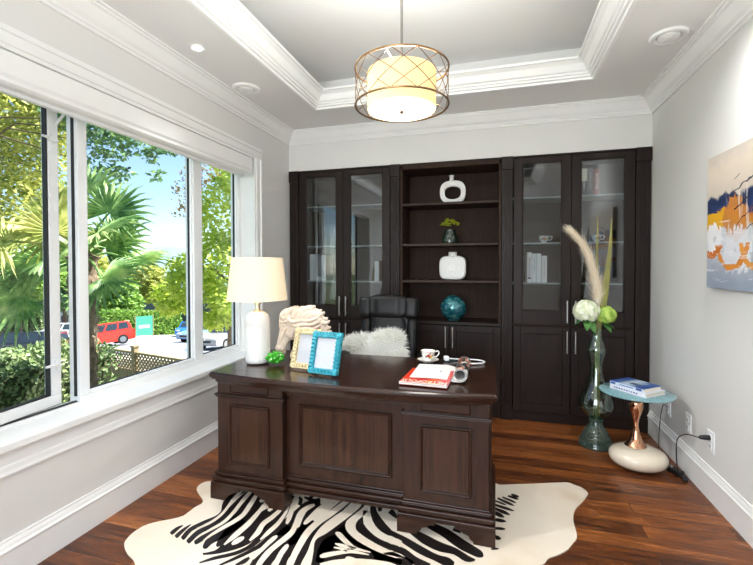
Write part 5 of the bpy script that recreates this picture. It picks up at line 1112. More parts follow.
MB().box(-1.024, -0.536, yk - 0.003, yk + 0.001, 0.253, 0.552).build('panel_veneer', veneer('bookmatched_veneer', (-0.78 - desk.location.x, 0, 0.396)), kp)
m = MB()
m.box(-1.126, -0.444, yk - 0.012, yk, 0.628, 0.64)
m.box(-1.126, -0.444, yk - 0.008, yk, 0.62, 0.628)
m.build('waist_moulding', M_DESK, kp, bevel=0.003)
b = MB()
for z0, z1, o in ((0.085, 0.108, 0.036), (0.108, 0.12, 0.02), (0.12, 0.138, 0.03), (0.138, 0.15, 0.012), (0.15, 0.162, 0.018), (0.162, 0.17, 0.007)):
    b.box(-1.126, -0.444, yk - o, yk + 0.02, z0, z1)
b.build('base_moulding', M_DESK, kp, bevel=0.0035)
MB().box(-1.126, -0.444, 2.15, 2.6, 0.61, 0.676).build('centre_drawer', M_DESKZ, desk)

# ------------------------------------------------------------------ on the desk
DT = DZ + 0.0065
lamp = thing('table_lamp', 'white ceramic table lamp with a lit cream shade at the left of the desk', 'lamp', (-1.402, 2.255, DT))
def groove(p0, n):
    out = []
    for i in range(n):
        z = p0[0] + (p0[1] - p0[0]) * i / n
        d = (p0[1] - p0[0]) / n
        out += [(0.0728, z), (0.074, z + d * 0.5), (0.0731, z + d * 0.95)]
    return out
bp = [(0.0, 0.0), (0.061, 0.0), (0.069, 0.004), (0.073, 0.014)] + groove((0.02, 0.23), 14) + [(0.0735, 0.24), (0.071, 0.268), (0.063, 0.29), (0.050, 0.304), (0.033, 0.311), (0.0, 0.312)]
MB().lathe(bp, n=40).build('ceramic_body', M_WHITE, lamp, world=False, sharp=60)
M_BRASS = mat('satin_brass', (222, 206, 170), 0.3, 1.0)
MB().lathe([(0.0, 0.311), (0.029, 0.311), (0.029, 0.317), (0.016, 0.321), (0.013, 0.33), (0.013, 0.352), (0.018, 0.356), (0.018, 0.366), (0.011, 0.37), (0.009, 0.44), (0.0, 0.44)], n=24).build('neck', M_BRASS, lamp, world=False)
hp = spline([(0.016, 0, 0.362), (0.05, 0, 0.40), (0.06, 0, 0.5), (0.04, 0, 0.6), (0, 0, 0.628), (-0.04, 0, 0.6), (-0.06, 0, 0.5), (-0.05, 0, 0.40), (-0.016, 0, 0.362)], 5)
MB().tube(hp, 0.0025, 6).build('harp', M_BRASS, lamp, world=False)
MB().ell((0, 0, 0.49), (0.03, 0.03, 0.045), 16, 10).build('bulb', mat('lit_bulb', (255, 236, 200), 0.4, emit=5.0), lamp, world=False)
def shade_mat(name, col, lit, s):
    t = NT(name)
    w_ = t.new('ShaderNodeTexNoise')
    w_.inputs['Scale'].default_value = 8
    v = t.coords((60, 60, 400))
    nz = t.noise(v, 4, 2)
    t.base(t.ramp(nz, [(0.2, tuple(c * 0.95 for c in srgb(col)[:3]) + (1,)), (0.8, srgb(col))]))
    t.n.remove(w_)
    t.b.inputs['Roughness'].default_value = 0.8
    t.b.inputs['Emission Color'].default_value = srgb(lit)
    t.b.inputs['Emission Strength'].default_value = s
    return t.m
r0, r1, z0, z1 = 0.180, 0.152, 0.383, 0.640
sh = MB().shell([(r0, z0), (r1, z1), (r1 - 0.002, z1), (r0 - 0.002, z0), (r0, z0)], n=48)
shd = sh.build('lamp_shade', shade_mat('lit_cream_lampshade', (222, 207, 182), (255, 224, 176), 0.30), lamp, world=False)
sp = MB()
for k in range(3):
    a = 2 * PI * k / 3
    sp.tube([(0, 0, 0.628), (r1 * math.cos(a), r1 * math.sin(a), 0.634)], 0.002, 6)
sp.build('spider', M_BRASS, shd, world=False)
light('table_lamp_bulb', 'POINT', (-1.402, 2.255, DT + 0.49), 2.2, (1.0, 0.82, 0.58), 0.04)

# green knobbly ornament
gr = MB()
for i in range(26):
    z = 1 - 2 * (i + 0.5) / 26
    a = i * 2.39996
    d = Vector((math.sqrt(1 - z * z) * math.cos(a), math.sqrt(1 - z * z) * math.sin(a), z))
    if d.z < -0.55:
        continue
    c = Vector((0, 0, 0.036)) + Vector((d.x * 0.042, d.y * 0.042, d.z * 0.028))
    gr.tube([Vector((0, 0, 0.034)), c * 1.0, c + d * 0.010, c + d * 0.017], [0.016, 0.017, 0.011, 0.003], 6)
gr.ell((0, 0, 0.034), (0.042, 0.042, 0.03), 16, 10)
for v in range(len(gr.V)):
    x, y, z = gr.V[v]
    gr.V[v] = (x, y, max(z, 0.0))
gm = mat('glossy_leaf_green', (52, 150, 28), 0.3, coat=0.4, var=0.35, vscale=40)
o = single(gr, 'knobbly_ornament', gm, 'bright green knobbly ornament in front of the white lamp', 'ornament', (0, 0, 0))
o.location = (-1.272, 2.235, DT)
# horse head sculpture
hs = thing('horse_sculpture', 'cream carved horse head sculpture with a flowing mane, behind the cream picture frame', 'sculpture', (-1.145, 2.40, DT), 0.18)
hb = MB()
def cap(a, b, ra, rb, n=10, sy=1.0):
    """tapered rounded limb"""
    a, b = Vector(a), Vector(b)
    P = [a.lerp(b, k / 6) for k in range(7)]
    hb.tube(P, [ra + (rb - ra) * k / 6 for k in range(7)], n)
    hb.ell(a, (ra, ra, ra), 12, 8)
    hb.ell(b, (rb, rb, rb), 12, 8)
# skull, cheek, muzzle
hb.ell((-0.098, 0, 0.240), (0.056, 0.046, 0.056), 18, 12)
hb.ell((-0.104, 0, 0.180), (0.056, 0.042, 0.058), 18, 12)
cap((-0.128, 0, 0.225), (-0.166, 0, 0.095), 0.034, 0.026)
cap((-0.120, 0, 0.150), (-0.158, 0, 0.075), 0.030, 0.022)
hb.ell((-0.168, 0, 0.070), (0.033, 0.032, 0.034), 14, 10)
cap((-0.158, 0, 0.056), (-0.148, 0, 0.044), 0.019, 0.016)
for s in (-1, 1):
    hb.ell((-0.136, s * 0.036, 0.222), (0.013, 0.008, 0.008), 10, 8)         # eye
    cap((-0.152, s * 0.030, 0.238), (-0.118, s * 0.044, 0.242), 0.008, 0.009)  # brow
    cap((-0.122, s * 0.040, 0.196), (-0.160, s * 0.024, 0.118), 0.009, 0.006)  # cheek bone
    cap((-0.085, s * 0.036, 0.150), (-0.070, s * 0.034, 0.20), 0.012, 0.014)   # jaw
    hb.ell((-0.186, s * 0.018, 0.074), (0.009, 0.008, 0.013), 8, 6)            # nostril
    cap((-0.168, s * 0.020, 0.052), (-0.146, s * 0.020, 0.060), 0.005, 0.004)  # lip
# neck and bust
cap((-0.045, 0, 0.235), (0.015, 0, 0.15), 0.056, 0.074)
cap((0.015, 0, 0.15), (0.025, 0, 0.06), 0.074, 0.085)
hb.prism([(0.115 * math.cos(k * PI / 12) + 0.02, 0.082 * math.sin(k * PI / 12)) for k in range(24)], 'Z', 0.0, 0.05)
cap((-0.015, 0, 0.11), (-0.072, 0, 0.025), 0.045, 0.035)
hb.ell((0.0, 0, 0.262), (0.085, 0.040, 0.055), 18, 12)
hb.ell((0.06, 0, 0.20), (0.075, 0.042, 0.085), 18, 12)
hb.ell((0.075, 0, 0.11), (0.065, 0.045, 0.09), 18, 12)
# mane locks: short curling flames along the crest
tips = [(-0.115, 0.318), (-0.056, 0.345), (0.004, 0.332), (0.066, 0.348), (0.10, 0.312), (0.130, 0.304), (0.138, 0.262), (0.166, 0.246), (0.156, 0.205), (0.176, 0.178), (0.158, 0.138), (0.168, 0.10), (0.148, 0.065)]
roots = [(-0.128, 0.255), (-0.10, 0.262), (-0.07, 0.262), (-0.04, 0.265), (-0.02, 0.255), (0.0, 0.24), (0.01, 0.22), (0.02, 0.20), (0.03, 0.18), (0.04, 0.155), (0.045, 0.13), (0.05, 0.105), (0.05, 0.07)]
for i, (tp, rt) in enumerate(zip(tips, roots)):
    for s in ((-1, 1) if i % 2 else (0, -1, 1)):
        k1 = 0.86 if s else 1.0
        a = Vector((rt[0], s * 0.030, rt[1]))
        e = Vector((rt[0] + (tp[0] - rt[0]) * k1, s * 0.026, rt[1] + (tp[1] - rt[1]) * k1))
        d = e - a
        nrm_ = Vector((-d.z, 0, d.x)).normalized()
        P = spline([a, a + d * 0.35 + nrm_ * 0.020, a + d * 0.7 + nrm_ * 0.012, a + d * 0.88 - nrm_ * 0.002, e + nrm_ * 0.006], 5)
        n = len(P)
        hb.tube(P, [0.017 * math.sin(PI * (0.35 + 0.62 * k / (n - 1))) + 0.0035 for k in range(n)], 8)
for s in (-1, 1):   # wavy strands combed down the neck
    for k in range(7):
        z = 0.272 - k * 0.026
        P = spline([(-0.105 + k * 0.016, s * 0.048, z - 0.004), (-0.065 + k * 0.015, s * 0.070, z - 0.026), (-0.015 + k * 0.012, s * 0.083, z - 0.014), (0.045 + k * 0.008, s * 0.074, z - 0.016), (0.10 + k * 0.005, s * 0.054, z + 0.010)], 5)
        n = len(P)
        hb.tube(P, [0.0105 * math.sin(PI * (0.2 + 0.75 * q / (n - 1))) + 0.003 for q in range(n)], 8)
for k in range(3):  # forelock
    P = spline([(-0.105, (k - 1) * 0.022, 0.295), (-0.150, (k - 1) * 0.022, 0.270), (-0.166, (k - 1) * 0.016, 0.225), (-0.160, (k - 1) * 0.02, 0.19)], 5)
    hb.tube(P, [0.013 * (1 - 0.75 * q / (len(P) - 1)) for q in range(len(P))], 8)
hb.V = [(x, y, max(z, 0.0)) for x, y, z in hb.V]
fuse(hb.build('carved_head', mat('carved_cream_stone', (222, 204, 186), 0.6, var=0.10, vscale=30), hs, world=False), 0.0025, 0)

# ornate picture frames
def ornate(label, loc, rotz, W, H, mt, tilt, frame_col, card, seed):
    f = thing('picture_frame', label, 'picture frame', loc, rotz)
    r = random.Random(seed)
    T = Matrix.Rotation(-tilt, 3, 'X')
    b = 0.034
    q = MB()
    for x0, x1, z0, z1 in ((-W / 2, W / 2, 0.006, b), (-W / 2, W / 2, H - b, H), (-W / 2, -W / 2 + b, b, H - b), (W / 2 - b, W / 2, b, H - b)):
        q.box(x0, x1, -0.004, 0.010, z0, z1)
    def along(t):
        per = 2 * (W + H)
        d = (t % 1.0) * per
        i = b * 0.5
        if d < W:
            return (-W / 2 + d, i, 1, 0)
        d -= W
        if d < H:
            return (W / 2 - i, d, 0, 1)
        d -= H
        if d < W:
            return (W / 2 - d, H - i, -1, 0)
        d -= W
        return (-W / 2 + i, H - d, 0, -1)
    n = 40
    for k in range(n):
        x, z, tx, tz = along(k / n)
        x = min(max(x, -W / 2 + 0.012), W / 2 - 0.012)
        z = min(max(z, 0.012), H - 0.010)
        nx, nz = tz, -tx
        for s in (-1, 1):
            P = spline([(x - tx * 0.014, -0.005, z - tz * 0.014), (x + nx * s * 0.009, -0.013, z + nz * s * 0.009), (x + tx * 0.010 + nx * s * 0.012, -0.011, z + tz * 0.010 + nz * s * 0.012), (x + tx * 0.012, -0.008, z + tz * 0.012)], 4)
            q.tube(P, [0.0040] * len(P), 6)
        q.ell((x, -0.011, z), (0.0055, 0.007, 0.0055), 8, 6)
        q.ell((x + nx * 0.014, -0.006, z + nz * 0.014), (0.0045, 0.006, 0.0045), 8, 6)
    for sx in (-1, 1):
        for z in (0.018, H - 0.018):
            q.ell((sx * (W / 2 - 0.016), -0.009, z), (0.016, 0.008, 0.016), 12, 8)
    q.V = [T @ Vector((x, y, max(z, 0.002))) for x, y, z in q.V]
    fuse(q.build('ornate_border', frame_col, f, world=False), 0.0017, 0)
    c = MB().box(-W / 2 + b - 0.004, W / 2 - b + 0.004, -0.002, 0.001, b - 0.004, H - b + 0.004)
    c.V = [T @ Vector(v) for v in c.V]
    p = c.build('card', M_CARD, f, world=False)
    if card:
        g = MB()
        card(g, W, H, b)
        g.V = [T @ Vector(v) for v in g.V]
        g.build('card_print', [mat('soft_grey_print', (196, 204, 214), 0.7), mat('blue_grey_print', (150, 164, 184), 0.7)], p, world=False)
    s = MB().box(-0.02, 0.02, 0.011, 0.014, H * 0.25, H * 0.72)
    s.V = [T @ Vector(v) for v in s.V]
    a = T @ Vector((0, 0.013, H * 0.7))
    s.tube([a, (0, H * 0.52, 0.003)], 0.004, 6)
    s.build('easel_back', M_BLACK, f, world=False)
    return f
def card_teal(g, W, H, b):
    g.box(-W / 2 + b, W / 2 - b, -0.003, -0.0021, H * 0.47, H * 0.54, 0)
    g.box(-W / 2 + b, W / 2 - b, -0.0032, -0.003, H * 0.495, H * 0.505, 1)
    g.box(-W / 2 + b, W / 2 - b, -0.0032, -0.003, H * 0.52, H * 0.525, 1)
def card_cream(g, W, H, b):
    for k in range(5):
        g.box(-0.02 + k * 0.008, -0.015 + k * 0.008, -0.003, -0.0021, H * 0.72, H * 0.735, 0)
ornate('ornate turquoise picture frame with a white card, leaning beside the cream frame', (-0.898, 2.082, DT), -0.143, 0.185, 0.232, None, 0.27, mat('turquoise_enamel', (36, 146, 162), 0.35, coat=0.2, var=0.3, vscale=60), card_teal, 3)
ornate('ornate cream and gold picture frame leaning behind the turquoise frame', (-1.052, 2.165, DT), -0.16, 0.178, 0.232, None, 0.27, mat('antique_cream_gilt', (214, 196, 150), 0.45, coat=0.1, var=0.35, vscale=70), card_cream, 4)

# cup and saucer
saucer('white gold rimmed saucer under the teacup on the desk', (-0.396, 2.535, DT), 0.99)
cup('teacup', 'flowered white teacup standing on its saucer on the desk', (-0.396, 2.535, DT), 1.0, 0.35, True)

# magazines
def mag_cover():
    t = NT('red_orange_magazine_cover')
    v = t.coords()
    n = t.noise(v, 9, 4, 0.6, 1.0)
    sx = t.new('ShaderNodeSeparateXYZ')
    t.link(v, sx.inputs[0])
    g = t.math('ADD', t.math('MULTIPLY', sx.outputs[0], 3.0), t.math('MULTIPLY', n, 0.7))
    t.base(t.ramp(g, [(0.05, srgb(200, 54, 28)), (0.3, srgb(184, 26, 24)), (0.5, srgb(214, 92, 40)), (0.75, srgb(206, 86, 116))]))
    t.b.inputs['Roughness'].default_value = 0.25
    return t.m
mg = thing('magazine', 'red and orange magazine lying under the white curled one, its title upside down', 'magazine', (-0.335, 2.165, DT), -0.05)
m = MB()
m.box(-0.12, 0.12, -0.148, 0.148, 0.0, 0.0012)
m.box(-0.12, 0.12, -0.148, 0.148, 0.0112, 0.0124)
m.build('cover', mag_cover(), mg, world=False)
MB().box(-0.119, 0.119, -0.147, 0.147, 0.0012, 0.0112).build('page_block', M_PAPER, mg, world=False)
tb = MB()
text_mesh('METROPOLIS', 0.062, lambda a, b: (-a, -0.108 - b, 0.0127), tb, 0, width=0.226)
ym = mat('cream_title_ink', (250, 240, 214), 0.4)
tb.build('title', ym, mg, world=False)
MB().box(-0.12, 0.12, -0.148, -0.137, 0.0125, 0.0127).build('title_strip', M_PAPER, mg, world=False)

rm = thing('rolled_magazine', 'white magazine with its right half curled into a roll, lying on the red one', 'magazine', (-0.30, 2.26, DT))
sec = [(-0.125, 0.0155), (-0.08, 0.016), (-0.03, 0.0165), (0.02, 0.0165), (0.055, 0.014), (0.08, 0.007), (0.10, 0.0035)]
cx, cz = 0.130, 0.0400
for k in range(34):
    a = -PI / 2 - 0.15 + 0.32 * k
    r_ = 0.0365 - 0.00034 * k
    sec.append((cx + r_ * math.cos(a), cz + r_ * math.sin(a)))
th = 0.0028
q = MB()
N = len(sec)
nors = []
for i in range(N):
    a, b_ = sec[max(i - 1, 0)], sec[min(i + 1, N - 1)]
    dx, dz = b_[0] - a[0], b_[1] - a[1]
    l = math.hypot(dx, dz) or 1
    nors.append((-dz / l, dx / l))
def my(x, e):
    return (-0.148 if e == 0 else 0.142) + 0.10 * (x + 0.12) * (0.45 if e == 0 else 0.75)
up_, dn_ = [], []
for (x, z), (nx, nz) in zip(sec, nors):
    for e in (0, 1):
        up_.append((x + nx * th / 2, my(x, e), z + nz * th / 2))
        dn_.append((x - nx * th / 2, my(x, e), z - nz * th / 2))
vs = up_ + dn_
o2 = 2 * N
q.add(vs, [(2 * i, 2 * i + 2, 2 * i + 3, 2 * i + 1) for i in range(N - 1)], 0, True)
q.add(vs, [(o2 + 2 * i, o2 + 2 * i + 1, o2 + 2 * i + 3, o2 + 2 * i + 2) for i in range(N - 1)], 1, True)
q.add(vs, [(2 * i, o2 + 2 * i, o2 + 2 * i + 2, 2 * i + 2) for i in range(N - 1)] + [(2 * i + 1, 2 * i + 3, o2 + 2 * i + 3, o2 + 2 * i + 1) for i in range(N - 1)] + [(0, 1, o2 + 1, o2)], 0)
def back_print():
    t = NT('photo_printed_back_cover')
    n = t.noise(t.coords((1, 0.7, 1), loc=(0.3, 0.1, 0)), 16, 3, 0.5, 0.8)
    t.base(t.ramp(n, [(0.38, srgb(238, 234, 228)), (0.46, srgb(30, 26, 30)), (0.55, srgb(40, 34, 40)), (0.6, srgb(222, 130, 84)), (0.7, srgb(236, 222, 210))], 'EASE'))
    t.b.inputs['Roughness'].default_value = 0.3
    return t.m
q.build('pages', [M_PAPER, back_print()], rm, world=False)
for q_ in ((-0.105, -0.060, 0.095, 0.100, 0.0172, 0.0176), (0.012, 0.022, -0.01, 0.012, 0.0180, 0.0184)):
    MB().box(*q_).build('page_print', mat('faded_grey_ink', (120, 126, 132), 0.6), rm, world=False)

# white charging cable
cb = thing('charging_cable', 'white cable with a small plug looped behind the rolled magazine', 'cable', (-0.2, 2.63, DT))
MB().tube(spline([(-0.275, 2.615, DT + 0.012), (-0.24, 2.638, DT + 0.006), (-0.19, 2.652, DT + 0.004), (-0.13, 2.657, DT + 0.004), (-0.085, 2.645, DT + 0.004), (-0.062, 2.612, DT + 0.004), (-0.075, 2.578, DT + 0.004), (-0.115, 2.552, DT + 0.004), (-0.155, 2.535, DT + 0.004), (-0.185, 2.52, DT + 0.004)], 6), 0.0038, 8).build('cord', M_SASH, cb)
MB().rbox((-0.292, 2.603, DT + 0.014), (0.028, 0.034, 0.028), 0.5).build('plug', M_SASH, cb, bevel=0.006)

# ------------------------------------------------------------------ chair
M_LEATHER = NT('black_leather')
_v = M_LEATHER.coords()
M_LEATHER.base(M_LEATHER.ramp(M_LEATHER.noise(_v, 5, 3), [(0.3, srgb(8, 7, 7)), (0.7, srgb(20, 17, 16))]))
M_LEATHER.b.inputs['Roughness'].default_value = 0.36
M_LEATHER.b.inputs['Specular IOR Level'].default_value = 0.28
M_LEATHER.bump(M_LEATHER.noise(_v, 90, 4, 0.6), 0.35, 0.004)
M_LEATHER = M_LEATHER.m
ch = thing('office_chair', 'black leather executive chair with a padded headrest, behind the desk', 'chair', (-0.81, 3.08, 0.0), 0.05)
bs = thing  # (short name kept out of the scene)
R10 = Matrix.Rotation(-0.17, 3, 'X')
def padded(c, r, e1=0.55, e2=0.45, rot=R10, pleat=0, amp=0.006, m=None):
    m = m or MB()
    o0 = len(m.V)
    m.ell((0, 0, 0), r, 48, 24, 0, e1, e2)
    for i in range(o0, len(m.V)):
        x, y, z = m.V[i]
        if pleat:
            y -= amp * math.cos(x / r[0] * PI * pleat) * (1 - (z / r[2]) ** 2) * (1 if y < 0 else 0)
        v = rot @ Vector((x, y, z)) + Vector(c)
        m.V[i] = tuple(v)
    return m
for i in range(5):
    a = 2 * PI * i / 5 + 0.3
    d = Vector((math.cos(a), math.sin(a), 0))
    lg = MB().tube([d * 0.03 + Vector((0, 0, 0.115)), d * 0.18 + Vector((0, 0, 0.10)), d * 0.30 + Vector((0, 0, 0.075))], [0.03, 0.024, 0.018], 8)
    l_ = lg.build('base_leg', M_BLACK, ch, world=False)
    w_ = MB()
    s_ = d.cross(Vector((0, 0, 1)))
    for k in (-1, 1):
        c0 = d * 0.30 + s_ * 0.014 * k + Vector((0, 0, 0.028))
        w_.tube([c0 - s_ * 0.009, c0 + s_ * 0.009], 0.028, 14)
    w_.tube([d * 0.30 + Vector((0, 0, 0.03)), d * 0.30 + Vector((0, 0, 0.075))], 0.008, 8)
    w_.build('caster', M_BLACK, l_, world=False)
MB().lathe([(0.05, 0.09), (0.045, 0.13), (0.028, 0.14), (0.028, 0.38), (0.09, 0.385), (0.09, 0.40)], n=20).build('gas_column', M_BLACK, ch, world=False)
MB().ell((0, -0.02, 0.455), (0.26, 0.26, 0.075), 40, 16, 0, 0.5, 0.5).build('seat', M_LEATHER, ch, world=False)
bk = padded((0, 0.17, 0.70), (0.205, 0.05, 0.30), 0.4, 0.4)
for s in (-1, 1):
    padded((s * 0.185, 0.145, 0.72), (0.048, 0.055, 0.235), 0.7, 0.8, m=bk)
padded((0, 0.118, 0.76), (0.14, 0.045, 0.19), 0.5, 0.45, m=bk)
padded((0, 0.105, 0.60), (0.145, 0.05, 0.10), 0.5, 0.5, m=bk)
back = bk.build('backrest', M_LEATHER, ch, world=False)
hd = padded((-0.005, 0.165, 1.01), (0.163, 0.062, 0.095), 0.5, 0.5, pleat=4.5, amp=0.005)
for s in (-1, 1):
    padded((s * 0.186 - 0.008, 0.17, 1.0), (0.055, 0.056, 0.088), 0.5, 0.55, m=hd)
hd.build('headrest', M_LEATHER, ch, world=False)
for s in (-1, 1):
    a = MB().ell((s * 0.295, -0.0, 0.66), (0.042, 0.19, 0.032), 24, 12, 0, 0.6, 0.6)
    a.tube([(s * 0.30, 0.12, 0.64), (s * 0.29, 0.14, 0.52), (s * 0.24, 0.10, 0.44)], 0.022, 8)
    a.tube([(s * 0.30, -0.12, 0.64), (s * 0.29, -0.12, 0.52), (s * 0.24, -0.06, 0.44)], 0.022, 8)
    a.build('armrest', M_LEATHER, ch, world=False)

def wool(name, col):
    """fine pale fibres that let light through"""
    t = NT(name)
    t.base(srgb(col))
    t.b.inputs['Roughness'].default_value = 0.9
    t.b.inputs['Specular IOR Level'].default_value = 0.1
    tl = t.new('ShaderNodeBsdfTranslucent')
    tl.inputs[0].default_value = srgb(col)
    mx = t.new('ShaderNodeMixShader')
    mx.inputs[0].default_value = 0.35
    t.link(t.b.outputs[0], mx.inputs[1])
    t.link(tl.outputs[0], mx.inputs[2])
    t.link(mx.outputs[0], t.out.inputs[0])
    return t.m
# sheepskin cushion standing in the chair
fu = MB()
fc = Vector((-0.885, 3.035, 0.70))
FX, FY, FZ = 0.245, 0.085, 0.13
Rf = Matrix.Rotation(-0.20, 3, 'Y') @ Matrix.Rotation(-0.2, 3, 'X')
fu.ell(fc, (FX - 0.02, FY - 0.02, FZ - 0.02), 28, 16, 0, 0.5, 0.6, Rf)
for i in range(5200):
    a, p = rnd.uniform(0, 2 * PI), math.asin(rnd.uniform(-1, 1))
    def sg(x, e):
        return math.copysign(abs(x) ** e, x)
    v = Vector(((FX - 0.025) * sg(math.cos(p), 0.5) * sg(math.cos(a), 0.6), (FY - 0.025) * sg(math.cos(p), 0.5) * sg(math.sin(a), 0.6), (FZ - 0.025) * sg(math.sin(p), 0.5)))
    nd = Vector((v.x / FX ** 2, v.y / FY ** 2, v.z / FZ ** 2)).normalized()
    nd = (nd + Vector((rnd.gauss(0, 0.35), rnd.gauss(0, 0.35), rnd.gauss(-0.1, 0.4)))).normalized()
    L = rnd.uniform(0.035, 0.07)
    p0 = fc + Rf @ v
    dd = Rf @ nd
    e = p0 + dd * L * 0.6
    tip = e + (dd + Vector((rnd.gauss(0, 0.4), 0, -0.5))).normalized() * L * 0.5
    w = dd.orthogonal().normalized() * 0.0035
    fu.add([p0 - w, p0 + w, e + w * 0.7, e - w * 0.7, tip], [(0, 1, 2, 3), (3, 2, 4)], 0)
single(fu, 'sheepskin_cushion', wool('white_sheepskin', (255, 254, 248)), 'fluffy white sheepskin cushion on the black office chair', 'cushion', (-0.885, 3.035, 0.53))
# ------------------------------------------------------------------ floor vase and its flowers
def vase_glass(name, c0, c1, c2, ior, body=0.0):
    t = NT(name)
    t.n.remove(t.b)
    tr = t.new('ShaderNodeBsdfTransparent')
    lw = t.new('ShaderNodeLayerWeight')
    lw.inputs[0].default_value = 0.35
    c = t.ramp(lw.outputs['Facing'], [(0.0, srgb(c0)), (0.6, srgb(c1)), (1.0, srgb(c2))])
    t.link(c, tr.inputs[0])
    gl = t.new('ShaderNodeBsdfGlossy')
    gl.inputs['Roughness'].default_value = 0.02
    fr = thin_fresnel(t, ior)
    mx = t.new('ShaderNodeMixShader')
    t.link(fr.outputs[0], mx.inputs[0])
    t.link(tr.outputs[0], mx.inputs[1])
    t.link(gl.outputs[0], mx.inputs[2])
    if body:      # thick cast glass also scatters some light
        df = t.new('ShaderNodeBsdfDiffuse')
        df.inputs[0].default_value = srgb(c1)
        m2 = t.new('ShaderNodeMixShader')
        m2.inputs[0].default_value = body
        t.link(mx.outputs[0], m2.inputs[1])
        t.link(df.outputs[0], m2.inputs[2])
        mx = m2
    t.link(mx.outputs[0], t.out.inputs[0])
    return t.m
VX, VY = 0.722, 3.41
M_VG = vase_glass('clear_vase_glass', (240, 247, 243), (214, 228, 220), (170, 192, 182), 2.0)
M_VGF = vase_glass('thick_green_vase_glass', (178, 202, 188), (128, 156, 140), (96, 122, 106), 1.9, 0.16)
fv = thing('floor_vase', 'tall clear glass floor vase with a ribbed foot, in front of the right cabinet', 'vase', (VX, VY, 0))
foot = [(0.0, 0.0), (0.116, 0.0), (0.120, 0.006), (0.119, 0.02), (0.112, 0.028), (0.110, 0.046), (0.102, 0.052), (0.100, 0.068), (0.093, 0.074), (0.09, 0.09), (0.082, 0.096), (0.079, 0.11), (0.071, 0.117), (0.066, 0.132), (0.055, 0.145), (0.047, 0.165), (0.043, 0.182), (0.05, 0.188), (0.052, 0.196), (0.044, 0.204)]
MB().lathe(foot, n=48).build('ribbed_foot', M_VGF, fv, world=False)
bodyp = [(0.044, 0.206), (0.062, 0.224), (0.093, 0.25), (0.110, 0.28), (0.116, 0.31), (0.111, 0.345), (0.096, 0.39), (0.072, 0.44), (0.058, 0.49), (0.047, 0.54), (0.041, 0.585), (0.040, 0.61), (0.047, 0.64), (0.057, 0.67), (0.063, 0.695), (0.064, 0.715), (0.059, 0.74), (0.047, 0.77), (0.037, 0.80), (0.034, 0.83), (0.036, 0.855), (0.040, 0.868)]
inner = [(max(r - 0.004, 0.002), z) for r, z in bodyp][::-1]
MB().shell(spline and [(p.x, p.y) for p in spline([(r, z, 0) for r, z in bodyp], 2)] + inner, n=48).build('vase_body', M_VG, fv, world=False, sharp=70)
M_STEM = mat('green_flower_stem', (112, 132, 76), 0.5, var=0.15)
M_LEAF = mat('dark_green_leaf', (74, 122, 58), 0.5, var=0.2, vscale=20)
def petal_ball(mb, c, r, n, size, mats=3, flat=0.9):
    for i in range(n):
        z = 1 - 1.75 * (i + 0.5) / n
        a = i * 2.39996
        d = Vector((math.sqrt(max(0, 1 - z * z)) * math.cos(a), math.sqrt(max(0, 1 - z * z)) * math.sin(a), z))
        p = Vector(c) + Vector((d.x * r, d.y * r, d.z * r * flat)) * rnd.uniform(0.88, 1.04)
        t1 = d.orthogonal().normalized()
        t2 = d.cross(t1)
        q = rnd.uniform(0, PI)
        for k in range(4):
            b = q + k * PI / 2
            e = t1 * math.cos(b) + t2 * math.sin(b)
            mb.leaf(p, e + d * 0.35, d, size, size * 0.95, i % mats, 0.1)
def big_leaves(parent, c, dirs, L, W):
    for d in dirs:
        m = MB()
        d = Vector(d).normalized()
        s = d.cross(Vector((0, 0, 1))).normalized()
        vs, fs = [], []
        n = 8
        for i in range(n + 1):
            t = i / n
            w = W * math.sin(PI * min(1, t * 0.97 + 0.03)) ** 0.8 * (1 - 0.3 * t)
            p = Vector(c) + d * L * t + Vector((0, 0, -0.25 * L * t * t))
            vs += [p - s * w / 2 + Vector((0, 0, 0.15 * w)), p, p + s * w / 2 + Vector((0, 0, 0.15 * w))]
        for i in range(n):
            for k in (0, 1):
                fs.append((i * 3 + k, i * 3 + k + 1, i * 3 + 4 + k, i * 3 + 3 + k))
        m.add(vs, fs, 0, True)
        m.build('leaf', M_LEAF, parent, world=False)
def stem(parent, pts, r=0.006):
    MB().tube(spline(pts, 5), r, 8).build('stem', M_STEM, parent, world=False)
z0 = 0.215
wh = thing('white_hydrangea', 'round white hydrangea head at the left in the glass floor vase', 'flower', (VX, VY, z0))
stem(wh, [(0.0, -0.03, 0.0), (-0.012, -0.02, 0.2), (-0.006, 0, 0.45), (-0.01, -0.01, 0.62), (-0.066, -0.015, 0.74)])
pb = MB()
petal_ball(pb, (-0.074, -0.02, 0.785), 0.084, 180, 0.024)
pb.ell((-0.074, -0.02, 0.785), (0.07, 0.07, 0.062), 16, 10)
pb.build('blossom', [mat('white_petal', (240, 240, 222), 0.6), mat('cream_petal', (232, 234, 206), 0.6), mat('pale_green_petal', (218, 226, 186), 0.6)], wh, world=False)
big_leaves(wh, (-0.06, -0.02, 0.725), [(-1, -0.3, -0.15), (-0.3, -1, -0.55), (0.3, -0.8, -0.7)], 0.105, 0.07)
gh = thing('green_hydrangea', 'smaller lime green hydrangea head beside the white one in the floor vase', 'flower', (VX, VY, z0))
stem(gh, [(0.02, 0.02, 0.0), (0.01, 0.02, 0.25), (0.008, 0.0, 0.5), (0.012, 0, 0.64), (0.048, 0, 0.72)])
pb = MB()
petal_ball(pb, (0.058, 0.0, 0.76), 0.066, 130, 0.021)
pb.ell((0.056, 0.0, 0.76), (0.054, 0.054, 0.048), 14, 10)
pb.build('blossom', [mat('lime_green_petal', (170, 200, 84), 0.6), mat('yellow_green_petal', (190, 212, 104), 0.6), mat('leaf_green_petal', (146, 182, 74), 0.6)], gh, world=False)
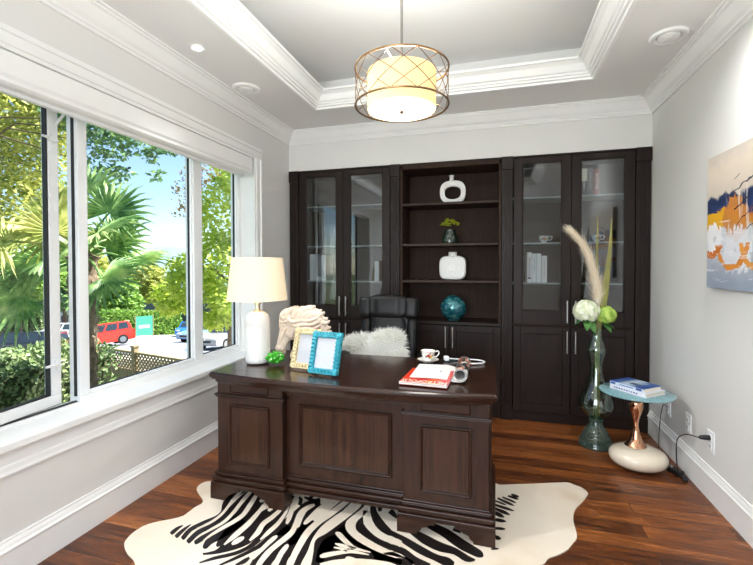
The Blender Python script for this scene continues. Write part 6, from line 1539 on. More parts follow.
big_leaves(gh, (0.04, 0.0, 0.70), [(1, -0.4, -0.3), (0.6, -0.9, -0.6), (1, 0.5, -0.3)], 0.09, 0.06)
pg = thing('pampas_plume', 'tall cream pampas grass plume leaning left out of the floor vase', 'plant', (VX, VY, z0))
stem(pg, [(-0.015, 0.02, 0.0), (0.005, 0.015, 0.3), (0.0, 0.01, 0.6), (-0.005, 0.01, 0.85)], 0.004)
axis = spline([(0.01, 0.01, 0.80), (0.008, 0.01, 0.90), (-0.012, 0.008, 1.02), (-0.045, 0.0, 1.15), (-0.092, -0.005, 1.26), (-0.158, -0.01, 1.35)], 8)
pm = MB()
NA = len(axis)
for i in range(2000):
    t = rnd.random() ** 0.9
    k = min(int(t * (NA - 1)), NA - 2)
    p = axis[k].lerp(axis[k + 1], t * (NA - 1) - k)
    d = (axis[k + 1] - axis[k]).normalized()
    side = Vector((rnd.gauss(0, 1), rnd.gauss(0, 1), rnd.gauss(0, 0.6))).normalized()
    spread = 0.62 * (1 - 0.35 * t)
    e1 = p + (d + side * spread).normalized() * 0.055
    L = rnd.uniform(0.09, 0.19) * (1 - 0.35 * t)
    e2 = p + d * L + side * (0.085 * (1 - 0.55 * t)) * rnd.uniform(0.3, 1.3) + Vector((0, 0, -0.015))
    w = d.cross(side).normalized() * 0.0018
    pm.add([p - w, p + w, e1 + w, e1 - w, e2], [(0, 1, 2, 3), (3, 2, 4)], i % 2)
pm.build('plume', [wool('cream_plume', (255, 248, 234)), wool('straw_plume', (250, 236, 212))], pg, world=False)
def blade(label, pts, W):
    b = thing('leaf_blade', label, 'plant', (VX, VY, z0))
    P = spline(pts, 8)
    n = len(P)
    vs, fs = [], []
    for i, p in enumerate(P):
        t = i / (n - 1)
        w = W * min(1, 0.18 + t * 1.4) * (1 - max(0, t - 0.55) / 0.45) ** 0.8 + 0.0008
        s = Vector((0.9, -0.35, 0.1)).normalized()
        vs += [p - s * w / 2 + Vector((0, -0.15 * w, 0)), p, p + s * w / 2 + Vector((0, -0.15 * w, 0))]
    for i in range(n - 1):
        for k in (0, 1):
            fs.append((i * 3 + k, i * 3 + k + 1, i * 3 + 4 + k, i * 3 + 3 + k))
    MB().add(vs, fs, 0, True).build('blade', mat('olive_leaf_blade', (118, 114, 44), 0.5, var=0.2, vscale=12), b, world=False)
blade('broad olive leaf blade rising right of the pampas plume', [(0.02, 0.0, 0.0), (0.012, 0.005, 0.4), (0.012, 0.0, 0.65), (0.04, -0.01, 0.85), (0.06, -0.01, 1.05), (0.08, -0.01, 1.25), (0.092, -0.005, 1.475)], 0.05)
blade('narrow olive leaf blade rising behind the pampas plume, in front of the teacup', [(0.0, 0.02, 0.0), (0.0, 0.015, 0.4), (0.004, 0.012, 0.65), (0.0, 0.02, 0.85), (0.0, 0.02, 1.05), (0.004, 0.025, 1.3), (0.008, 0.03, 1.5)], 0.026)

# ------------------------------------------------------------------ side table and its books
TX, TY = 0.900, 3.12
st = thing('side_table', 'round side table with a teal glass top, a copper stem and a cream pebble base', 'table', (TX, TY, 0))
def teal_top():
    t = NT('patterned_teal_glass_top')
    v = t.coords()
    vo = t.new('ShaderNodeTexVoronoi')
    vo.inputs['Scale'].default_value = 70
    t.link(v, vo.inputs['Vector'])
    t.base(t.ramp(vo.outputs['Distance'], [(0.1, srgb(150, 186, 188)), (0.55, srgb(118, 158, 164))]))
    t.b.inputs['Roughness'].default_value = 0.15
    t.b.inputs['Coat Weight'].default_value = 0.5
    return t.m
MB().lathe([(0.0, 0.494), (0.214, 0.494), (0.219, 0.498), (0.219, 0.503), (0.214, 0.506), (0.0, 0.506)], n=64).build('table_top', teal_top(), st, world=False)
cop = mat('polished_rose_copper', (232, 176, 140), 0.06, 1.0)
stp = [(0.0, 0.10), (0.104, 0.106), (0.096, 0.110), (0.074, 0.132), (0.052, 0.16), (0.035, 0.195), (0.024, 0.23), (0.0175, 0.265), (0.016, 0.29), (0.019, 0.32), (0.028, 0.35), (0.038, 0.38), (0.042, 0.405), (0.040, 0.43), (0.032, 0.448), (0.02, 0.462), (0.02, 0.494), (0.0, 0.494)]
MB().lathe([(p.x, p.y) for p in spline([(r, z, 0) for r, z in stp[1:]], 3)], n=40).build('stem', cop, st, world=False)
MB().ell((0.010, -0.012, 0.073), (0.172, 0.150, 0.073), 48, 24, 0, 0.85, 1.0).build('pebble_base', mat('glossy_cream_lacquer', (226, 212, 190), 0.12, coat=0.7, var=0.02), st, world=False)
def flat_book(label, c, L, W, H, rot, cov, spine, deco=None):
    b = thing('book', label, 'book', c, rot, 'books on the side table')
    m = MB()
    m.box(-L / 2, L / 2, -W / 2, W / 2, 0, 0.003)
    m.box(-L / 2, L / 2, -W / 2, W / 2, H - 0.003, H, 1)
    m.box(-L / 2, L / 2, -W / 2, -W / 2 + 0.003, 0.003, H - 0.003, 2)
    m.build('cover', [cov[0], cov[1], spine], b, world=False, bevel=0.001)
    MB().box(-L / 2 + 0.004, L / 2 - 0.004, -W / 2 + 0.004, W / 2 - 0.005, 0.0032, H - 0.0032).build('page_block', mat('cream_page_block', (232, 222, 204), 0.7), b, world=False)
    if deco:
        deco(b, L, W, H)
    return b
def blue_cover():
    t = NT('blue_photo_cover')
    n = t.noise(t.coords(), 14, 4, 0.55, 0.5)
    sx = t.new('ShaderNodeSeparateXYZ')
    v = t.coords()
    t.link(v, sx.inputs[0])
    sh_ = t.math('ADD', t.math('MULTIPLY', t.math('ABSOLUTE', sx.outputs[0]), 4.5), t.math('MULTIPLY', n, 0.45))
    t.base(t.ramp(sh_, [(0.22, srgb(198, 208, 222)), (0.40, srgb(150, 168, 190)), (0.52, srgb(66, 96, 150)), (0.7, srgb(44, 76, 142))]))
    t.b.inputs['Roughness'].default_value = 0.3
    return t.m
M_BLUEINK = mat('blue_ink', (42, 72, 140), 0.5)
def deco_low(b, L, W, H):
    q = MB()
    x = -L * 0.38
    r = random.Random(5)
    while x < L * 0.28:
        k = r.uniform(0.006, 0.012)
        q.box(x, x + k, -W / 2 - 0.0006, -W / 2, H * 0.34, H * 0.66)
        x += k + 0.007
    q.build('spine_title', M_BLUEINK, b, world=False)
def deco_up(b, L, W, H):
    q = MB()
    q.box(-L / 2 + 0.004, -L / 2 + 0.04, -W / 2 - 0.0006, -W / 2, H * 0.25, H * 0.75)
    q.box(L / 2 - 0.05, L / 2 - 0.012, -W / 2 - 0.0006, -W / 2, H * 0.3, H * 0.8)
    q.box(-L * 0.2, L * 0.2, -W / 2 - 0.0006, -W / 2, H * 0.42, H * 0.58)
    q.build('spine_title', M_BLUEINK, b, world=False)
    g = MB().box(-0.01, 0.06, -0.05, -0.01, H, H + 0.0004)
    g.build('cover_picture', mat('dark_photo_print', (70, 84, 104), 0.4, var=0.6, vscale=40), b, world=False)
wcov = mat('white_book_cover', (226, 224, 230), 0.35)
flat_book('white spined book with blue lettering lying under the blue one on the side table', (0.904, 3.115, 0.5065), 0.25, 0.19, 0.027, -0.90, (wcov, wcov), wcov, deco_low)
flat_book('blue and white book lying on top of the other on the side table', (0.894, 3.117, 0.5338), 0.232, 0.18, 0.026, -0.89, (wcov, blue_cover()), mat('pale_blue_spine', (204, 214, 230), 0.35), deco_up)

# plug, cable and adapter at the right wall
pl = thing('power_adapter', 'black plug and thin cable running from the wall outlet to the floor', 'cable', (1.12, 3.0, 0))
MB().tube([(1.182, 2.80, 0.352), (1.16, 2.80, 0.352), (1.135, 2.80, 0.350), (1.125, 2.80, 0.349)], [0.015, 0.015, 0.011, 0.005], 10).build('plug', M_BLACK, pl, bevel=0.002)
MB().tube(spline([(1.125, 2.80, 0.349), (1.08, 2.84, 0.345), (1.07, 2.93, 0.28), (1.09, 3.0, 0.16), (1.115, 3.05, 0.05), (1.125, 3.08, 0.02), (1.11, 3.12, 0.006), (1.13, 3.17, 0.005), (1.155, 3.12, 0.005), (1.15, 3.05, 0.005), (1.12, 3.02, 0.01)], 6), 0.0035, 6).build('cord', M_BLACK, pl)
a = MB().rbox((1.115, 3.08, 0.017), (0.05, 0.085, 0.03), 0.5)
a.rbox((1.135, 3.0, 0.012), (0.03, 0.06, 0.022), -0.2)
a.build('adapter', M_BLACK, pl, bevel=0.004)
kn = MB().tube([(1.10, 3.10, 0.034), (1.10, 3.10, 0.042)], 0.012, 12)
kn.build('chrome_button', M_STEEL, pl)
gc = thing('grey_cord', 'thin grey cord hanging down the wall behind the side table', 'cable', (1.15, 3.46, 0))
MB().tube(spline([(1.178, 3.40, 0.33), (1.16, 3.42, 0.34), (1.155, 3.455, 0.25), (1.155, 3.48, 0.12), (1.16, 3.50, 0.03), (1.15, 3.47, 0.004), (1.14, 3.42, 0.004)], 6), 0.003, 6).build('cord', mat('dark_grey_cord', (66, 66, 68), 0.5), gc)

# ------------------------------------------------------------------ painting
def painting():
    t = NT('abstract_paint')
    tc = t.new('ShaderNodeTexCoord')
    sx = t.new('ShaderNodeSeparateXYZ')
    t.link(tc.outputs['Object'], sx.inputs[0])
    Y, Z = sx.outputs[1], sx.outputs[2]
    n1 = t.noise(t.coords((1, 2.2, 3.2)), 3.2, 6, 0.6, 0.8)
    n2 = t.noise(t.coords((1, 5, 3), loc=(3, 1, 2)), 3.0, 5, 0.65, 1.2)
    n3 = t.noise(t.coords((1, 1.5, 9), rot=(0.35, 0, 0), loc=(1, 5, 2)), 3.0, 5, 0.6, 0.6)
    zz = t.math('ADD', Z, t.math('MULTIPLY', t.math('SUBTRACT', n1, 0.5), 0.17))
    base = t.ramp(zz, [(0.04, srgb(150, 160, 178)), (0.16, srgb(176, 182, 194)), (0.25, srgb(214, 216, 222)), (0.31, srgb(196, 200, 208)), (0.335, srgb(206, 140, 46)), (0.385, srgb(204, 120, 40)), (0.405, srgb(24, 52, 104)), (0.46, srgb(20, 38, 78)), (0.485, srgb(38, 62, 100)), (0.50, srgb(214, 200, 184)), (0.64, srgb(224, 208, 190)), (0.73, srgb(206, 194, 182))])
    # ochre block at the far side, orange arcs and white scrapes
    yo = t.math('GREATER_THAN', Y, 0.37)
    zo = t.math('MULTIPLY', t.math('GREATER_THAN', zz, 0.315), t.math('LESS_THAN', zz, 0.40))
    c = t.mix(t.math('MULTIPLY', yo, zo), base, srgb(232, 172, 30))
    def blob(cy, cz, r0, r1, wob):
        dy = t.math('SUBTRACT', Y, cy)
        dz = t.math('SUBTRACT', Z, cz)
        d = t.math('SQRT', t.math('ADD', t.math('MULTIPLY', dy, dy), t.math('MULTIPLY', dz, dz)))
        d = t.math('ADD', d, t.math('MULTIPLY', t.math('SUBTRACT', n2, 0.5), wob))
        return t.math('MULTIPLY', t.math('GREATER_THAN', d, r0), t.math('LESS_THAN', d, r1))
    # ochre and orange fields under the navy band on the near side
    c = t.mix(t.math('MULTIPLY', blob(0.27, 0.36, 0.0, 0.11, 0.16), 0.9), c, srgb(206, 132, 52))
    # white clouds of paint and vertical scrapes
    c = t.mix(t.math('MULTIPLY', blob(0.47, 0.265, 0.0, 0.095, 0.2), 0.95), c, srgb(238, 238, 240))
    c = t.mix(t.math('MULTIPLY', blob(0.26, 0.20, 0.0, 0.12, 0.22), 0.8), c, srgb(226, 226, 230))
    sc_ = t.math('MULTIPLY', t.ramp(t.noise(t.coords((1, 16, 2.0), loc=(1, 5, 2)), 2.0, 4, 0.6), [(0.56, (0, 0, 0, 1)), (0.62, (1, 1, 1, 1))]), t.math('MULTIPLY', t.math('LESS_THAN', Z, 0.53), t.math('GREATER_THAN', Z, 0.28)))
    c = t.mix(t.math('MULTIPLY', sc_, t.math('MULTIPLY', t.math('LESS_THAN', Y, 0.40), 0.75)), c, srgb(222, 214, 206))
    # orange arcs low down
    low = t.math('LESS_THAN', Z, 0.235)
    c = t.mix(t.math('MULTIPLY', blob(0.30, 0.26, 0.125, 0.16, 0.07), low), c, srgb(220, 138, 48))
    c = t.mix(t.math('MULTIPLY', blob(0.50, 0.30, 0.10, 0.135, 0.07), low), c, srgb(212, 120, 44))
    c = t.mix(t.math('MULTIPLY', blob(0.10, 0.24, 0.10, 0.13, 0.07), low), c, srgb(224, 150, 60))
    w_ = t.math('MULTIPLY', t.ramp(n3, [(0.57, (0, 0, 0, 1)), (0.63, (1, 1, 1, 1))]), t.math('LESS_THAN', Z, 0.36))
    c = t.mix(t.math('MULTIPLY', w_, 0.6), c, srgb(234, 234, 238))
    ln = t.new('ShaderNodeTexWave', wave_type='RINGS')
    ln.inputs['Scale'].default_value = 4.2
    ln.inputs['Distortion'].default_value = 7
    ln.inputs['Detail'].default_value = 3
    ln.inputs['Detail Scale'].default_value = 1.2
    t.link(tc.outputs['Object'], ln.inputs['Vector'])
    lm = t.math('MULTIPLY', t.ramp(ln.outputs[1], [(0.975, (0, 0, 0, 1)), (0.99, (1, 1, 1, 1))]), t.math('MULTIPLY', t.math('GREATER_THAN', Z, 0.3), t.math('LESS_THAN', Z, 0.58)))
    c = t.mix(t.math('MULTIPLY', lm, t.math('LESS_THAN', Y, 0.28)), c, srgb(26, 34, 52))
    t.base(c)
    t.b.inputs['Roughness'].default_value = 0.5
    t.bump(n1, 0.3, 0.004)
    return t.m
pt = thing('abstract_painting', 'abstract canvas in beige, navy, ochre and grey on the right wall', 'painting', (XR, 2.245, 1.213))
MB().box(-0.034, -0.002, -0.555, 0.555, 0, 0.726).build('canvas', painting(), pt, world=False, bevel=0.002)

# ------------------------------------------------------------------ pendant
PX, PY = -0.398, 1.80
pd = thing('drum_pendant', 'drum pendant with a brass lattice ring around a lit cream shade', 'pendant light', (PX, PY, 2.02))
M_BRZ = mat('antique_bronze_metal', (150, 118, 84), 0.32, 1.0)
zt, zb, RR = 0.178, 0.018, 0.203
rg = MB()
for z in (zt, zb):
    rg.tube([(RR * math.cos(2 * PI * i / 64), RR * math.sin(2 * PI * i / 64), z) for i in range(64)], 0.0042, 8, closed=True)
rg.build('ring', M_BRZ, pd, world=False)
lt = MB()
NL = 12
for i in range(NL):
    for s in (-1, 1):
        P = []
        for k in range(15):
            t = k / 14
            a = 2 * PI * i / NL + s * (t - 0.5) * 2 * PI / NL * 2.0
            P.append(((RR - 0.001) * math.cos(a), (RR - 0.001) * math.sin(a), zb + (zt - zb) * t))
        lt.tube(P, 0.0017, 5)
lt.build('lattice', M_BRZ, pd, world=False)
ds = MB().shell([(0.149, 0.0), (0.149, 0.162), (0.147, 0.162), (0.147, 0.0), (0.149, 0.0)], n=56)
dsh = ds.build('drum_shade', shade_mat('lit_yellow_drum_shade', (236, 218, 168), (255, 220, 140), 0.50), pd, world=False)
MB().lathe([(0.0, -0.002), (0.146, 0.0), (0.146, 0.004), (0.0, 0.002)], n=48).build('diffuser', mat('lit_white_diffuser', (255, 252, 244), 0.5, emit=2.2), pd, world=False)
MB().lathe([(0.0, -0.018), (0.006, -0.014), (0.009, -0.008), (0.004, -0.001), (0.0, 0.0)], n=16).build('finial', M_BRZ, pd, world=False)
r_ = MB().tube([(0, 0, 0.15), (0, 0, 0.90)], 0.006, 10)
for k in range(3):
    a = 2 * PI * k / 3 + 0.4
    r_.tube([(0, 0, 0.17), ((RR - 0.002) * math.cos(a), (RR - 0.002) * math.sin(a), zt)], 0.0018, 6)
r_.build('rod', mat('brushed_nickel', (170, 166, 160), 0.3, 1.0), pd, world=False)
MB().lathe([(0.0, 0.945), (0.06, 0.945), (0.06, 0.932), (0.05, 0.92), (0.0, 0.917)][::-1], n=32).build('canopy', MATS['brushed_nickel'], pd, world=False)
light('pendant_uplight', 'POINT', (PX, PY, 2.11), 72, (0.90, 0.96, 1.0), 0.1)
light('pendant_lamp', 'AREA', (PX, PY, 2.005), 4, (1.0, 0.97, 0.92), 0.29)
# ------------------------------------------------------------------ outside the window
FH = Vector((-0.2745, 0.9616, 0)).normalized()     # away from the house, down the street
RH = Vector((0.9616, 0.2745, 0)).normalized()
GA, GB = -0.35, 0.13
def gz(x, y):
    d = FH.x * x + FH.y * y
    s = RH.x * x + RH.y * y
    k = min(1, max(0, (-17.3 - s) / 1.6)) * min(1, max(0, (30 - d) / 6))
    return GA - GB * max(d, -4) - 0.62 * k * k * (3 - 2 * k)
def at(u, d):
    """ground point d metres out in the direction u (tangent to the right)"""
    p = FH * d + RH * (u * d)
    return Vector((p.x, p.y, gz(p.x, p.y)))
def U(px):
    return (px - 376.5) / 417.16
def ground_mat():
    t = NT('street_and_yard_ground')
    tc = t.new('ShaderNodeTexCoord')
    dv = t.new('ShaderNodeVectorMath', operation='DOT_PRODUCT')
    dv.inputs[1].default_value = (-0.2745, 0.9616, 0)
    t.link(tc.outputs['Object'], dv.inputs[0])
    n = t.noise(tc.outputs['Object'], 0.8, 5)
    d = t.math('ADD', dv.outputs['Value'], t.math('MULTIPLY', n, 1.2))
    k = t.math('MULTIPLY', d, 1 / 80.0)
    c = t.ramp(k, [(0.0, srgb(84, 96, 58)), (0.17, srgb(92, 104, 62)), (0.18, srgb(196, 188, 180)), (0.25, srgb(198, 190, 184)), (0.255, srgb(128, 132, 144)), (0.42, srgb(136, 138, 146)), (0.47, srgb(196, 188, 182)), (0.56, srgb(186, 182, 176)), (0.62, srgb(96, 112, 66))], 'LINEAR')
    c = t.mix(0.25, c, t.ramp(t.noise(tc.outputs['Object'], 6, 4), [(0.3, (0.15, 0.15, 0.15, 1)), (0.7, (0.6, 0.6, 0.6, 1))]), 'OVERLAY')
    t.base(c)
    t.b.inputs['Roughness'].default_value = 0.9
    return t.m
g = MB()
nx, ny = 60, 90
gx0, gx1, gy0, gy1 = -75.0, 20.0, -70.0, 90.0
vs = []
for j in range(ny + 1):
    for i in range(nx + 1):
        x, y = gx0 + (gx1 - gx0) * i / nx, gy0 + (gy1 - gy0) * j / ny
        vs.append((x, y, gz(x, y)))
g.add(vs, [(j * (nx + 1) + i, j * (nx + 1) + i + 1, (j + 1) * (nx + 1) + i + 1, (j + 1) * (nx + 1) + i) for j in range(ny) for i in range(nx)], 0, True)
struct('ground', g, ground_mat(), 'pale street and yard sloping away from the house')

def leaf_mat(name, cols, trans=0.45):
    t = NT(name)
    n = t.noise(t.coords((1, 1, 1)), 2.3, 4, 0.6)
    n2 = t.noise(t.coords((1, 1, 1)), 14, 2, 0.5)
    f = t.math('ADD', t.math('MULTIPLY', n, 0.55), t.math('MULTIPLY', n2, 0.45))
    k = len(cols) - 1
    c = t.ramp(f, [(0.34 + 0.32 * i / k, srgb(q)) for i, q in enumerate(cols)])
    t.base(c)
    t.b.inputs['Roughness'].default_value = 0.5
    tl = t.new('ShaderNodeBsdfTranslucent')
    t.link(c, tl.inputs[0])
    mx = t.new('ShaderNodeMixShader')
    mx.inputs[0].default_value = trans
    t.link(t.b.outputs[0], mx.inputs[1])
    t.link(tl.outputs[0], mx.inputs[2])
    t.link(mx.outputs[0], t.out.inputs[0])
    return t.m
M_BARK = mat('grey_brown_bark', (104, 86, 70), 0.9, var=0.3, vscale=10, bump=0.5, bscale=20)

def crown(mb, lobes, n, size, r, up=0.4, shellk=0.55):
    tot = sum(l[1][0] * l[1][1] for l in lobes)
    for c, rad in lobes:
        for i in range(int(n * rad[0] * rad[1] / tot)):
            d = Vector((r.gauss(0, 1), r.gauss(0, 1), r.gauss(0, 1))).normalized()
            k = shellk + (1 - shellk) * r.random() ** 0.6
            p = Vector(c) + Vector((d.x * rad[0], d.y * rad[1], d.z * rad[2])) * k
            dd = Vector((r.gauss(0, 1), r.gauss(0, 1), r.gauss(-0.2, 0.6)))
            nn = Vector((r.gauss(0, 0.6), r.gauss(0, 0.6), up + r.random()))
            s = size * r.uniform(0.6, 1.25)
            mb.leaf(p, dd, nn, s, s * 0.62, 0, 0.15)
def tree(name, label, base, trunk_h, trunk_r, lobes, n, size, mt, seed, group=None, cat='tree', branches=6):
    r = random.Random(seed)
    t = thing(name, label, cat, base, 0, group)
    tr = MB()
    top = Vector((0, 0, trunk_h))
    tr.tube(spline([(0, 0, -0.3), (0.02, 0, trunk_h * 0.5), tuple(top)], 5), [trunk_r * (1.25 - 0.6 * k / 10) for k in range(11)], 10)
    for c, rad in lobes[:branches]:
        e = Vector(c)
        tr.tube([top * 0.8, top * 0.6 + e * 0.4, e], [trunk_r * 0.35, trunk_r * 0.2, trunk_r * 0.06], 6)
    tr.build('trunk', M_BARK, t, world=False)
    f = MB()
    crown(f, lobes, n, size, r)
    o = f.build('foliage', mt, t, world=False)
    return t
G_OLIVE = leaf_mat('sunlit_olive_leaves', [(92, 114, 58), (152, 166, 84), (206, 206, 118), (228, 222, 150)])
G_LIME = leaf_mat('sunlit_lime_leaves', [(126, 158, 52), (178, 202, 76), (212, 224, 112), (232, 238, 150)], 0.5)
G_DARK = leaf_mat('dark_hedge_leaves', [(62, 84, 50), (98, 122, 74), (134, 154, 100), (172, 186, 134)], 0.2)
G_MID = leaf_mat('mid_green_leaves', [(62, 100, 44), (104, 146, 62), (146, 182, 84), (184, 206, 110)], 0.35)
G_TEAL = leaf_mat('blue_green_leaves', [(64, 96, 74), (96, 134, 98), (136, 170, 118), (190, 204, 130)], 0.35)

# hedge right under the window
hd_ = thing('hedge', 'clipped dark green hedge under the window', 'hedge', (-4.5, 2.2, gz(-4.5, 2.2)))
f = MB()
r = random.Random(21)
def hedge_run(x0, x1, y0, y1, zt, n):
    for i in range(n):
        q = r.random()
        x, y = r.uniform(x0, x1), r.uniform(y0, y1)
        z = zt - 0.04 + 0.05 * noise.noise(Vector((x * 2, y * 2, 0))) * 2
        if q < 0.5:
            x = x1 + r.uniform(-0.1, 0.06)
            z = r.uniform(zt - 1.9, zt)
        elif q < 0.62:
            y = y1 + r.uniform(-0.1, 0.06)
            z = r.uniform(zt - 1.9, zt)
        else:
            z += r.uniform(-0.12, 0.05)
        z -= hd_.location.z
        f.leaf((x + 4.5, y - 2.2, z), (r.gauss(0, 1), r.gauss(0, 1), r.gauss(0.4, 0.7)), (r.gauss(0.5, 0.7), r.gauss(0, 0.7), r.random()), r.uniform(0.04, 0.08), r.uniform(0.022, 0.042), 0, 0.15)
hedge_run(-5.0, -4.15, -0.5, 3.72, 0.45, 15000)
f.build('foliage', G_DARK, hd_, world=False)
MB().box(-5.0 + 4.5 + 0.06, -4.15 + 4.5 - 0.06, -0.5 - 2.2, 3.72 - 2.2 - 0.08, -0.1, 0.35 - hd_.location.z).build('inner_twigs', mat('dark_hedge_core', (58, 68, 42), 0.95, var=0.3), hd_, world=False)

# palm
PB = Vector((-3.62, 2.93, 0))
pz = gz(PB.x, PB.y)
pm_ = thing('fan_palm', 'fan palm with a shaggy trunk just outside the window', 'palm tree', (PB.x, PB.y, pz))
tk = MB()
prof = []
n = 60
for i in range(n + 1):
    z = (1.42 - pz) * i / n
    prof.append((0.088 + 0.028 * max(0, (i / n - 0.55)) / 0.45 + 0.014 * (i % 3 == 0) + rnd.uniform(-0.006, 0.006), z))
prof.append((0.0, 1.48 - pz))
tk.lathe(prof, n=18, rfun=lambda a, h: 1 + 0.07 * math.sin(5 * a + 9 * h))
for i in range(700):       # trunk fibre and old leaf bases
    a, z = rnd.uniform(0, 2 * PI), (1.42 - pz) * rnd.random() ** 0.7
    d = Vector((math.cos(a), math.sin(a), 0))
    tk.leaf(d * 0.085 + Vector((0, 0, z)), d * 0.5 + Vector((rnd.gauss(0, .3), rnd.gauss(0, .3), -1 if i % 2 else 0.9)), d, rnd.uniform(0.05, 0.12), 0.02, 0, 0.1)
tk.build('trunk', mat('shaggy_palm_trunk', (128, 110, 92), 0.95, var=0.35, vscale=26, bump=0.6, bscale=60), pm_, world=False)
M_PALM = leaf_mat('palm_fan_leaf', [(70, 112, 66), (116, 158, 92), (164, 194, 120), (208, 220, 148)], 0.4)
M_PALMY = leaf_mat('pale_palm_fan_leaf', [(92, 118, 54), (150, 164, 82), (204, 206, 128), (232, 226, 160)], 0.45)
def frond(hub, direction, normal, R, nseg=22, arc=2.5, m=None, droop=0.25):
    """petiole and a pleated fan; hub and direction relative to the trunk's head"""
    head = Vector((0, 0, 1.40 - pz))
    hub = Vector(hub) + head
    D_ = Vector(direction).normalized()
    N_ = Vector(normal)
    N_ = (N_ - D_ * N_.dot(D_)).normalized()
    S_ = D_.cross(N_)
    fm = MB()
    mid = head.lerp(hub, 0.5) + Vector((0, 0, 0.06))
    P = spline([tuple(head), tuple(mid), tuple(hub)], 5)
    fm.tube(P, [0.014 - 0.0007 * k for k in range(len(P))], 6)
    for k in range(nseg):
        a0 = -arc + 2 * arc * k / nseg
        a1 = -arc + 2 * arc * (k + 1) / nseg
        am = (a0 + a1) / 2
        L = R * (0.82 + 0.18 * math.cos(am * 0.6)) * rnd.uniform(0.93, 1.05)
        fold = 0.35 if k % 2 else -0.0
        def pt(a, l, h=0.0):
            dr = droop * (l / R) ** 2.2 * R
            return hub + (D_ * math.cos(a) + S_ * math.sin(a)) * l + N_ * h - Vector((0, 0, 1)) * dr
        w = (a1 - a0) * L * 0.55
        vs = [hub, pt(a0, L * 0.52), pt(am, L * 0.55, 0.028), pt(a1, L * 0.52), pt(am - 0.03, L * 0.8, 0.012), pt(am + 0.03, L * 0.8, 0.012), pt(am, L, -0.01)]
        fm.add(vs, [(0, 1, 2), (0, 2, 3), (1, 4, 2), (2, 5, 3), (4, 6, 2), (2, 6, 5)])
    fm.build('frond', m or M_PALM, pm_, world=False)
px_ = 3.85 / 417.16
def fr_at(u, v, ang, R, depth=0.0, nz=0.5, arc=2.4, m=None, droop=0.15):
    """hub at a pixel-size offset across the view of the crown; ang = leaf direction in that plane"""
    hub = RH * ((u - 90) * px_) + Vector((0, 0, (262 - v) * px_)) + FH * depth
    d = RH * math.cos(ang) + Vector((0, 0, math.sin(ang))) + FH * (0.35 * (1 if depth > 0 else -1))
    nrm = -FH * (1 - nz) + Vector((0, 0, nz))
    frond(hub, d, nrm, R, 22, arc, m, droop)
rad = math.radians
fr_at(110, 214, rad(62), 0.44, 0.10, 0.15)
fr_at(114, 236, rad(15), 0.46, -0.12, 0.62)
fr_at(122, 262, rad(12), 0.44, 0.20, 0.7, 2.2)
fr_at(122, 280, rad(-12), 0.40, -0.20, 0.5, 2.0)
fr_at(100, 240, rad(95), 0.42, 0.3, 0.3)
fr_at(98, 250, rad(70), 0.40, 0.2, 0.3)
fr_at(55, 210, rad(135), 0.42, 0.1, 0.2, 2.4, M_PALMY)
fr_at(32, 246, rad(165), 0.44, -0.25, 0.5, 2.4, M_PALMY)
fr_at(48, 262, rad(150), 0.46, 0.05, 0.5)
fr_at(44, 296, rad(195), 0.46, -0.15, 0.35)
fr_at(24, 282, rad(180), 0.46, 0.25, 0.6)
fr_at(66, 236, rad(100), 0.44, -0.05, 0.25, 2.4, M_PALMY)
fr_at(8, 232, rad(190), 0.46, 0.3, 0.5, 2.4, M_PALMY)
fr_at(72, 300, rad(235), 0.38, 0.25, 0.3)
fr_at(70, 190, rad(95), 0.44, 0.35, 0.25)

# lattice topped fence
f0, f1 = at(U(84), 9.6), at(U(232), 7.4)
fd = (f1 - f0)
fl_ = math.hypot(fd.x, fd.y)
fe = thing('lattice_fence', 'brown board fence with a lattice top beyond the hedge', 'fence', (f0.x, f0.y, -2.2), math.atan2(fd.y, fd.x))
M_FW = wood('weathered_fence_wood', (128, 110, 84), (176, 156, 126), 'Z', 0.85, 0.0, 0.6)
ztop = 2.2 - 0.46
drop = 0.06
def fpost(px):
    # distance along the fence of the post seen in that direction
    dv = FH + RH * U(px)
    cr = dv.x * fd.y - dv.y * fd.x
    t = (f0.x * fd.y - f0.y * fd.x) / cr
    return (Vector((dv.x * t - f0.x, dv.y * t - f0.y, 0))).length
p = MB()
k = 0
while k * 0.14 < fl_:
    p.box(k * 0.14, k * 0.14 + 0.134, -0.01, 0.01, 0.1, ztop - 0.42)
    k += 1
p.build('board_panel', M_FW, fe, world=False)
p = MB()
p.box(0, fl_, -0.03, 0.03, ztop - 0.045, ztop)
p.box(0, fl_, -0.025, 0.025, ztop - 0.43, ztop - 0.385)
p.build('rail', M_FW, fe, world=False)
p = MB()
x = 0.0
while x < fl_:
    for s in (-1, 1):
        a = Vector((x, 0.006 * s, ztop - 0.385 if s > 0 else ztop - 0.045))
        b = Vector((x + 0.34, 0.006 * s, ztop - 0.045 if s > 0 else ztop - 0.385))
        d = (b - a).normalized()
        w = Vector((-d.z, 0, d.x)) * 0.017
        y_ = Vector((0, 0.005, 0))
        p.add([a - w - y_, b - w - y_, b + w - y_, a + w - y_, a - w + y_, b - w + y_, b + w + y_, a + w + y_], [(0, 1, 2, 3), (7, 6, 5, 4), (0, 4, 5, 1), (3, 2, 6, 7)])
    x += 0.105
p.build('lattice', M_FW, fe, world=False)
for x in (0.0, fpost(134), fl_):
    p = MB().box(x - 0.05, x + 0.05, -0.05, 0.05, -0.6, ztop + 0.10)
    p.box(x - 0.065, x + 0.065, -0.065, 0.065, ztop + 0.10, ztop + 0.13)
    p.build('post', M_FW, fe, world=False)

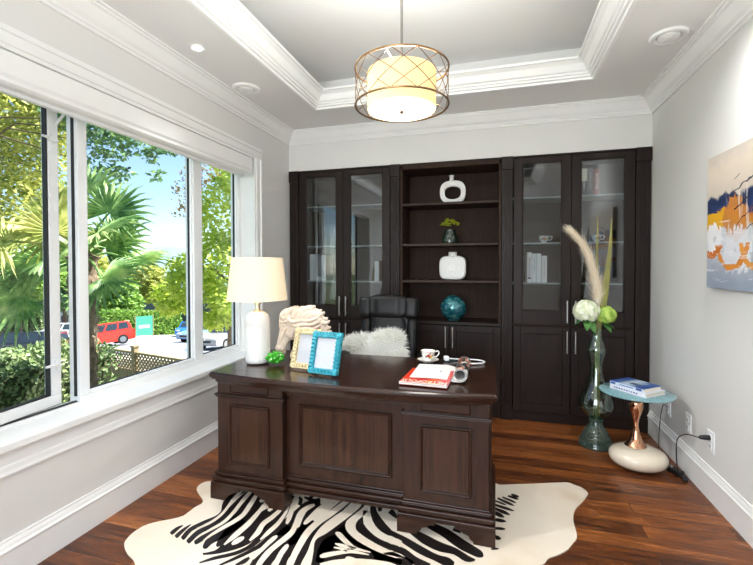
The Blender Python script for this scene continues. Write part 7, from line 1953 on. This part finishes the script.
# trees
def lob(px, v, d, rx, rz, base, ry=None):
    p = FH * d + RH * (U(px) * d)
    z = 1.34 + (265.5 - v) / 417.16 * d
    return ((p.x - base.x, p.y - base.y, z - base.z), (rx, ry or rx, rz))
b = at(U(-75), 9.5)
tree('broadleaf_tree', 'tall olive green tree at the left of the window, its branches hanging over the street', b, 5.5, 0.2, [
    lob(10, 110, 9.5, 1.5, 1.2, b), lob(28, 150, 10.5, 1.0, 1.1, b), lob(-30, 180, 9.5, 1.6, 1.4, b), lob(75, 95, 9.0, 0.9, 0.55, b), lob(20, 205, 11, 1.2, 0.9, b), lob(10, 60, 9, 1.8, 1.0, b), lob(0, 100, 8.2, 1.3, 0.9, b)], 14000, 0.16, G_OLIVE, 1, branches=0)
b = at(U(-60), 7.2)
tree('overhanging_tree', 'leafy blue green branches hanging into the top of the middle pane', b, 5.2, 0.07, [
    lob(98, 120, 7.4, 0.38, 0.36, b), lob(112, 146, 7.4, 0.34, 0.30, b), lob(132, 134, 7.4, 0.30, 0.22, b), lob(96, 165, 7.4, 0.20, 0.28, b), lob(152, 152, 7.4, 0.20, 0.18, b), lob(158, 176, 7.6, 0.10, 0.07, b), lob(170, 148, 7.4, 0.25, 0.09, b), lob(70, 112, 7.3, 0.4, 0.3, b), lob(120, 172, 7.4, 0.2, 0.1, b)], 1500, 0.125, G_TEAL, 2, branches=4)
b = at(U(231), 17.0)
tree('maple_tree', 'sunlit lime green maple filling the narrow right pane', b, 4.0, 0.16, [
    lob(232, 215, 17, 1.5, 1.6, b), lob(222, 265, 16.5, 1.4, 1.2, b), lob(196, 285, 17, 1.15, 0.8, b), lob(182, 268, 17.5, 0.65, 0.55, b), lob(238, 300, 16, 1.1, 0.6, b), lob(250, 170, 17, 1.5, 1.3, b), lob(176, 305, 17.5, 0.8, 0.35, b), lob(166, 292, 18, 0.6, 0.4, b), lob(214, 320, 16.6, 1.0, 0.3, b)], 9500, 0.25, G_LIME, 3)
b = at(U(199), 12.0)
tree('sparse_tree', 'thin reddish twigs with few leaves beside the middle pane frame', b, 4.2, 0.05, [
    lob(186, 195, 12, 0.35, 0.45, b), lob(192, 175, 12, 0.3, 0.3, b), lob(204, 168, 12, 0.45, 0.5, b), lob(182, 212, 12, 0.22, 0.2, b)], 420, 0.12, leaf_mat('reddish_green_leaves', [(110, 92, 60), (150, 130, 84), (186, 164, 110)]), 4)
for i, (px, v, d, rx, rz, mt, lbl) in enumerate((
        (18, 266, 25, 2.4, 2.2, G_MID, 'dense mid green tree behind the left casement, beyond the dark car'),
        (64, 280, 34, 2.2, 2.2, G_TEAL, 'blue green tree behind the palm trunk'),
        (110, 290, 52, 3.0, 2.6, G_MID, 'rounded green tree above the red car'),
        (142, 278, 62, 3.2, 2.8, G_OLIVE, 'pale olive tree behind the green banner'),
        (86, 268, 68, 3.6, 3.4, G_OLIVE, 'yellowish tree between the palm fans, behind the red car'))):
    b = at(U(px), d)
    tree('street_tree', lbl, b, max(1.0, 1.34 + (265.5 - v) / 417 * d - b.z), 0.14, [lob(px, v, d, rx, rz, b), lob(px - 14, v + 14, d, rx * 0.7, rz * 0.7, b), lob(px + 14, v + 12, d, rx * 0.7, rz * 0.65, b)], 3200, 0.11 + d * 0.011, mt, 30 + i, 'trees along the far side of the street')
# clipped hedge across the street, carrying the banner
b0, b1 = at(U(92), 41), at(U(176), 50)
def far_hedge(name, label, a, b_, h, dep, mt, seed, n, ls):
    r = random.Random(seed)
    L = math.hypot(b_.x - a.x, b_.y - a.y)
    t = thing(name, label, 'hedge', a, math.atan2(b_.y - a.y, b_.x - a.x))
    f = MB()
    sl = (b_.z - a.z) / L
    for i in range(n):
        x = r.uniform(0, L)
        y, z = r.uniform(-dep, dep), r.uniform(0, h)
        if r.random() < 0.6:
            y = -dep
        else:
            z = h
        f.leaf((x, y, z + sl * x), (r.gauss(0, 1), r.gauss(0, 1), r.gauss(0.3, 0.7)), (r.gauss(0, .5), -1, r.random()), ls, ls * 0.6)
    f.build('foliage', mt, t, world=False)
    c = MB()
    c.add([(0, -dep + .1, -.3), (L, -dep + .1, sl * L - .3), (L, dep - .1, sl * L - .3), (0, dep - .1, -.3), (0, -dep + .1, h - .1), (L, -dep + .1, sl * L + h - .1), (L, dep - .1, sl * L + h - .1), (0, dep - .1, h - .1)], [(0, 3, 2, 1), (4, 5, 6, 7), (0, 1, 5, 4), (1, 2, 6, 5), (2, 3, 7, 6), (3, 0, 4, 7)])
    c.build('inner_twigs', MATS['dark_hedge_core'], t, world=False)
    return t
far_hedge('street_hedge', 'clipped green hedge across the street behind the banner', b0, b1, 2.5, 0.7, G_MID, 50, 3000, 0.4)
far_hedge('street_hedge', 'dark hedge across the street behind the dark car', at(U(-30), 36), at(U(48), 37), 2.3, 0.7, G_DARK, 51, 3000, 0.3)
a, b_ = at(U(135), 39.5), at(U(152.5), 40.5)
bn = thing('banner', 'turquoise green banner with a pale stripe hanging on the street hedge', 'banner', a, math.atan2(b_.y - a.y, b_.x - a.x))
L = math.hypot(b_.x - a.x, b_.y - a.y)
q = MB().box(0.03, L - 0.03, -0.02, 0.0, 0.15, 2.0)
q.box(0.25, L - 0.3, -0.026, -0.02, 0.85, 1.15, 1)
q.build('cloth', [mat('turquoise_green_banner', (74, 186, 150), 0.6, var=0.12, vscale=3), mat('pale_banner_stripe', (206, 236, 214), 0.6)], bn, world=False)
for x in (0, L):
    MB().tube([(x, 0, -0.2), (x, 0, 2.1)], 0.04, 8).build('pole', M_FW, bn, world=False)

# cars
def car(label, pos, yaw, colr, size=(4.2, 1.75, 1.48), suv=False, name='car'):
    L, W, H = size
    n = Vector((gz(pos.x - 1, pos.y) - gz(pos.x + 1, pos.y), gz(pos.x, pos.y - 1) - gz(pos.x, pos.y + 1), 2)).normalized()
    h = Vector((math.cos(yaw), math.sin(yaw), 0))
    h = (h - n * h.dot(n)).normalized()
    s = n.cross(h)
    c = thing(name, label, 'car', (pos.x, pos.y, pos.z))
    c.rotation_euler = Matrix((h, s, n)).transposed().to_euler()
    paint = mat('car_paint_%d_%d_%d' % colr, colr, 0.25, coat=0.8)
    hb_ = H * 0.62
    bd = MB()
    front, rear = L / 2, -L / 2
    lower = [(rear + 0.05, 0.24), (front - 0.08, 0.24), (front, 0.36), (front - 0.02, 0.58), (front - 0.22, hb_ * 0.80), (front - L * 0.27, hb_ * 0.98), (rear + 0.15, hb_ * 1.02), (rear, hb_ * 0.72), (rear, 0.38)]
    vs, m_ = [], len(lower)
    for y, k in ((-W / 2, 0.94), (-W / 2 + 0.08, 1.0), (W / 2 - 0.08, 1.0), (W / 2, 0.94)):
        for x, z in lower:
            vs.append((x * (0.975 if k < 1 else 1), y, 0.5 + (z - 0.5) * (0.92 if k < 1 else 1)))
    bd.add(vs, [(j * m_ + i, j * m_ + (i + 1) % m_, (j + 1) * m_ + (i + 1) % m_, (j + 1) * m_ + i) for j in range(3) for i in range(m_)] + [tuple(range(m_)), tuple(range(3 * m_, 4 * m_))[::-1]], 0, True)
    roof_r = rear + (0.25 if suv else 0.55)
    cab = [(front - L * 0.29, hb_ * 0.96), (front - L * 0.43, H), (roof_r, H * 0.985), (rear + 0.12, hb_ * 1.0)]
    cv = []
    for y, k in ((-W / 2 + 0.06, 0), (W / 2 - 0.06, 0)):
        for i, (x, z) in enumerate(cab):
            cv.append((x, y * (0.82 if i in (1, 2) else 1.0), z))
    bd.add(cv, [(0, 1, 2, 3), (7, 6, 5, 4), (0, 4, 5, 1), (1, 5, 6, 2), (2, 6, 7, 3), (3, 7, 4, 0)], 0)
    bd.build('body', paint, c, world=False, bevel=0.03)
    gl = MB()
    def lerp(a, b, t):
        return tuple(p + (q - p) * t for p, q in zip(a, b))
    for side, o in ((0, 0), (1, 4)):
        A, B, C_, D2 = cv[o], cv[o + 1], cv[o + 2], cv[o + 3]
        sy = -0.012 if side == 0 else 0.012
        for t0, t1 in ((0.07, 0.36), (0.40, 0.66), (0.70, 0.93)):
            q = [lerp(lerp(A, D2, t0), lerp(B, C_, t0), 0.12), lerp(lerp(A, D2, t1), lerp(B, C_, t1), 0.12), lerp(lerp(A, D2, t1), lerp(B, C_, t1), 0.86), lerp(lerp(A, D2, t0), lerp(B, C_, t0), 0.86)]
            q2 = [(x, y + sy, z) for x, y, z in q]
            gl.add(q + q2, [(4, 5, 6, 7) if side == 0 else (7, 6, 5, 4), (0, 1, 5, 4), (1, 2, 6, 5), (2, 3, 7, 6), (3, 0, 4, 7)])
    for (i, j), dx in (((0, 1), 0.014), ((3, 2), -0.014)):
        P, Q, P2, Q2 = cv[i], cv[j], cv[i + 4], cv[j + 4]
        q = [lerp(lerp(P, P2, 0.08), lerp(Q, Q2, 0.08), 0.1), lerp(lerp(P, P2, 0.92), lerp(Q, Q2, 0.92), 0.1), lerp(lerp(P, P2, 0.92), lerp(Q, Q2, 0.92), 0.88), lerp(lerp(P, P2, 0.08), lerp(Q, Q2, 0.08), 0.88)]
        q2 = [(x + dx, y, z + 0.012) for x, y, z in q]
        gl.add(q + q2, [(4, 5, 6, 7), (0, 1, 5, 4), (1, 2, 6, 5), (2, 3, 7, 6), (3, 0, 4, 7)])
    gl.build('windows', mat('dark_car_glass', (44, 56, 66), 0.08, coat=0.5), c, world=False)
    tyre = mat('black_tyre', (24, 24, 25), 0.8)
    for x in (front - L * 0.19, rear + L * 0.19):
        for s_ in (-1, 1):
            y = s_ * (W / 2 - 0.10)
            w = MB().tube([(x, y - 0.105, 0.315), (x, y + 0.105, 0.315)], 0.315, 20)
            wo_ = w.build('wheel', tyre, c, world=False)
            MB().tube([(x, y + s_ * 0.10, 0.315), (x, y + s_ * 0.115, 0.315)], 0.19, 12).build('hub_cap', M_STEEL, wo_, world=False)
    for s_ in (-1, 1):
        MB().ell((front - 0.10, s_ * W * 0.36, 0.62), (0.12, 0.17, 0.07), 12, 8).build('headlight', mat('clear_headlight', (226, 232, 236), 0.15, coat=0.6), c, world=False)
        MB().box(rear - 0.012, rear + 0.1, s_ * W * 0.41 - 0.09, s_ * W * 0.41 + 0.09, hb_ * 0.72, hb_ * 0.95).build('tail_light', mat('red_tail_light', (176, 24, 22), 0.2, coat=0.5), c, world=False)
    MB().box(front - 0.05, front + 0.012, -W * 0.3, W * 0.3, 0.40, 0.52).build('grille', M_BLACK, c, world=False)
    pm2 = MB().box(front + 0.0, front + 0.02, -0.15, 0.15, 0.53, 0.60)
    pm2.box(rear - 0.02, rear + 0.0, -0.15, 0.15, 0.48, 0.58)
    pm2.build('plate', M_PAPER, c, world=False)
va = math.atan2(FH.y, FH.x)
car('red hatchback parked in the street beyond the palm trunk', at(U(98), 27.5), va + 2.35, (226, 52, 34), (4.0, 1.75, 1.52), True)
car('pale car in the street, seen through the gap beside the open casement', at(U(55), 32), va + 2.2, (222, 224, 228), (4.4, 1.8, 1.46))
car('blue car facing the house on the street below the banner', at(U(188), 43), va + PI + 0.25, (44, 110, 190), (4.4, 1.8, 1.5))
car('light blue car half hidden behind the frame of the right pane', at(U(204), 33), va + PI - 0.25, (128, 168, 206), (4.4, 1.8, 1.46))
car('silver grey car parked under the maple in the right pane', at(U(229), 25), va + PI - 0.35, (176, 172, 170), (4.5, 1.82, 1.5))
car('dark station wagon parked behind the hedge at the left of the window', at(U(14), 22.5), va + 1.95, (40, 44, 50), (4.6, 1.85, 1.66), True)

# neighbour's house and iron fence, glimpsed behind the palm
hb0 = at(U(48), 82)
nh = thing('neighbour_house', 'pale house glimpsed behind the palm trunk', 'house', (hb0.x, hb0.y, hb0.z - 0.5), va - PI / 2)
w_ = MB().box(-5, 5, 0, 7, 0, 6.4)
w_.build('wall', mat('pale_house_siding', (214, 218, 224), 0.7, var=0.05), nh, world=False)
MB().prism([(-0.6, 6.4), (7.6, 6.4), (3.5, 8.6)], 'X', -5.5, 5.5).build('roof', mat('grey_roof_shingle', (112, 110, 112), 0.9, var=0.15), nh, world=False)
for x in (-3.2, 0, 3.2):
    fo = MB().box(x - 0.75, x + 0.75, -0.06, 0.02, 1.6, 3.2).build('window', M_SASH, nh, world=False)
    MB().box(x - 0.65, x + 0.65, -0.075, -0.06, 1.7, 3.1).build('pane', mat('dark_window_pane', (70, 84, 98), 0.1), fo, world=False)
i0, i1 = at(U(53), 42), at(U(84), 43)
irf = thing('iron_fence', 'black iron railing in front of the pale house', 'fence', i0, math.atan2(i1.y - i0.y, i1.x - i0.x))
L = math.hypot(i1.x - i0.x, i1.y - i0.y)
q = MB()
k = 0
while k * 0.16 < L:
    q.box(k * 0.16 - 0.015, k * 0.16 + 0.015, -0.015, 0.015, 0, 2.0)
    k += 1
for z in (0.25, 1.8):
    q.box(0, L, -0.02, 0.02, z, z + 0.05)
q.build('railing', M_BLACK, irf, world=False)
# far hills
for i, (px, w, h, d, col, lbl) in enumerate(((176, 42, 9.5, 180, (150, 168, 190), 'hazy blue hill on the horizon'),)):
    p = FH * d + RH * (U(px) * d)
    m = MB()
    m.ell((0, 0, 0), (w, w, h + 8), 40, 16)
    single(m, 'distant_hill', leaf_mat('hazed_forest', [(104, 128, 132), (124, 146, 150), (142, 160, 166)], 0.0), lbl, 'hill', (0, 0, 0), kind='structure').location = (p.x, p.y, -8 + 0.0)  # distance haze is painted in as blue-grey foliage colours
